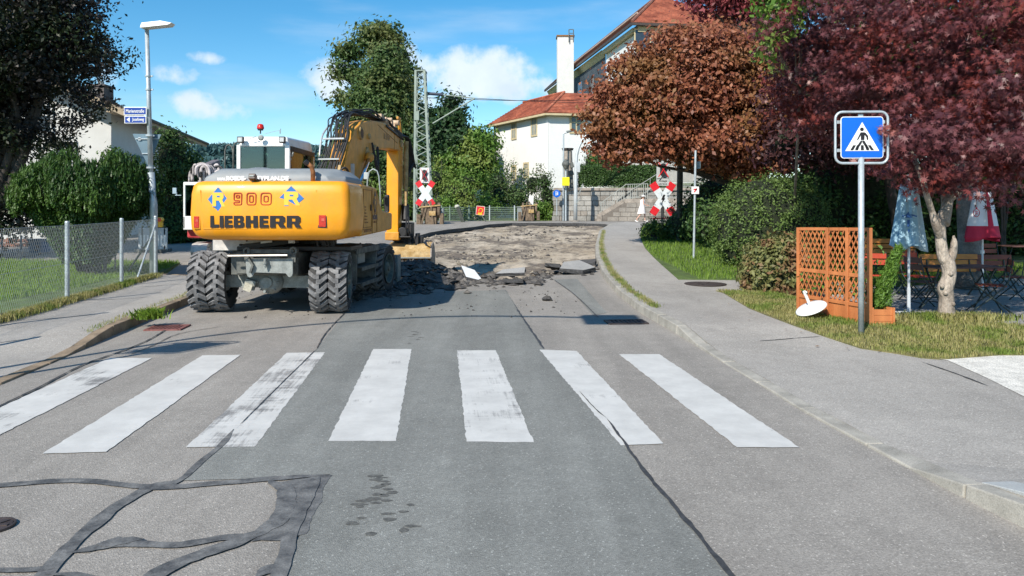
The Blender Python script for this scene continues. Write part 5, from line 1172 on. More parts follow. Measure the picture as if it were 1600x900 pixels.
# things seen through the fence
t = thing('slatted_fence', 'rust-brown slatted fence section seen through the wire at the far left', 'fence', at(10, 415, 26))
for k in range(6):
    b = MB(); y = 376+6.6*k; b.bar(at(-20, y, 26), at(44, y, 26), .05, .11); b.build('slat', M('rust_wood', (.20, .09, .06), .8, var=.3, scale=8), t)
for px in (-18, 12, 42): b = MB(); b.bar(at(px, 372, 26.1), at(px, 418, 26.1), .08, .08); b.build('post', M('rust_wood', (.2, .09, .06)), t)
t = thing('stair_rail', 'white angled stair railing in front of the left house', 'railing', at(45, 400, 27))
b = MB(); b.bar(at(32, 367, 27), at(36, 384, 27), .05); b.bar(at(36, 384, 27), at(46, 385, 27), .05); b.bar(at(46, 372, 27), at(54, 408, 27), .12, .05); b.bar(at(32, 370, 27), at(48, 380, 27), .25, .05); b.build('rail', m_white, t)
b = MB(); b.bar(at(5, 407, 25.9), at(50, 406, 25.9), .05, .04); b.build('rail', m_white, t)
b = MB(); q = at(62, 417, 24); b.add([tuple(q+Vector(v)) for v in ((-.17, -.2, 0), (.17, -.2, 0), (.17, .2, 0), (-.17, .2, 0), (-.22, -.26, .85), (.22, -.26, .85), (.22, .26, .85), (-.22, .26, .85))], [(3, 2, 1, 0), (4, 5, 6, 7), (0, 1, 5, 4), (1, 2, 6, 5), (2, 3, 7, 6), (3, 0, 4, 7)])
t = thing('waste_bin', 'blue waste bin seen through the fence left of the yew bush', 'bin', q); b.build('body', M('bin_blue', (.03, .13, .27), .5, var=.1), t, bev=.02)
b = MB(); b.box(q+Vector((0, 0, .88)), (.50, .58, .06)); b.build('lid', MC['bin_blue'], t, bev=.02); b = MB(); b.cyl(q+Vector((-.2, .3, .1)), q+Vector((.2, .3, .1)), .09); b.build('wheel', m_black, t)
# ---- street lamp with street-name signs
lp = gp(240, 431, S); DL = lp.y
t = thing('street_lamp', 'tall galvanised street lamp with flat white head behind the fence end', 'street lamp', lp)
tp = at(229.5, 47, DL); b = MB(); m1 = lp.lerp(tp, .42)
b.tube([lp+Vector((0, 0, -.1)), lp+Vector((0, 0, 1.6)), m1], [.085, .082, .078], 16); b.tube([m1, tp], [.055, .045], 14); b.build('pole', m_pole, t, smooth=True)
b = MB(); T = Matrix.Translation(tp+Vector((.25, -.05, .10))) @ Matrix.Rotation(R(-5), 4, 'Y')
b.X = T; b.add([(-.33, -.13, -.06), (.30, -.13, -.05), (.38, -.10, .0), (.38, .10, .0), (.30, .13, -.05), (-.33, .13, -.06), (-.30, -.10, .06), (.12, -.10, .07), (.30, -.07, .02), (.30, .07, .02), (.12, .10, .07), (-.30, .10, .06)], [(0, 1, 4, 5), (1, 2, 3, 4), (6, 7, 10, 11), (7, 8, 9, 10), (0, 1, 7, 6), (1, 2, 8, 7), (5, 4, 10, 11), (4, 3, 9, 10), (0, 6, 11, 5), (2, 3, 9, 8)])
b.build('lamp_head', m_white, t, bev=.012)
for py in (119, 140, 348 , 262, 212): b = MB(); q = at(233, py, DL); c_ = lp.lerp(tp, (431-py)/(431-47)); b.cyl(c_+Vector((0, 0, -.02)), c_+Vector((0, 0, .02)), .09 if py > 200 else .065, n=14); b.box(c_+Vector((.08, -.0, 0)), (.05, .03, .03)); b.build('clamp', m_pole, t)
for (x0, x1, y0, y1, s_, lb) in ((193.5, 229.5, 167, 180, 'Marienstraße', 'upper blue street-name sign reading Marienstraße on the lamp post'), (194.5, 229, 180.8, 193.2, '\u25c4 Josefsweg', 'lower blue street-name sign reading Josefsweg with a small arrow')):
    a, c = at(x0, y1, DL-.09), at(x1, y0, DL-.09); sg = thing('street_sign', lb, 'street sign', a); b = MB(); b.bb((a.x, DL-.10, a.z), (c.x, DL-.085, c.z)); b.build('sign_back', m_white, sg, bev=.01, seg=1)
    b = MB(); b.bb((a.x+.02, DL-.104, a.z+.02), (c.x-.02, DL-.098, c.z-.02)); b.build('sign_face', m_navy, sg)
    w_, h_ = c.x-a.x, c.z-a.z; T = facing((a.x+.055, DL-.106, a.z+.055), (0, -1, 0))
    if 'J' in s_:
        b = MB(); b.prism([(0, h_*.5-.055), (.07, h_*.5-.055-.055), (.07, h_*.5)], T, .002); b.build('arrow', m_white, sg); text('lettering', 'Josefsweg', T @ Matrix.Translation((.125, -.015, 0)), w_-.23, h_-.085, m_lw, sg, bold=.012)
    else: text('lettering', s_, T, w_-.11, h_-.11, m_lw, sg, bold=.012)
t = thing('give_way_sign', 'grey back of a triangular give-way sign on the left lamp post', 'road sign', at(230, 262, DL+.12))
b = MB(); b.prism([(p_.x, p_.z) for p_ in (at(207, 209, DL+.12), at(252, 210, DL+.12), at(232, 261, DL+.12))], Matrix(((1, 0, 0, 0), (0, 0, 1, DL+.12), (0, 1, 0, 0), (0, 0, 0, 1))), .012); b.build('sign_plate', M('sign_back', (.13, .20, .25), .5, .3, var=.1), t, bev=.004, seg=1)
b = MB(); b.bar(at(212, 217, DL+.10), at(248, 217, DL+.10), .03, .02); b.bar(at(222, 240, DL+.10), at(242, 240, DL+.10), .03, .02); b.box(at(218, 217, DL+.09), (.06, .01, .07)); b.build('bracket', m_pole, t)
# ---- house on the left
HC = Vector((-16.2, 30, 0)); sdv = Vector((-.19, .98, 0)).normalized(); fdv = Vector((-sdv.y, sdv.x, 0))
def hp_(a, c, z): q = HC+fdv*a+sdv*c; return (q.x, q.y, z)
t = thing('house', 'white rendered house with low timber-edged gable roof behind the purple tree', 'house', (HC.x, HC.y, .5))
m_ren = M('white_render', (.62, .625, .61), .85, var=.05, scale=1.5, fine=.05, bscale=60, bump=.15)
Wd, Ln = 9.5, 12.5; ez, rz2 = 5.75, 7.9
b = MB(); b.add([hp_(0, 0, .2), hp_(Wd, 0, .2), hp_(Wd, 0, ez), hp_(Wd/2, 0, rz2), hp_(0, 0, ez), hp_(0, Ln, .2), hp_(Wd, Ln, .2), hp_(Wd, Ln, ez), hp_(Wd/2, Ln, rz2), hp_(0, Ln, ez)], [(0, 1, 2, 3, 4), (9, 8, 7, 6, 5), (0, 4, 9, 5), (1, 6, 7, 2)]); b.build('wall', m_ren, t)
m_tim = M('roof_timber', (.42, .34, .24), .8, var=.2, scale=8, stretch=(1, 1, 6)); m_rt = M('dark_roof', (.10, .075, .065), .85, var=.3, scale=6)
sl = (rz2-ez)/(Wd/2)
for sg, x0, x1 in ((0, -.9, Wd/2), (1, Wd/2, Wd+.9)):
    za, zb = ((ez-.9*sl, rz2) if not sg else (rz2, ez-.9*sl)); b = MB(); V = [hp_(x0, -.9, za+.12), hp_(x1, -.9, zb+.12), hp_(x1, Ln+.9, zb+.12), hp_(x0, Ln+.9, za+.12)]
    b.add(V+[(x, y, z+.14) for x, y, z in V], [(3, 2, 1, 0), (4, 5, 6, 7), (0, 1, 5, 4), (1, 2, 6, 5), (2, 3, 7, 6), (3, 0, 4, 7)]); b.build('roof', m_rt, t)
    b = MB(); b.bar(hp_(x0, -.93, za+.10), hp_(x1, -.93, zb+.10), .05, .24); b.build('bargeboard', m_tim, t)
b = MB(); b.bar(hp_(-.93, -.9, ez-.9*sl+.14), hp_(-.93, Ln+.9, ez-.9*sl+.14), .06, .26); b.bar(hp_(-.5, -.9, ez-.5*sl+.02), hp_(-.5, Ln+.9, ez-.5*sl+.02), .8, .05); b.build('eaves_board', m_tim, t)
b = MB(); b.cyl(hp_(-1.02, -.9, ez-.9*sl+.20), hp_(-1.02, Ln+.9, ez-.9*sl+.20), .07, n=8); b.build('gutter', m_dgr, t)
b = MB(); q = at(150, 152, 33); b.bb((q.x-.35, 33, q.z-.6), (q.x+.35, 33.8, q.z+.55)); b.bb((q.x-.42, 32.95, q.z+.50), (q.x+.42, 33.85, q.z+.58)); b.build('chimney', M('chimney_brown', (.10, .085, .08), .8, var=.2), t); b = MB(); b.cyl((q.x, 33.4, q.z+.58), (q.x, 33.4, q.z+.78), .13); b.box((q.x, 32.93, q.z+.25), (.25, .04, .18)); b.build('chimney_pot', m_lgr, t)
m_dkglass = M('window_dark', (.03, .035, .045), .15, var=.2, spec=.8)
def win(t, c, n_, w_, h_, frame, pane=None, cross=True, fw=.07, depth=.08):
    T = facing(c, n_); b = MB(T)
    for cc, dd in (((0, h_/2, 0), (w_+fw, fw, .06)), ((0, -h_/2, 0), (w_+fw, fw, .06)), ((-w_/2, 0, 0), (fw, h_-fw, .06)), ((w_/2, 0, 0), (fw, h_-fw, .06))): b.box((cc[0], cc[1], .02), dd)
    if cross: b.box((0, 0, .0), (fw*.7, h_-fw, .04)); b.box((0, h_*.12, .0), (w_-fw, fw*.6, .035))
    o = b.build('window', frame, t); b = MB(T); b.box((0, 0, -.01), (w_-fw, h_-fw, .03)); b.build('pane', pane or m_dkglass, o); return o
fn = -sdv
def hwin(px, py, w_, h_):
    # on the gable wall
    d_ = (HC.dot(fn))/(Vector(((px-800)/F, 1, 0)).dot(fn)); q = at(px, py, d_); win(t, q+fn*.03, fn, w_, h_, m_cab)
hwin(103, 236, .7, .8); hwin(-20, 236, 1.2, 1.2); hwin(60, 185, 1., 1.1)
# wall poster, small box, window bars on the shaded side wall
sn = Vector((sdv.y, -sdv.x, 0))
def sw(px, py):
    d_ = (HC.dot(sn))/(Vector(((px-800)/F, 1, 0)).dot(sn)); return at(px, py, d_)+sn*.04
sgn = thing('poster_board', 'pale blue framed poster board hanging on the shaded house wall', 'sign', sw(217, 264)); q0, q1 = sw(206, 280), sw(236, 249)
def wallbox(nm, pa, pb, th, mat, par, off=0):
    a, c = Vector(pa), Vector(pb); b = MB(); up = Vector((0, 0, c.z-a.z)); al = Vector((c.x-a.x, c.y-a.y, 0)); n_ = sn*th; a = a+sn*off
    v = [a, a+al, a+al+up, a+up]; b.add(v+[k+n_ for k in v], [(3, 2, 1, 0), (4, 5, 6, 7), (0, 1, 5, 4), (1, 2, 6, 5), (2, 3, 7, 6), (3, 0, 4, 7)]); return b.build(nm, mat, par)
wallbox('frame', q0, q1, .10, M('frame_teal', (.10, .22, .28), .5, var=.1), sgn); m_post = M('poster_blue', (.30, .48, .56), .5, var=.3, scale=1.6, col2=(.62, .72, .74), lo=.45, hi=.55); wallbox('print', sw(208, 278), sw(234, 251), .02, m_post, sgn, .10)
# the give-way and the barrier with its lamp
BD = 24.; t = thing('road_barrier', 'white and grey road barrier board with feet beside the dark tree', 'barrier', at(240, 395, BD))
b = MB(); b.bb((at(216, 0, BD).x, BD, at(0, 391, BD).z), (at(261, 0, BD).x, BD+.05, at(0, 356, BD).z)); b.build('board', M('barrier_grey', (.42, .46, .48), .6, var=.08), t, bev=.01)
for k in range(8): b = MB(); x = at(219+5.3*k, 0, BD).x; b.bb((x, BD-.008, at(0, 384, BD).z), (x+.055, BD-.002, at(0, 367, BD).z)); b.build('stripe', m_white, t)
for px in (222, 257): b = MB(); q = at(px, 395, BD); b.bb((q.x-.08, BD-.35, H(0, BD)), (q.x+.08, BD+.35, H(0, BD)+.10)); b.bb((q.x-.02, BD, H(0, BD)+.1), (q.x+.02, BD+.04, at(0, 356, BD).z)); b.build('foot', m_dgr, t)
b = MB(); q = at(250, 355, BD-.02); 
t2 = thing('warning_lamp', 'yellow warning lamp with red lens on top of the road barrier', 'warning lamp', q); b.bb((q.x-.07, BD-.04, q.z), (q.x+.07, BD+.08, q.z+.16)); b.build('housing', M('lamp_yellow', (.80, .45, .02), .4, var=.05), t2, bev=.02); b = MB(); b.cyl((q.x, BD-.07, q.z+.24), (q.x, BD+.09, q.z+.24), .085, n=18); b.build('lens_ring', MC['lamp_yellow'], t2); b = MB(); b.cyl((q.x, BD-.09, q.z+.24), (q.x, BD-.06, q.z+.24), .065, n=18); b.build('lens', m_amber, t2)
# lamp and sign standing left of the street, outside the picture, whose shadows cross it
pb = Vector((-6.9, 5.2, S(-6.9, 5.2))); t = thing('street_lamp', 'arched street lamp left of the crossing whose shadow crosses the road', 'street lamp', pb)
b = MB(); b.tube([pb, (-6.9, 5.2, 3.9)]+[(-6.9+2.4*(1-math.cos(a*.22)), 5.2, 3.9+2.2*math.sin(a*.22)) for a in range(1, 8)]+[(-3.4, 5.2, 6.06), (-2.5, 5.2, 5.92)], .045, 10); b.build('pole', m_pole, t, smooth=True)
b = MB(); b.bb((-2.75, 4.65, 5.80), (-1.9, 5.55, 5.92)); b.build('lamp_head', m_white, t, bev=.03)
def crossing_sign(base, zc, facing_n, label, pr=.038, wd=.70):
    t = thing('pedestrian_crossing_sign', label, 'road sign', base)
    b = MB(); b.cyl(base+Vector((0, 0, -.1)), Vector((base.x, base.y, zc-wd*.5+.05)), pr, n=18); b.build('pole', m_pole, t, smooth=True)
    T = facing(Vector((base.x, base.y-.02, zc)), facing_n)
    def rsq(h, r):
        o = []
        for cx, cy, a0 in ((h-r, -(h-r), -90), (h-r, h-r, 0), (-(h-r), h-r, 90), (-(h-r), -(h-r), 180)):
            for k in range(6): a = R(a0+18*k); o.append((cx+r*math.cos(a), cy+r*math.sin(a)))
        return o
    h = wd/2; b = MB(); fr = rsq(h+.025, .09); b.X = T; b.tube([(x, y, -.01) for x, y in fr]+[(fr[0][0], fr[0][1], -.01)], .016, 8); b.bb((-.03, -h-.03, -.05), (.03, h, -.03)); b.bb((-h, -h*.6, -.045), (h, -h*.6+.04, -.03)); b.bb((-h, h*.6, -.045), (h, h*.6+.04, -.03)); b.build('sign_frame', m_pole, t)
    b = MB(); b.prism(rsq(h-.036, .04), T, .008); b.build('sign_plate', m_white, t)
    b = MB(); b.prism(rsq(h-.046, .03), T @ Matrix.Translation((0, 0, .006)), .004); b.build('blue_field', m_blue, t)
    k = wd/.70; b = MB(); b.prism([(-.245*k, -.20*k), (.245*k, -.20*k), (0, .225*k)], T @ Matrix.Translation((0, 0, .010)), .003); b.build('white_triangle', m_white, t)
    b = MB(T @ Matrix.Translation((0, 0, .0125)) @ Matrix.Scale(k, 4))
    I = Matrix()
    pr_ = lambda P_: b.prism(P_, I, .002)
    pr_([(.028*math.cos(a*.52)-.005, .118+.028*math.sin(a*.52)) for a in range(12)])
    pr_([(-.025, .075), (.03, .075), (.05, .065), (.085, .02), (.088, -.035), (.065, -.04), (.06, .0), (.035, .035), (.03, -.04), (-.02, -.04), (-.022, .03), (-.055, -.03), (-.08, -.045), (-.07, -.02)])
    pr_([(-.022, -.048), (.0, -.048), (-.005, -.08), (-.06, -.165), (-.10, -.165), (-.085, -.14)]); pr_([(.0, -.048), (.03, -.048), (.10, -.165), (.06, -.165), (.005, -.08)])
    for x, dx in ((-.175, .05), (-.105, .03), (-.02, .0), (.06, -.03), (.125, -.05)): pr_([(x, -.19), (x+.045, -.19), (x+.04+dx*.9, -.115), (x+dx*.9, -.115)])
    b.build('pedestrian_figure', m_letter, t)
    return t
crossing_sign(Vector((-5.55, 6.5, S(-5.5, 6.5))), 2.35, (0, -1, 0), 'pedestrian crossing sign left of the crossing, casting the shadow at the left kerb')
cs = gp(1345.5, 523, S); crossing_sign(cs, EYE-(215-329)*cs.y/F, (-.05, -1, 0), 'blue square pedestrian crossing sign on a grey pole right of the road', .036, 74*cs.y/F)
# hills, the blue of distant haze mixed into their colours
b = MB(); rr = random.Random(5); n = 90
for j, (yy, hh) in enumerate(((900, 6), (1100, 95), (1300, 125))):
    for i in range(n+1):
        x = -1500+2400*i/n; k = (.45+.55*math.exp(-((x+430)/420)**2))*(.92+.1*mn.noise(Vector((x*.01, yy, 0))))+.02*mn.noise(Vector((x*.06, yy, 0))); b.v.append((x, yy+30*mn.noise(Vector((x*.004, yy, 2))), hh*k))
for j in range(2):
    for i in range(n): a = j*(n+1)+i; b.f.append((a, a+1, a+n+2, a+n+1)); b.m.append(0)
b.build('hills', M('haze_blue_forest', (.035, .085, .085), .95, var=.35, scale=.02, fine=.2, bscale=.3), kind='structure', smooth=True)
P = []
for k in range(9000):
    x = random.uniform(-900, 100); y = random.uniform(1000, 1250); t_ = (y-1100)/200
    z = (95+30*max(0, t_) if y > 1100 else 95*(y-900)/200+6)*(.45+.55*math.exp(-((x+430)/420)**2)); P.append((x, y, z*.96))
leafmesh('distant_forest', np.array(P), 13, T_LEAF, leafmat('haze_blue_leaf', (.03, .075, .08), (.045, .10, .10), 0), None, label='dark blue-green wooded hill on the far left horizon')  # leaf colours tinted blue-green in place of haze
# ================================================================ MIDDLE DISTANCE
def bush(name, label, base, ells, nc, per, spread, size, lm, tmpl=T_LEAF, core=.82, cat='bush', group=None, flat=.8, surf=.9, bias_w=.5, parent=None):
    t = thing(name, label, cat, base, 0, group)
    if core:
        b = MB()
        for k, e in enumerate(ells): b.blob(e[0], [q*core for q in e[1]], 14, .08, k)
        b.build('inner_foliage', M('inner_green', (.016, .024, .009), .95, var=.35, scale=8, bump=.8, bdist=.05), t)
    b = MB(); bz = Vector(base); e = Vector(ells[0][0])
    for k in range(5): b.tube([bz+Vector((random.uniform(-.1, .1), 0, -.1)), bz.lerp(e, .8)+Vector((random.uniform(-.2, .2), 0, 0))], .025)
    b.build('stem', m_barkdark, t)
    P, O = clumps(ells, nc, per, spread, surf, flat, .05)
    k = P[:, 2] > base[2]-.05; P, O = P[k], O[k]
    leafmesh('crown', P, size, tmpl, lm, t, bias=O, bias_w=bias_w, droop=.15); return t
def wild(name, label, cx, py0, py1, D_, w_, lm, n=60, cat='bush', size=.16):
    """loose upright shrub between two heights of the picture"""
    ez = [E(cx+random.uniform(-.3, .3)*w_, py0+(py1-py0)*f, D_+random.uniform(-.4, .4), w_*.5*g, abs(py1-py0)*.24) for f, g in ((.22, .6), (.5, .9), (.8, 1.0))]
    bz = at(cx, py1, D_); return bush(name, label, bz, ez, n, 55, w_*D_/F*.13, size, lm, core=.62, cat=cat, surf=.75)
# tall trees beyond the tracks
lm_t1 = leafmat('leaf_maple_green', (.040, .085, .022), (.10, .16, .045), .25, c3=(.13, .15, .045), zscale=.35)
lm_t2 = leafmat('leaf_fir_green', (.018, .050, .016), (.04, .085, .025), .15)
DT = 66
gz = .97
tree('tall_tree', 'tall mottled green tree whose rounded top rises left of the railway mast', (at(592, 330, DT).x, DT, gz),
     [E(600, 140, DT, 34, 52), E(582, 185, DT, 38, 56), E(618, 190, DT, 32, 56), E(565, 230, DT, 34, 50), E(602, 100, DT, 20, 28), E(545, 270, DT, 26, 45)], 760, 70, .5, .36, T_LEAF, lm_t1, trunk_r=.4, core=.62, lump=.1)
tree('tall_tree', 'tall dark airy tree with open branches behind the mottled round tree', (at(590, 330, 74).x, 74, gz),
     [E(588, 56, 74, 28, 20), E(548, 80, 74, 20, 13), E(622, 95, 74, 18, 28), E(532, 118, 74, 9, 22), E(638, 130, 74, 9, 30), E(535, 155, 74, 16, 7), E(612, 60, 74, 12, 18), E(560, 120, 74, 16, 16)], 170, 60, .62, .42, T_LEAF, lm_t1, trunk_r=.35, surf=.5, lump=.15, nlimb=14)
tree('tall_tree', 'dark green tree right of the railway mast with a small pointed top', (at(700, 330, 62).x, 62, gz),
     [E(702, 178, 62, 20, 32), E(690, 215, 62, 36, 40), E(718, 245, 62, 36, 45), E(672, 250, 62, 34, 45)], 330, 60, .45, .36, T_LEAF, lm_t2, trunk_r=.3, core=.65)
tree('leafy_tree', 'mid green tree right behind the lattice mast', (at(655, 330, 70).x, 70, gz),
     [E(656, 205, 70, 24, 36), E(640, 250, 70, 44, 45)], 240, 60, .55, .4, T_LEAF, lm_t1, trunk_r=.25, core=.65)
tree('leafy_tree', 'bright green broad tree left of the white wing of the big house', (at(745, 330, 60).x, 60, gz),
     [E(752, 225, 60, 20, 26), E(730, 265, 60, 30, 34), E(763, 262, 60, 14, 40), E(700, 280, 60, 30, 30)], 300, 55, .42, .30, T_LEAF, lm_g3, trunk_r=.25, core=.65)
tree('leafy_tree', 'green tree behind the excavator arm and its hoses', (at(560, 330, 54).x, 54, gz),
     [E(560, 290, 54, 50, 60), E(500, 300, 54, 46, 36), E(622, 290, 54, 46, 60), E(470, 320, 54, 60, 22), E(590, 250, 54, 40, 40)], 420, 60, .5, .30, T_LEAF, lm_t1, trunk_r=.25, core=.75)
# shrubs along the tracks
spec = [(600, 280, 352, 51, 60, lm_g3, 'bright shrub behind the lower arm of the excavator'), (690, 262, 340, 53, 60, lm_g3, 'bright green shrub right of the lattice mast'), (735, 270, 338, 53.5, 56, lm_g3, 'bright green shrub above the leaning concrete post'),
        (780, 268, 336, 54, 50, lm_g2, 'shrub in front of the left corner of the white wing'), (822, 272, 338, 54, 46, lm_t1, 'shrub below the two lower windows of the white wing'), (850, 268, 342, 53.5, 34, lm_g2, 'dark shrub left of the yellow box on the posts'), (712, 300, 342, 52.2, 44, lm_g3, 'low yellow-green shrub behind the mesh fence left of the red board'),
        (765, 306, 342, 52.2, 40, lm_g3, 'low shrub behind the mesh fence right of the red board'), (843, 318, 347, 51.6, 40, lm_g3, 'low green growth right of the grey cabinet'), (640, 306, 345, 52.2, 50, lm_g1, 'low growth behind the level-crossing signals'), (862, 322, 348, 51.3, 26, lm_g3, 'grassy clump around the blue footpath sign'), (878, 300, 345, 52.4, 24, lm_t1, 'climbing plant on the left end of the retaining wall')]
for cx, a, c, D_, w_, lm, lb in spec: wild('shrub', lb, cx, a, c, D_, w_, lm, n=int(36+w_*.5))
for k, (cx, a) in enumerate(((793, 258), (802, 250), (815, 262), (845, 255), (838, 262), (690, 250))):
    q = at(cx, 300, 53.6); P = []
    for j in range(150): f = random.random(); P.append((q.x+random.gauss(0, .16+.2*f), q.y+random.gauss(0, .15), q.z+(300-a)*53.6/F*(1-f)))
    t = thing('sucker_plant', ('tall thin shoot nearest the left lower window of the white wing', 'tallest thin shoot just right of the left lower window of the white wing', 'slender shoot below the right lower window of the white wing', 'tall thin shoot closest to the stone pillar', 'bushier shoot left of the one closest to the stone pillar', 'thin tall shoot just right of the railway mast')[k], 'plant', at(cx, 335, 53.6), group='tall shoots before the white wing'); leafmesh('leaves', np.array(P), .17, T_LEAF, lm_t1, t)
    b = MB(); b.tube([at(cx, 335, 53.6), at(cx, a, 53.6)], .02); b.build('stem', m_barkdark, t)
# ---- lattice mast with cantilever and wires
m_mast = M('mast_green', (.26, .31, .27), .65, .2, var=.15, scale=4)
DM = 46.; mb_ = at(662, 352, DM); mt_ = at(657, 112, DM)
t = thing('railway_mast', 'tall grey-green steel lattice mast of the electric railway', 'mast', mb_)
def msq(f): c = mb_.lerp(mt_, f); h = .52*(1-f)+.27*f; return [c+Vector((a*h, e*h, 0)) for a, e in ((-1, -1), (1, -1), (1, 1), (-1, 1))]
for k in range(4): b = MB(); b.bar(msq(0)[k], msq(1)[k], .13, .13); b.build('corner_post', m_mast, t)
lv_ = [0]; st = .052
while lv_[-1]+st < 1: lv_.append(lv_[-1]+st*(1-.3*lv_[-1]))
lv_[-1] = 1
for i in range(len(lv_)-1):
    A_, B_ = msq(lv_[i]), msq(lv_[i+1])
    for k in range(4):
        b = MB(); p_, q_ = (A_[k], B_[(k+1) % 4]) if (i+k) % 2 else (A_[(k+1) % 4], B_[k]); b.bar(p_, q_, .065, .05); b.build('lattice_strut', m_mast, t)
b = MB(); c = mt_; b.box(c+Vector((0, 0, .02)), (.66, .66, .06)); b.box(at(651, 181, DM-.4), (.30, .2, .55)); b.build('top_plate', m_mast, t)
b = MB(); b.cyl(at(667, 146, DM), at(692, 148, DM), .09, n=10); b.build('insulator', M('insulator', (.03, .04, .07), .4, var=.1), t)
b = MB(); b.cyl(at(667, 144, DM), at(668, 149, DM), .10); b.cyl(at(690, 148, DM), at(742, 153.5, DM), .035); b.cyl(at(742, 153.5, DM), at(676, 193, DM), .045); b.build('cantilever', m_mast, t)
for (p_, q_, r_, lb) in ((at(660, 152.5, DM), at(1010, 151, 58), .020, 'upper overhead railway wire passing the white chimney house'), (at(742, 153.5, DM), at(1060, 157, 64), .016, 'lower overhead railway wire before the slate wall')):
    b = MB(); n = 14; b.tube([p_.lerp(q_, i/n)-Vector((0, 0, .5*math.sin(math.pi*i/n)*.5)) for i in range(n+1)], r_, 4); b.build('overhead_wire', m_mat, label=lb, cat='wire')
# ---- crossing signs
def andrew(base, px, py, L_, D_, label, tilt=1.0):
    t = thing('level_crossing_sign', label, 'road sign', base); c = at(px, py, D_)
    b = MB(); b.cyl(base, c+Vector((0, .06, .1)), .06, n=10); b.build('pole', m_mat if px > 900 else m_dgr, t)
    for k, (dx, dz) in enumerate(((.56, .83), (-.56, .83))):
        d_ = Vector((dx, 0, dz)); o_ = Vector((0, -.012*k, 0)); h = L_/2; w_ = L_*.20
        b = MB(); b.bar(c-d_*h*.58+o_, c+d_*h*.58+o_, w_, .02, up=(0, 1, 0)); b.build('white_arm', M('sign_white', (.62, .67, .70), .5, var=.08), t)
        for s_ in (-1, 1): b = MB(); b.bar(c+d_*h*.58*s_+o_, c+d_*h*s_+o_, w_, .022, up=(0, 1, 0)); b.build('red_tip', m_red, t)
    b = MB(); T = facing(c+Vector((0, -.04, 0)), (0, -1, 0)); s_ = L_*.11; b.prism([(.1*s_, s_), (.55*s_, s_), (.2*s_, .1*s_), (.5*s_, .1*s_), (-.3*s_, -1.1*s_), (-.05*s_, -.2*s_), (-.4*s_, -.2*s_)], T, .006)
    if px > 900: b.build('lightning_arrow', m_letter, t)
    return t
def lightbox(name, label, px0, py0, px1, py1, D_, crossed):
    a, c = at(px0, py1, D_), at(px1, py0, D_); t = thing(name, label, 'signal', ((a.x+c.x)/2, D_, a.z)); b = MB(); b.bb((a.x, D_-.02, a.z), (c.x, D_+.03, c.z)); b.build('backboard', M('signal_board', (.62, .63, .62), .6, var=.08) if not crossed else M('signal_grey', (.42, .44, .44), .6, var=.1), t, bev=.01, seg=1)
    xm, w_, h_ = (a.x+c.x)/2, c.x-a.x, c.z-a.z
    for z in (.70, .34): b = MB(); b.cyl((xm, D_-.14, a.z+h_*z), (xm, D_-.02, a.z+h_*z), w_*.25, n=16); b.build('lamp', m_mat, t)
    b = MB(); b.box((xm, D_-.035, a.z+h_*.52), (w_*.5, .03, h_*.6)); b.build('housing', M('housing_dark', (.05, .055, .06), .5), t, bev=.05)
    if crossed or True:
        for sg in (-1, 1): b = MB(); b.bar((xm-sg*w_*.42, D_-.15-.01*sg, a.z+h_*.08), (xm+sg*w_*.42, D_-.15-.01*sg, a.z+h_*.95), w_*(.07 if crossed else .035), .01, up=(0, 1, 0)); b.build('cross_tape', m_red, t)
    return t
D1 = 30.; andrew(at(1035, 378, D1), 1035.5, 310.5, 57*D1/F*1.02, D1, 'large red and white St Andrew cross with a lightning arrow right of the sidewalk')
lb1 = lightbox('crossing_signal', 'grey level-crossing light signal crossed out with red tape on the right', 1026, 252, 1045, 279, D1, True)
a, c = at(1026.5, 290, D1), at(1044.5, 280, D1); t = thing('sign_plate', 'small grey text plate under the crossed-out signal', 'sign', a); b = MB(); b.bb((a.x, D1-.02, a.z), (c.x, D1+.02, c.z)); b.build('plate', MC['signal_grey'], t); text('lettering', 'Anlage', facing((a.x+.06, D1-.024, a.z+.13), (0, -1, 0)), c.x-a.x-.12, .10, m_letter, t, bold=.01); text('lettering', 'außer Betrieb', facing((a.x+.06, D1-.024, a.z+.04), (0, -1, 0)), c.x-a.x-.12, .06, m_letter, t, bold=.01)
D2 = 43.; andrew(at(665, 350, D2), 664.5, 302, 43*D2/F*1.02, D2, 'red and white St Andrew cross in front of the lattice mast')
lightbox('crossing_signal', 'white level-crossing signal board above the cross by the mast', 656, 262, 671, 286, D2, False)
# ---- barrier drives
m_rusty = M('brown_machine', (.17, .125, .085), .8, .3, var=.4, scale=6, fine=.25, bscale=25)
def drive(px, py, D_, s_, label):
    g_ = at(px, py, D_); t = thing('barrier_drive', label, 'barrier machine', g_); X = Matrix.Translation(g_) @ Matrix.Scale(s_, 4)
    b = MB(X); b.bb((-.2, -.3, 0), (.35, .3, .95)); b.build('gearbox', m_rusty, t, bev=.04)
    for x in (-.35, .45): b = MB(X); b.cyl((x-.06, 0, .75), (x+.06, 0, .75), .38, n=20); b.cyl((x-.09, 0, .75), (x+.09, 0, .75), .1, n=12); b.build('wheel_disc', m_rusty, t)
    b = MB(X); b.bb((-.65, -.25, 0), (-.45, .25, .55)); b.bb((.5, -.28, .05), (.68, .2, .6)); b.bar((-.4, -.3, .0), (-.1, -.3, 1.15), .09); b.bar((.2, -.33, .0), (.05, -.33, 1.2), .09); b.build('frame_leg', m_rusty, t)
    b = MB(X); b.bar((-.5, -.35, .9), (.55, -.35, 1.0), .06); b.box((.15, -.34, .60), (.32, .1, .22)); b.build('linkage', m_tan, t)
    return t
drive(672, 352, 42.6, 1.15, 'rusty brown barrier machine at the foot of the signal by the mast')
drive(826, 345, 48.5, 1.05, 'brown barrier machine beside the grey cabinet'); 
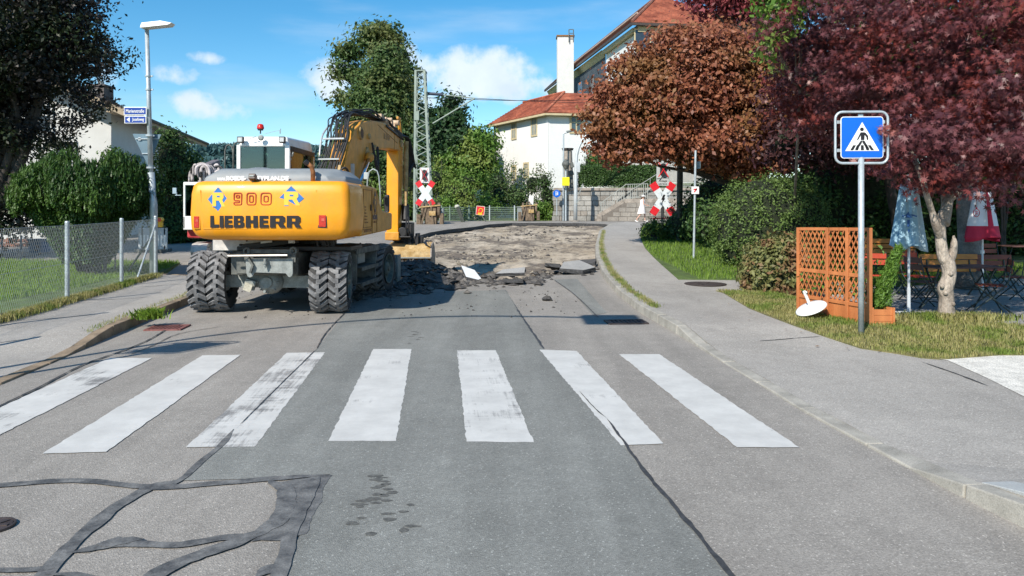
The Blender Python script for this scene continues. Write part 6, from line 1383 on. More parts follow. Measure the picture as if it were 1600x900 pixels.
b = MB(); b.box(at(830, 313, 48.4), (.28, .12, .62), ry=.06); b.build('barrier_stub', m_white, label='white stub of a barrier arm on top of the brown machine', cat='barrier arm')
t = thing('cabinet', 'grey metal switch cabinet left of the brown barrier machine', 'cabinet', at(814, 344, 49)); b = MB(); a, c = at(808, 345, 49), at(822, 324, 49); b.bb((a.x, 49, a.z), (c.x, 49.5, c.z)); b.build('body', M('cabinet_grey', (.22, .25, .25), .6, var=.1), t, bev=.02); b = MB(); b.bb((a.x-.04, 48.95, c.z), (c.x+.04, 49.55, c.z+.06)); b.build('lid', MC['cabinet_grey'], t)
t = thing('cabinet', 'pale low cabinet left of the rusty machine by the mast', 'cabinet', at(645, 350, 43)); b = MB(); a, c = at(686, 348, 44), at(693, 325, 44); b.bb((a.x, 44, a.z), (c.x, 44.5, c.z)); b.build('body', MC['cabinet_grey'], t, bev=.02)
t['label'] = 'narrow grey cabinet just right of the rusty machine by the mast'
t = thing('leaning_post', 'dark concrete post leaning left beside the road edge', 'post', at(724, 348, 45)); b = MB(); b.bar(at(724, 349, 45), at(715, 323, 45), .30, .22); b.build('post', M('post_moss', (.055, .065, .055), .9, var=.3, scale=8), t, bev=.02)
b = MB(); b.blob(at(714.5, 323, 45), (.17, .13, .13), 10, .08, 2); b.build('pale_cap', M('lichen', (.42, .42, .36), .9, var=.15), t)
t = thing('warning_board', 'tilted red board with a yellow bent arrow behind the dug-up road', 'sign', at(757, 345, 46)); T = facing(at(750.5, 329, 46), (.05, -1, 0)) @ Matrix.Rotation(R(-6), 4, 'Z')
b = MB(T); b.box((0, 0, 0), (.50, .54, .03)); b.build('board', m_red, t)
b = MB(T)
for cc, dd in (((0, .265, .02), (.52, .035, .01)), ((0, -.265, .02), (.52, .035, .01)), ((-.25, 0, .02), (.035, .5, .01)), ((.25, 0, .02), (.035, .5, .01))): b.box(cc, dd)
b.build('pale_rim', M('rim_pale', (.65, .50, .42), .5), t)
b = MB(T); b.tube([(.03+.12*math.cos(a*.5-1.3), .0+.13*math.sin(a*.5-1.3), .02) for a in range(0, 11)], .028, 6); b.box((.0, -.2, .02), (.26, .14, .02)); b.build('yellow_mark', MC['lamp_yellow'], t)
b = MB(); b.bar(at(752, 336, 46), at(760, 347, 46), .06); b.build('stand', m_dgr, t)
# ---- green mesh fence along the verge
m_gf = M('fence_green', (.20, .27, .22), .6, .2, var=.1)
t = thing('mesh_fence', 'low grey-green welded mesh fence before the shrubs beyond the road', 'fence', at(760, 345, 50))
pts_ = [at(x, 345.3, 50.8) for x in (694, 703, 733, 765, 800, 804)]; xs_ = (690, 703, 733, 765, 804)
for px in xs_: b = MB(); b.cyl(at(px, 345.3, 50.8), at(px, 321, 50.8), .045, n=8); b.build('post', MC['mirror_grey'] if px in (765, 804) else m_gf, t)
b = MB()
for k in range(7): b.bar(at(690, 344-3.3*k, 50.8), at(806, 344-3.3*k, 50.8), .02)
for k in range(76): b.bar(at(690+k*1.54, 345, 50.82), at(690+k*1.54, 323, 50.82), .010)
b.build('wire_mesh', m_gf, t, recalc=False, kind='stuff')
# ---- round column, poles, yellow box, blue sign, curved lamp
m_conc = M('old_concrete', (.30, .26, .22), .9, var=.25, scale=3, fine=.2, bscale=20, bump=.4)
t = thing('pillar', 'round grey stone pillar with a dark cap beside the yellow box', 'pillar', at(887, 346, 50.6)); b = MB(); b.cyl(at(888, 346, 50.9), at(887, 236, 50.9), .46, .30, 18); b.build('shaft', m_conc, t)
b = MB(); p_ = at(887, 235, 50.9); b.cyl(p_, p_+Vector((0, 0, .14)), .36, .42, 18); b.build('cap', M('cap_dark', (.06, .05, .045), .8), t)
b = MB(); 
for k in range(5): b.box(at(893+random.uniform(-1, 2), 258+12*k, 50.5), (.25, .2, .35), ry=random.uniform(-.4, .4))
b.build('mounted_gear', m_dgr, t, bev=.03)
t = thing('lamp_post', 'slim lamp post with a small arm left of the stone pillar', 'street lamp', at(879.5, 345, 50)); b = MB(); b.tube([at(880, 345, 50), at(880.5, 209, 50), at(882, 208, 50), at(893, 205, 50)], .05, 8); b.build('pole', m_pole, t); b = MB(); b.box(at(890, 204.5, 50), (.45, .2, .10), ry=-.2); b.build('lamp_head', m_lgr, t, bev=.02)
t = thing('traffic_mirror', 'dark lantern-shaped lamp on a post behind the yellow box', 'lamp', at(884, 260, 49.9)); b = MB(); b.cyl(at(884, 345, 49.9), at(884, 262, 49.9), .07, n=10); b.build('post', m_pole, t); t['label'] = 'old lantern lamp on a grey post above the yellow box'
b = MB(); b.lathe([(.12, 0), (.26, .28), (.24, .42), (.10, .62), (.001, .66)], Matrix.Translation(at(884, 264, 49.8)), 12); b.build('lantern', m_dgr, t, smooth=False)
t = thing('yellow_box', 'bright yellow square box mounted on the posts by the pillar', 'box', at(884, 290, 49.6)); b = MB(); a, c = at(878.5, 290, 49.6), at(889.5, 277, 49.6); b.bb((a.x, 49.5, a.z), (c.x, 49.8, c.z)); b.build('box', M('signal_yellow', (.85, .78, .02), .4, var=.05), t, bev=.01)
t = thing('footpath_sign', 'round blue footpath sign on a thin pole', 'road sign', at(870, 336, 49.5)); b = MB(); b.cyl(at(870, 337, 49.5), at(870, 300, 49.5), .03, n=8); b.build('pole', m_pole, t); p_ = at(870, 302.5, 49.4)
b = MB(); b.cyl(p_, p_+Vector((0, .02, 0)), .25, n=24); b.build('disc', m_blue, t); b = MB(); 
for dx, h_ in ((-.05, .13), (.06, .10)): b.box(p_+Vector((dx, -.01, -.02)), (.05, .01, h_*1.6)); b.cyl(p_+Vector((dx, -.015, h_)), p_+Vector((dx, -.005, h_)), .032, n=8)
b.build('walking_figures', m_white, t)
t = thing('arched_lamp', 'pale curved-arm lamp pole rising in front of the retaining wall', 'street lamp', at(898.5, 346, 48)); b = MB()
pa = [(899, 346), (899.5, 300), (900, 262), (901, 243), (904, 231), (909, 220), (916, 211), (926, 203), (938, 197), (955, 193)]; b.tube([at(x, y, 48) for x, y in pa], [.13, .12, .10, .09, .085, .08, .075, .07, .065, .06], 12); b.build('pole', M('pale_pole', (.50, .53, .54), .5, .2, var=.08), t, smooth=True)
b = MB(); a, c = at(901.5, 269, 47.9), at(906, 254, 47.9); b.bb((a.x, 47.8, a.z), (c.x, 48.0, c.z)); b.build('control_box', M('pale_pole', (.5, .53, .54)), t); b = MB(); b.bar(at(905, 302, 47.9), at(911, 287, 47.9), .06); b.bar(at(901, 304, 47.9), at(907, 301, 47.9), .05); b.bar(at(901, 318, 47.9), at(906, 309, 47.9), .07); b.build('bracket', m_lgr, t)
b = MB(); b.cyl(at(899, 348, 48), at(899, 344.5, 48), .27, n=14); b.build('base_plate', m_conc, t)
# ---- retaining wall of single stones
DW = 50.2; t = thing('retaining_wall', 'long low wall of weathered pale stone blocks behind the crossing', 'wall', at(1000, 346, DW)); xw0, xw1 = at(868, 0, DW).x, at(1150, 0, DW).x; z0, z1 = .95, at(0, 298, DW).z
b = MB(); b.bb((xw0+.05, DW+.12, .5), (xw1, DW+.7, z1-.01)); b.build('wall_core', M('mortar', (.16, .14, .12), .95, var=.2), t)
m_stone = M('wall_stone', (.29, .285, .262), .9, var=.28, scale=.9, col2=(.39, .375, .345), fine=.2, bscale=12, bump=.5, bdist=.02); m_stone2 = M('wall_stone_brown', (.26, .235, .205), .9, var=.25, scale=.9, fine=.2, bscale=12, bump=.5, bdist=.02)
meS = []
for k in range(6):
    b = MB(); b.box((0, 0, 0), (1, 1, 1)); mm = b.mesh('stone', m_stone if k % 3 else m_stone2); meS.append(mm)
rows_ = 6; hr = (z1-z0)/rows_
for r_ in range(rows_):
    x = xw0+random.uniform(-.3, 0)
    while x < xw1:
        w_ = random.uniform(.4, .85); k = random.choice(meS)
        if at(936, 0, DW).x < x < at(1010, 0, DW).x and r_ == 0: pass
        inst(k, 'stone', Matrix.Translation((x+w_/2, DW+.08+random.uniform(-.015, .015), z0+hr*(r_+.5))) @ Matrix.Diagonal((w_-.03, .3, hr-.03, 1)), t); x += w_
b = MB(); x = xw0-.1
while x < xw1: w_ = random.uniform(1.3, 1.7); b = MB(); b.bb((x, DW-.18, z1), (x+w_-.02, DW+.75, z1+.19)); b.build('coping', m_conc, t, bev=.02, seg=1); x += w_
def terrace(): 
    b = MB(); b.add([(xw0+.2, DW+.6, z1-.02), (40, DW+.6, z1-.02), (40, 57, 4.4), (xw0+.2, 57, 3.2), (40, 90, 6), (xw0+.2, 90, 4.2), (xw0+.2, DW+.6, .5), (xw0+.2, 57, .5), (xw0+.2, 90, .5)], [(0, 1, 2, 3), (3, 2, 4, 5), (0, 3, 7, 6), (3, 5, 8, 7)]); b.build('terrace', m_lawn, kind='structure')
terrace()
# hedge on the wall and round shrub
def hedgebox(name, label, a, c, lm, n, size, cat='hedge', rnd=.15):
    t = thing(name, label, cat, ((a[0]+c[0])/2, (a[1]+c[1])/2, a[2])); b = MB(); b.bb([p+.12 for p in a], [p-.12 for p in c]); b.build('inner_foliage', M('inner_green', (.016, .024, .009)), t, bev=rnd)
    P = []; O = []
    d_ = [c[i]-a[i] for i in range(3)]; ar = [d_[0]*d_[2]*2, d_[0]*d_[1], d_[1]*d_[2]*2]; s_ = sum(ar)
    for k in range(n):
        r_ = random.random()*s_; j = random.gauss(0, .06)
        if r_ < ar[0]: P.append((random.uniform(a[0], c[0]), (a[1] if random.random() < .85 else c[1])+j, random.uniform(a[2], c[2]))); O.append((0, -1, .3))
        elif r_ < ar[0]+ar[1]: P.append((random.uniform(a[0], c[0]), random.uniform(a[1], c[1]), c[2]+j)); O.append((0, 0, 1))
        else: P.append(((a[0] if random.random() < .5 else c[0])+j, random.uniform(a[1], c[1]), random.uniform(a[2], c[2]))); O.append((-.5, -.5, .3))
    leafmesh('leaves', np.array(P), size, T_LEAF, lm, t, bias=np.array(O), bias_w=.4); return t
a, c = at(907, 292, 51), at(1032, 259, 51); hedgebox('hedge', 'clipped dark green hedge on top of the stone retaining wall', (a.x, 51, a.z), (c.x, 52.2, c.z), lm_g2, 9000, .13)
bush('garden_shrub', 'rounded green shrub above the clipped hedge beside the curved lamp', at(945, 262, 53), [E(942, 250, 53, 26, 18), E(928, 255, 53, 16, 14), E(958, 252, 53, 14, 14)], 70, 50, .22, .16, lm_g1)
# upper rubble wall, flowers
DU = 55.; a, c = at(955, 263, DU), at(1085, 244, DU); t = thing('rubble_wall', 'upper white rubble-stone garden wall below the orange flowers', 'wall', a); b = MB(); b.bb((a.x, DU+.1, a.z-1), (c.x+4, DU+.6, c.z)); b.build('wall_core', M('mortar_pale', (.40, .38, .35), .95, var=.15), t)
b = MB()
for r_ in range(5):
    x = a.x
    while x < c.x+4: w_ = random.uniform(.18, .42); b.box((x+w_/2, DU+.08, a.z+.02+(c.z-a.z)*(r_+.5)/5), (w_-.03, .16+random.uniform(-.03, .03), (c.z-a.z)/5-.03), ry=random.uniform(-.05, .05)); x += w_
b.build('rubble_stones', M('rubble_stone', (.50, .48, .45), .9, var=.2, scale=2, fine=.15, bscale=14), t, kind='stuff')
b = MB(); b.bb((a.x-.1, DU-.1, c.z), (c.x+4, DU+.7, c.z+.12)); b.build('coping', m_conc, t)
P = []; 
for k in range(3500): P.append((random.uniform(a.x, c.x+2), DU+random.uniform(.2, 1.6), c.z+.1+abs(random.gauss(0, .35)))); 
leafmesh('garden_plants', np.array(P), .16, T_LEAF, leafmat('olive_leaf', (.05, .08, .02), (.13, .15, .05), .3), label='mixed low planting along the top of the rubble wall', kind='stuff')
m_or = leafmat('orange_petal', (.75, .25, .01), (.85, .42, .02), .3)
for px, py, lb in ((984, 237, 'left'), (1018, 230, 'middle'), (1024, 232, 'middle'), (1047, 230, 'right')):
    if lb == 'middle' and px > 1020: continue
    q = at(px, py, DU+.2); ff = thing('flower_clump', 'clump of orange flowers on the rubble wall, the %s one of three' % ('leftmost' if lb == 'left' else 'middle' if lb == 'middle' else 'rightmost'), 'flowers', q-Vector((0, 0, .5)))
    leafmesh('blossoms', np.array([(q.x+random.gauss(0, .26), q.y+random.gauss(0, .15), q.z+random.gauss(0, .16)) for k in range(90)]), .17, T_LEAF, m_or, ff); b = MB(); b.tube([q-Vector((0, 0, .6)), q], .02); b.build('stem', m_barkdark, ff)
# ---- stairs
DS = 49.; t = thing('staircase', 'stone steps climbing right along the retaining wall', 'stairs', at(940, 346, DS)); n = 11
xA, xB = at(932, 0, DS).x, at(1010, 0, DS).x; zA, zB = .95, at(0, 305, DS).z
for k in range(n):
    x0 = xA+(xB-xA)*k/n; x1 = xA+(xB-xA)*(k+1)/n; zt_ = zA+(zB-zA)*(k+1)/n; b = MB(); b.bb((x0, DS-.3, zt_-.16), (x1+.05, DS+1.1, zt_)); b.build('step', m_conc, t, bev=.01, seg=1)
    b = MB(); b.bb((x0+.03, DS-.2, .9), (x1, DS+1.1, zt_-.165)); b.build('riser_stone', m_pitedge if k < 2 else m_stone, t)
b = MB(); a0_, a1_ = at(939, 344, DS-.5), at(975, 317, DS-.5); xe = at(1012, 0, DS).x
P_ = [(a0_.x, .95), (a1_.x, .95), (xe+4, .95), (xe+4, a1_.z+.05), (a1_.x, a1_.z), (a0_.x, 1.25)]
b.prism([(x, z) for x, z in P_], Matrix(((1, 0, 0, 0), (0, 0, 1, DS-.45), (0, 1, 0, 0), (0, 0, 0, 1))), .22); b.build('side_wall', MC['mortar'], t)
for r_ in range(4):
    hz = (a1_.z-.95)/4; x = a0_.x+.15+(a1_.x-a0_.x)*(r_+.6)/4+random.uniform(0, .2)
    while x < xe+3.6: w_ = random.uniform(.35, .75); inst(random.choice(meS[::3]), 'stone', Matrix.Translation((x+w_/2, DS-.56, .95+hz*(r_+.5))) @ Matrix.Diagonal((w_-.03, .05, hz-.03, 1)), t); x += w_
b = MB(); b.bar((a0_.x-.05, DS-.45, 1.32), (a1_.x, DS-.45, a1_.z+.08), .34, .14, up=(0, 1, 0)); b.bar((a1_.x, DS-.45, a1_.z+.09), (xe+4, DS-.45, a1_.z+.14), .34, .14, up=(0, 1, 0)); b.build('side_coping', m_conc, t)
b = MB(); b.bb((a0_.x-.25, DS-.62, .9), (a0_.x+.05, DS-.28, 1.42)); b.build('newel_stone', m_conc, t, bev=.02)
m_rl = M('railing_grey', (.36, .37, .34), .6, .3, var=.1)
def railing(label, p0, p1, h, n, Dn=None):
    t = thing('railing', label, 'railing', p0)
    for dz in (h, .12): b = MB(); b.bar(p0+Vector((0, 0, dz)), p1+Vector((0, 0, dz)), .06, .04); b.build('rail', m_rl, t)
    for k in range(n+1): b = MB(); q = p0.lerp(p1, k/n); b.bar(q, q+Vector((0, 0, h)), .05 if k in (0, n) else .028); b.build('baluster', m_rl, t)
railing('sloping metal handrail on the lower flight of the stone steps', at(939, 341, DS-.45), at(978, 312, DS-.45), 1.0, 11)
railing('level metal railing in front of the wall beside the woman', at(978, 312, DS-.45), at(1012, 311, DS-.45), 1.0, 10)
railing('thin sloping handrail along the wall face above the steps', at(965, 330, DW-.2), at(1026, 292, DW-.2), .85, 6)
railing('pale metal railing on top of the wall right of the dark sign post', at(1046, 295, DW+.3), at(1102, 294, DW+.3), 1.22, 26)
t = thing('upper_steps', 'pale stone steps going up at the right end of the wall railing', 'stairs', at(1115, 290, 52))
for k in range(7): b = MB(); b.bb((at(1101+2*k, 0, 52).x, 51.6+.3*k, 3.0), (at(1135, 0, 52).x, 52+.3*k, at(0, 291-4.2*k, 52).z)); b.build('step', M('pale_step', (.48, .46, .43), .9, var=.15, scale=3), t, bev=.01, seg=1)
# ---- white wing with the red hipped roof
m_ren2 = M('roughcast_white', (.72, .72, .71), .9, var=.03, scale=.5, fine=.04, bscale=12, bump=.35, bdist=.03)
m_redt = M('red_tiles', (.33, .085, .048), .85, var=.25, scale=.8, col2=(.47, .16, .09), fine=.35, bscale=4); m_brt = M('brown_tiles', (.20, .085, .06), .85, var=.25, scale=1.2, col2=(.28, .13, .09), fine=.2, bscale=4)
m_win = M('window_teal', (.05, .085, .10), .2, var=.3, scale=1.5, spec=.8); m_sand = M('sand_trim', (.50, .42, .26), .8, var=.1); m_grille = M('window_grille', (.22, .25, .25), .4, var=.2, scale=6)
C0 = at(857, 175, 60); L1 = at(774.5, 191.5, 67.9); R1 = at(965, 174.5, 61); zb = 1.0
ez1 = C0.z; L1.z = ez1; R1.z = ez1; BK = Vector((L1.x+8.5, L1.y+2, ez1)); 
grime(m_ren2, .35, (.54, .53, .50))
W1 = thing('white_wing', 'white roughcast wing with orange-red hipped roof beside the railway', 'building', (C0.x, C0.y, zb))
def wallq(b, a, c, z0, z1): b.add([(a.x, a.y, z0), (c.x, c.y, z0), (c.x, c.y, z1), (a.x, a.y, z1)], [(0, 1, 2, 3)])
b = MB(); wallq(b, L1, C0, zb, ez1); wallq(b, C0, R1, zb, ez1); wallq(b, R1, BK, zb, ez1); wallq(b, BK, L1, zb, ez1); b.build('wall', m_ren2, W1)
def roofset(par, eaves, ridge, faces, mat, rows, name='roof'):
    """hipped roof: faces are lists of keys; each face gets tile courses as real steps"""
    P_ = dict(eaves); P_.update(ridge)
    for f, m_, rws in faces:
        q = [Vector(P_[k]) for k in f]; b = MB(); nn = (q[1]-q[0]).cross(q[-1]-q[0]).normalized()
        if nn.z < 0: nn = -nn
        A_, B_ = q[0], q[1]; Cc = q[2]; Dd = q[3] if len(q) > 3 else q[2]
        for r_ in range(rws):
            f0, f1 = r_/rws, (r_+1.12)/rws; f1 = min(f1, 1); o0, o1 = nn*.07, nn*.0
            b.add([A_.lerp(Dd, f0)+o0, B_.lerp(Cc, f0)+o0, B_.lerp(Cc, f1)+o1, A_.lerp(Dd, f1)+o1, A_.lerp(Dd, f0)-nn*.03, B_.lerp(Cc, f0)-nn*.03], [(0, 1, 2, 3), (4, 5, 1, 0)])
        b.build(name, m_, par, recalc=False)
ov = .55
def outp(p, dirs): return p+dirs
l_dir = (L1-C0).normalized(); r_dir = (R1-C0).normalized()
eC = C0-l_dir*ov-r_dir*ov+Vector((0, 0, -.12)); eL = L1+l_dir*ov-r_dir*ov+Vector((0, 0, -.12)); eR = R1+r_dir*ov-l_dir*ov+Vector((0, 0, -.12)); eB = BK+l_dir*ov+r_dir*ov+Vector((0, 0, -.12))
rdA = at(882, 145, 63.2); rdB = Vector((rdA.x, rdA.y, rdA.z))+l_dir*7.0
roofset(W1, {'C': eC, 'L': eL, 'R': eR, 'B': eB}, {'a': rdA, 'b': rdB, 'r': rdA+r_dir*3}, [(('C', 'L', 'b', 'a'), m_redt, 14), (('R', 'C', 'a', 'r'), m_redt, 14), (('L', 'B', 'b'), m_redt, 10), (('B', 'R', 'r', 'b'), m_redt, 10)], m_redt, 14)
b = MB(); b.tube([eC+Vector((0, 0, .08)), rdA+Vector((0, 0, .08))], .10, 6); b.tube([rdA+Vector((0, 0, .08)), rdB+Vector((0, 0, .08))], .10, 6); b.build('ridge_tiles', m_redt, W1)
b = MB(); b.bar(eL-Vector((0, 0, .12)), eC-Vector((0, 0, .12)), .10, .16); b.bar(eC-Vector((0, 0, .12)), eR-Vector((0, 0, .12)), .10, .16); b.add([eL-Vector((0, 0, .05)), eC-Vector((0, 0, .05)), C0+Vector((0, 0, -.35)), L1+Vector((0, 0, -.35))], [(0, 1, 2, 3)]); b.add([eC-Vector((0, 0, .05)), eR-Vector((0, 0, .05)), R1+Vector((0, 0, -.35)), C0+Vector((0, 0, -.35))], [(0, 1, 2, 3)]); b.build('eaves', m_sand, W1, recalc=False)
lnr = Vector((-l_dir.y, l_dir.x, 0)); lnr = lnr if lnr.x < 0 else -lnr
if lnr.dot(Vector((-.5, -.85, 0))) < 0: lnr = -lnr
rnr = Vector((r_dir.y, -r_dir.x, 0)); rnr = rnr if rnr.y < 0 else -rnr
def onwall(P0, nrm, px, py):
    d_ = P0.dot(Vector((nrm.x, nrm.y, 0)))/Vector(((px-800)/F, 1, 0)).dot(nrm); return at(px, py, d_)
for px, py, w_, h_ in ((803.5, 205, .75, 1.35), (835, 198, .85, 1.5), (803, 270, .75, 1.2), (822.5, 266, .75, 1.2)): q = onwall(C0, lnr, px, py); win(W1, q+lnr*.02, lnr, w_, h_, m_sand, m_grille, True, .14)
q = onwall(C0, rnr, 900.5, 194.5); win(W1, q+rnr*.02, rnr, .98, 1.35, m_sand, m_win, True, .16)
b = MB(); b.bar(C0+Vector((-.12, -.12, -.4)), Vector((C0.x-.12, C0.y-.12, zb)), .02); b.build('corner_edge', m_ren2, W1)
b = MB(); q = L1+Vector((-.1, -.1, 0)); b.cyl((q.x, q.y, 1), (q.x, q.y, ez1-.1), .09, n=8); b.build('downpipe', m_dgr, W1)
b = MB(); b.bb((at(767, 0, 66).x, 65.5, 1), (at(775, 0, 66).x, 66.5, at(0, 233, 66).z)); b.build('shed_wall', m_dgr, W1)
# ---- big house
K0 = at(996, 38, 72); KL = Vector((5.7, 111, K0.z)); KR = Vector((K0.x+13, 74, K0.z)); 
W2 = thing('large_house', 'tall white house with steep red and brown tiled hipped roof above the maple', 'building', (K0.x, K0.y, 4))
b = MB(); wallq(b, K0, KR, 3, K0.z-.05); kdir = (KL-K0).normalized(); wallq(b, K0, K0+kdir*10.5, 3, K0.z-.05); b.build('wall', m_ren2, W2)
m_slate = M('slate_blue', (.045, .062, .08), .7, var=.2, scale=1, fine=.3, bscale=3)
b = MB(); s0, s1 = K0+kdir*10.5, KL; b.add([(s0.x-.05, s0.y, 3), (s1.x-.05, s1.y, 3), (s1.x-.05, s1.y, K0.z-.05), (s0.x-.05, s0.y, K0.z-.05)], [(0, 1, 2, 3)]); b.build('slate_cladding', m_slate, W2)
knr = Vector((-kdir.y, kdir.x, 0)); knr = knr if knr.x < 0 else -knr
for px, py in ((907, 142), (925, 138)): q = onwall(K0, knr, px, py); win(W2, q+knr*.08, knr, 2.6, 2.3, m_slate, m_dkglass, False)
b = MB(); b.add([(s0.x-.1, s0.y, K0.z-1.0), (s1.x-.1, s1.y, K0.z-1.0), (s1.x-.5, s1.y, K0.z-.25), (s0.x-.5, s0.y, K0.z-.25)], [(0, 1, 2, 3)]); b.build('soffit', m_sand, W2)
kov = .8; e0 = K0-kdir*kov+Vector((-kov, 0, 0)); eL2 = KL+Vector((-kov, 0, 0)); eR2 = KR+Vector((kov, -kov, 0)); ap = at(1025, -3, 79); apB = ap+kdir*36
roofset(W2, {'0': e0, 'L': eL2, 'R': eR2}, {'a': ap, 'b': apB, 'r': ap+Vector((1.5, .5, 0))}, [(('0', 'L', 'b', 'a'), m_brt, 24), (('R', '0', 'a', 'r'), m_redt, 22)], m_redt, 20)
b = MB(); b.tube([e0+Vector((0, 0, .1)), ap+Vector((0, 0, .1))], .14, 6); b.tube([ap+Vector((0, 0, .1)), apB+Vector((0, 0, .1))], .14, 6); b.build('ridge_tiles', m_brt, W2)
b = MB(); b.bar(e0-Vector((0, 0, .15)), eL2-Vector((0, 0, .15)), .2, .26); b.bar(e0-Vector((0, 0, .15)), eR2-Vector((0, 0, .15)), .2, .24); b.build('gutter', M('gutter_dark', (.06, .045, .04), .6), W2)
b = MB(); b.bar(K0-Vector((0, .2, .55)), KR-Vector((0, .2, .55)), .3, .5); b.bar(K0+Vector((-.3, 0, -.55)), K0+kdir*10.5+Vector((-.3, 0, -.55)), .4, .4); b.build('cornice', m_sand, W2)
b = MB(); b.tube([e0.lerp(ap, .35).lerp(eL2.lerp(apB, .35), .02)+Vector((-.1, 0, .25)), e0.lerp(ap, .35).lerp(eL2.lerp(apB, .35), .9)+Vector((-.1, 0, .25))], .10, 5); b.build('snow_guard', M('guard_pale', (.45, .38, .33), .6), W2)
q = at(1004, 62, 71.8); win(W2, q, (0, -1, 0), 1.5, 2.0, m_sand, m_dkglass, False, .12)
for px, py in ((1062, 68), (1040, 140), (1076, 150), (1030, 210)): q = onwall(K0, Vector((.15, -.99, 0)).normalized(), px, py); win(W2, Vector((q.x, q.y-.15, q.z)), (0, -1, 0), 1.2, 1.9, m_sand, m_win, True, .12)
a, c = at(871, 128, 92), at(896.5, 57, 92); t = thing('chimney_stack', 'tall plain white chimney standing beside the slate wall and brown roof', 'chimney', ((a.x+c.x)/2, 93, 6)); b = MB(); b.bb((a.x, 92, 6), (c.x, 93.6, c.z)); b.build('stack', m_ren, t); b = MB(); b.bb((a.x-.1, 91.9, c.z), (c.x+.1, 93.7, c.z+.18)); b.build('cap', MC['seam_brown'], t)
b = MB(); p_ = at(894, 57, 92)
for px in (889, 896): b.tube([at(px, 66, 91.8), at(px, 46, 91.8)], .06)
for py in (46, 52, 58): b.bar(at(889, py, 91.8), at(896, py, 91.8), .08)
b.build('ladder', m_dgr, t)
# small dark houses / far roofs left of the white wing
# ---- sign cluster on the right
Dq = 27.; m_wood = M('dark_post', (.055, .06, .05), .8, var=.3, scale=10)
t = thing('sign_post', 'dark wooden post carrying the town name board and the blue arrow sign', 'post', at(1061, 378, Dq)); b = MB(); b.cyl(at(1061, 385, Dq), at(1063.5, 200, Dq), .11, n=12); b.build('post', m_wood, t)
a, c = at(1051, 244, Dq-.15), at(1076, 228, Dq-.15); t = thing('name_board', 'small grey name board in an open frame on the dark post', 'sign', a); b = MB(); b.bb((a.x, Dq-.17, a.z), (c.x, Dq-.14, c.z)); b.build('board', M('board_olive', (.22, .24, .19), .6, var=.3, scale=6), t, bev=.01); text('lettering', 'Sankt Nikolaus', facing((a.x+.05, Dq-.175, c.z-.15), (0, -1, 0)), c.x-a.x-.1, .10, m_letter, t, bold=.01)
a, c = at(1050, 254.5, Dq-.16), at(1089, 244.5, Dq-.16); t = thing('direction_sign', 'pale blue left-pointing direction sign on the dark post', 'sign', a); b = MB(); hh = (c.z-a.z)/2; b.prism([(a.x+.1, a.z), (c.x, a.z), (c.x, c.z), (a.x+.1, c.z), (a.x-.12, a.z+hh)], Matrix(((1, 0, 0, 0), (0, 0, 1, Dq-.18), (0, 1, 0, 0), (0, 0, 0, 1))), .02)
b.build('arrow_board', M('arrow_blue', (.20, .42, .52), .5, var=.3, scale=7, col2=(.50, .62, .66)), t); text('lettering', 'Kapellenweg', facing((a.x+.15, Dq-.195, a.z+.05), (0, -1, 0)), c.x-a.x-.2, hh*1.4, M('letter_pale', (.7, .76, .78), .5), t, bold=.012)
ps = gp(1084, 404, S); Dp = ps.y; t = thing('small_sign', 'small white parking sign on a thin pole at the edge of the lawn', 'road sign', ps); b = MB(); b.cyl(ps, at(1087, 235, Dp), .032, n=10); b.build('pole', m_pole, t); a, c = at(1080.5, 303, Dp-.04), at(1092, 291.5, Dp-.04); b = MB(); b.bb((a.x, Dp-.05, a.z), (c.x, Dp-.035, c.z)); b.build('sign_plate', m_white, t); b = MB(); b.bar((a.x+.07, Dp-.055, a.z+.05), (c.x-.07, Dp-.055, c.z-.07), .03, .004, up=(0, 1, 0)); b.bar((a.x+.05, Dp-.055, c.z-.08), (c.x-.06, Dp-.055, c.z-.07), .03, .004, up=(0, 1, 0)); b.bar((c.x-.07, Dp-.055, c.z-.05), (c.x-.08, Dp-.055, a.z+.10), .03, .004, up=(0, 1, 0)); b.build('arrow', m_red, t)
a, c = at(1086, 264, Dp-.05), at(1099, 253, Dp-.05); t = thing('small_sign', 'pale blue sideways sign at the top of the thin lawn pole', 'road sign', a); b = MB(); b.add([(a.x, Dp, a.z), (c.x, Dp+.25, a.z+.03), (c.x, Dp+.25, c.z+.04), (a.x, Dp, c.z), (a.x, Dp+.02, a.z), (c.x, Dp+.27, a.z+.03), (c.x, Dp+.27, c.z+.04), (a.x, Dp+.02, c.z)], [(0, 1, 2, 3), (7, 6, 5, 4), (0, 4, 5, 1), (2, 6, 7, 3)]); b.build('plate', MC['arrow_blue'], t)
t = thing('fence_stump', 'short dark posts with a red-white bar below the crossing signs', 'posts', at(1046, 375, 29))
for px in (1022, 1046, 1052): b = MB(); b.cyl(at(px, 382, 29), at(px, 340, 29), .05, n=8); b.build('post', m_wood, t)
b = MB(); b.bar(at(1020, 341, 28.9), at(1056, 341, 28.9), .04, .05); b.build('bar', m_red, t)
# ================================================================ RIGHT SIDE
def pg(x, y): return S(x, y)-.10
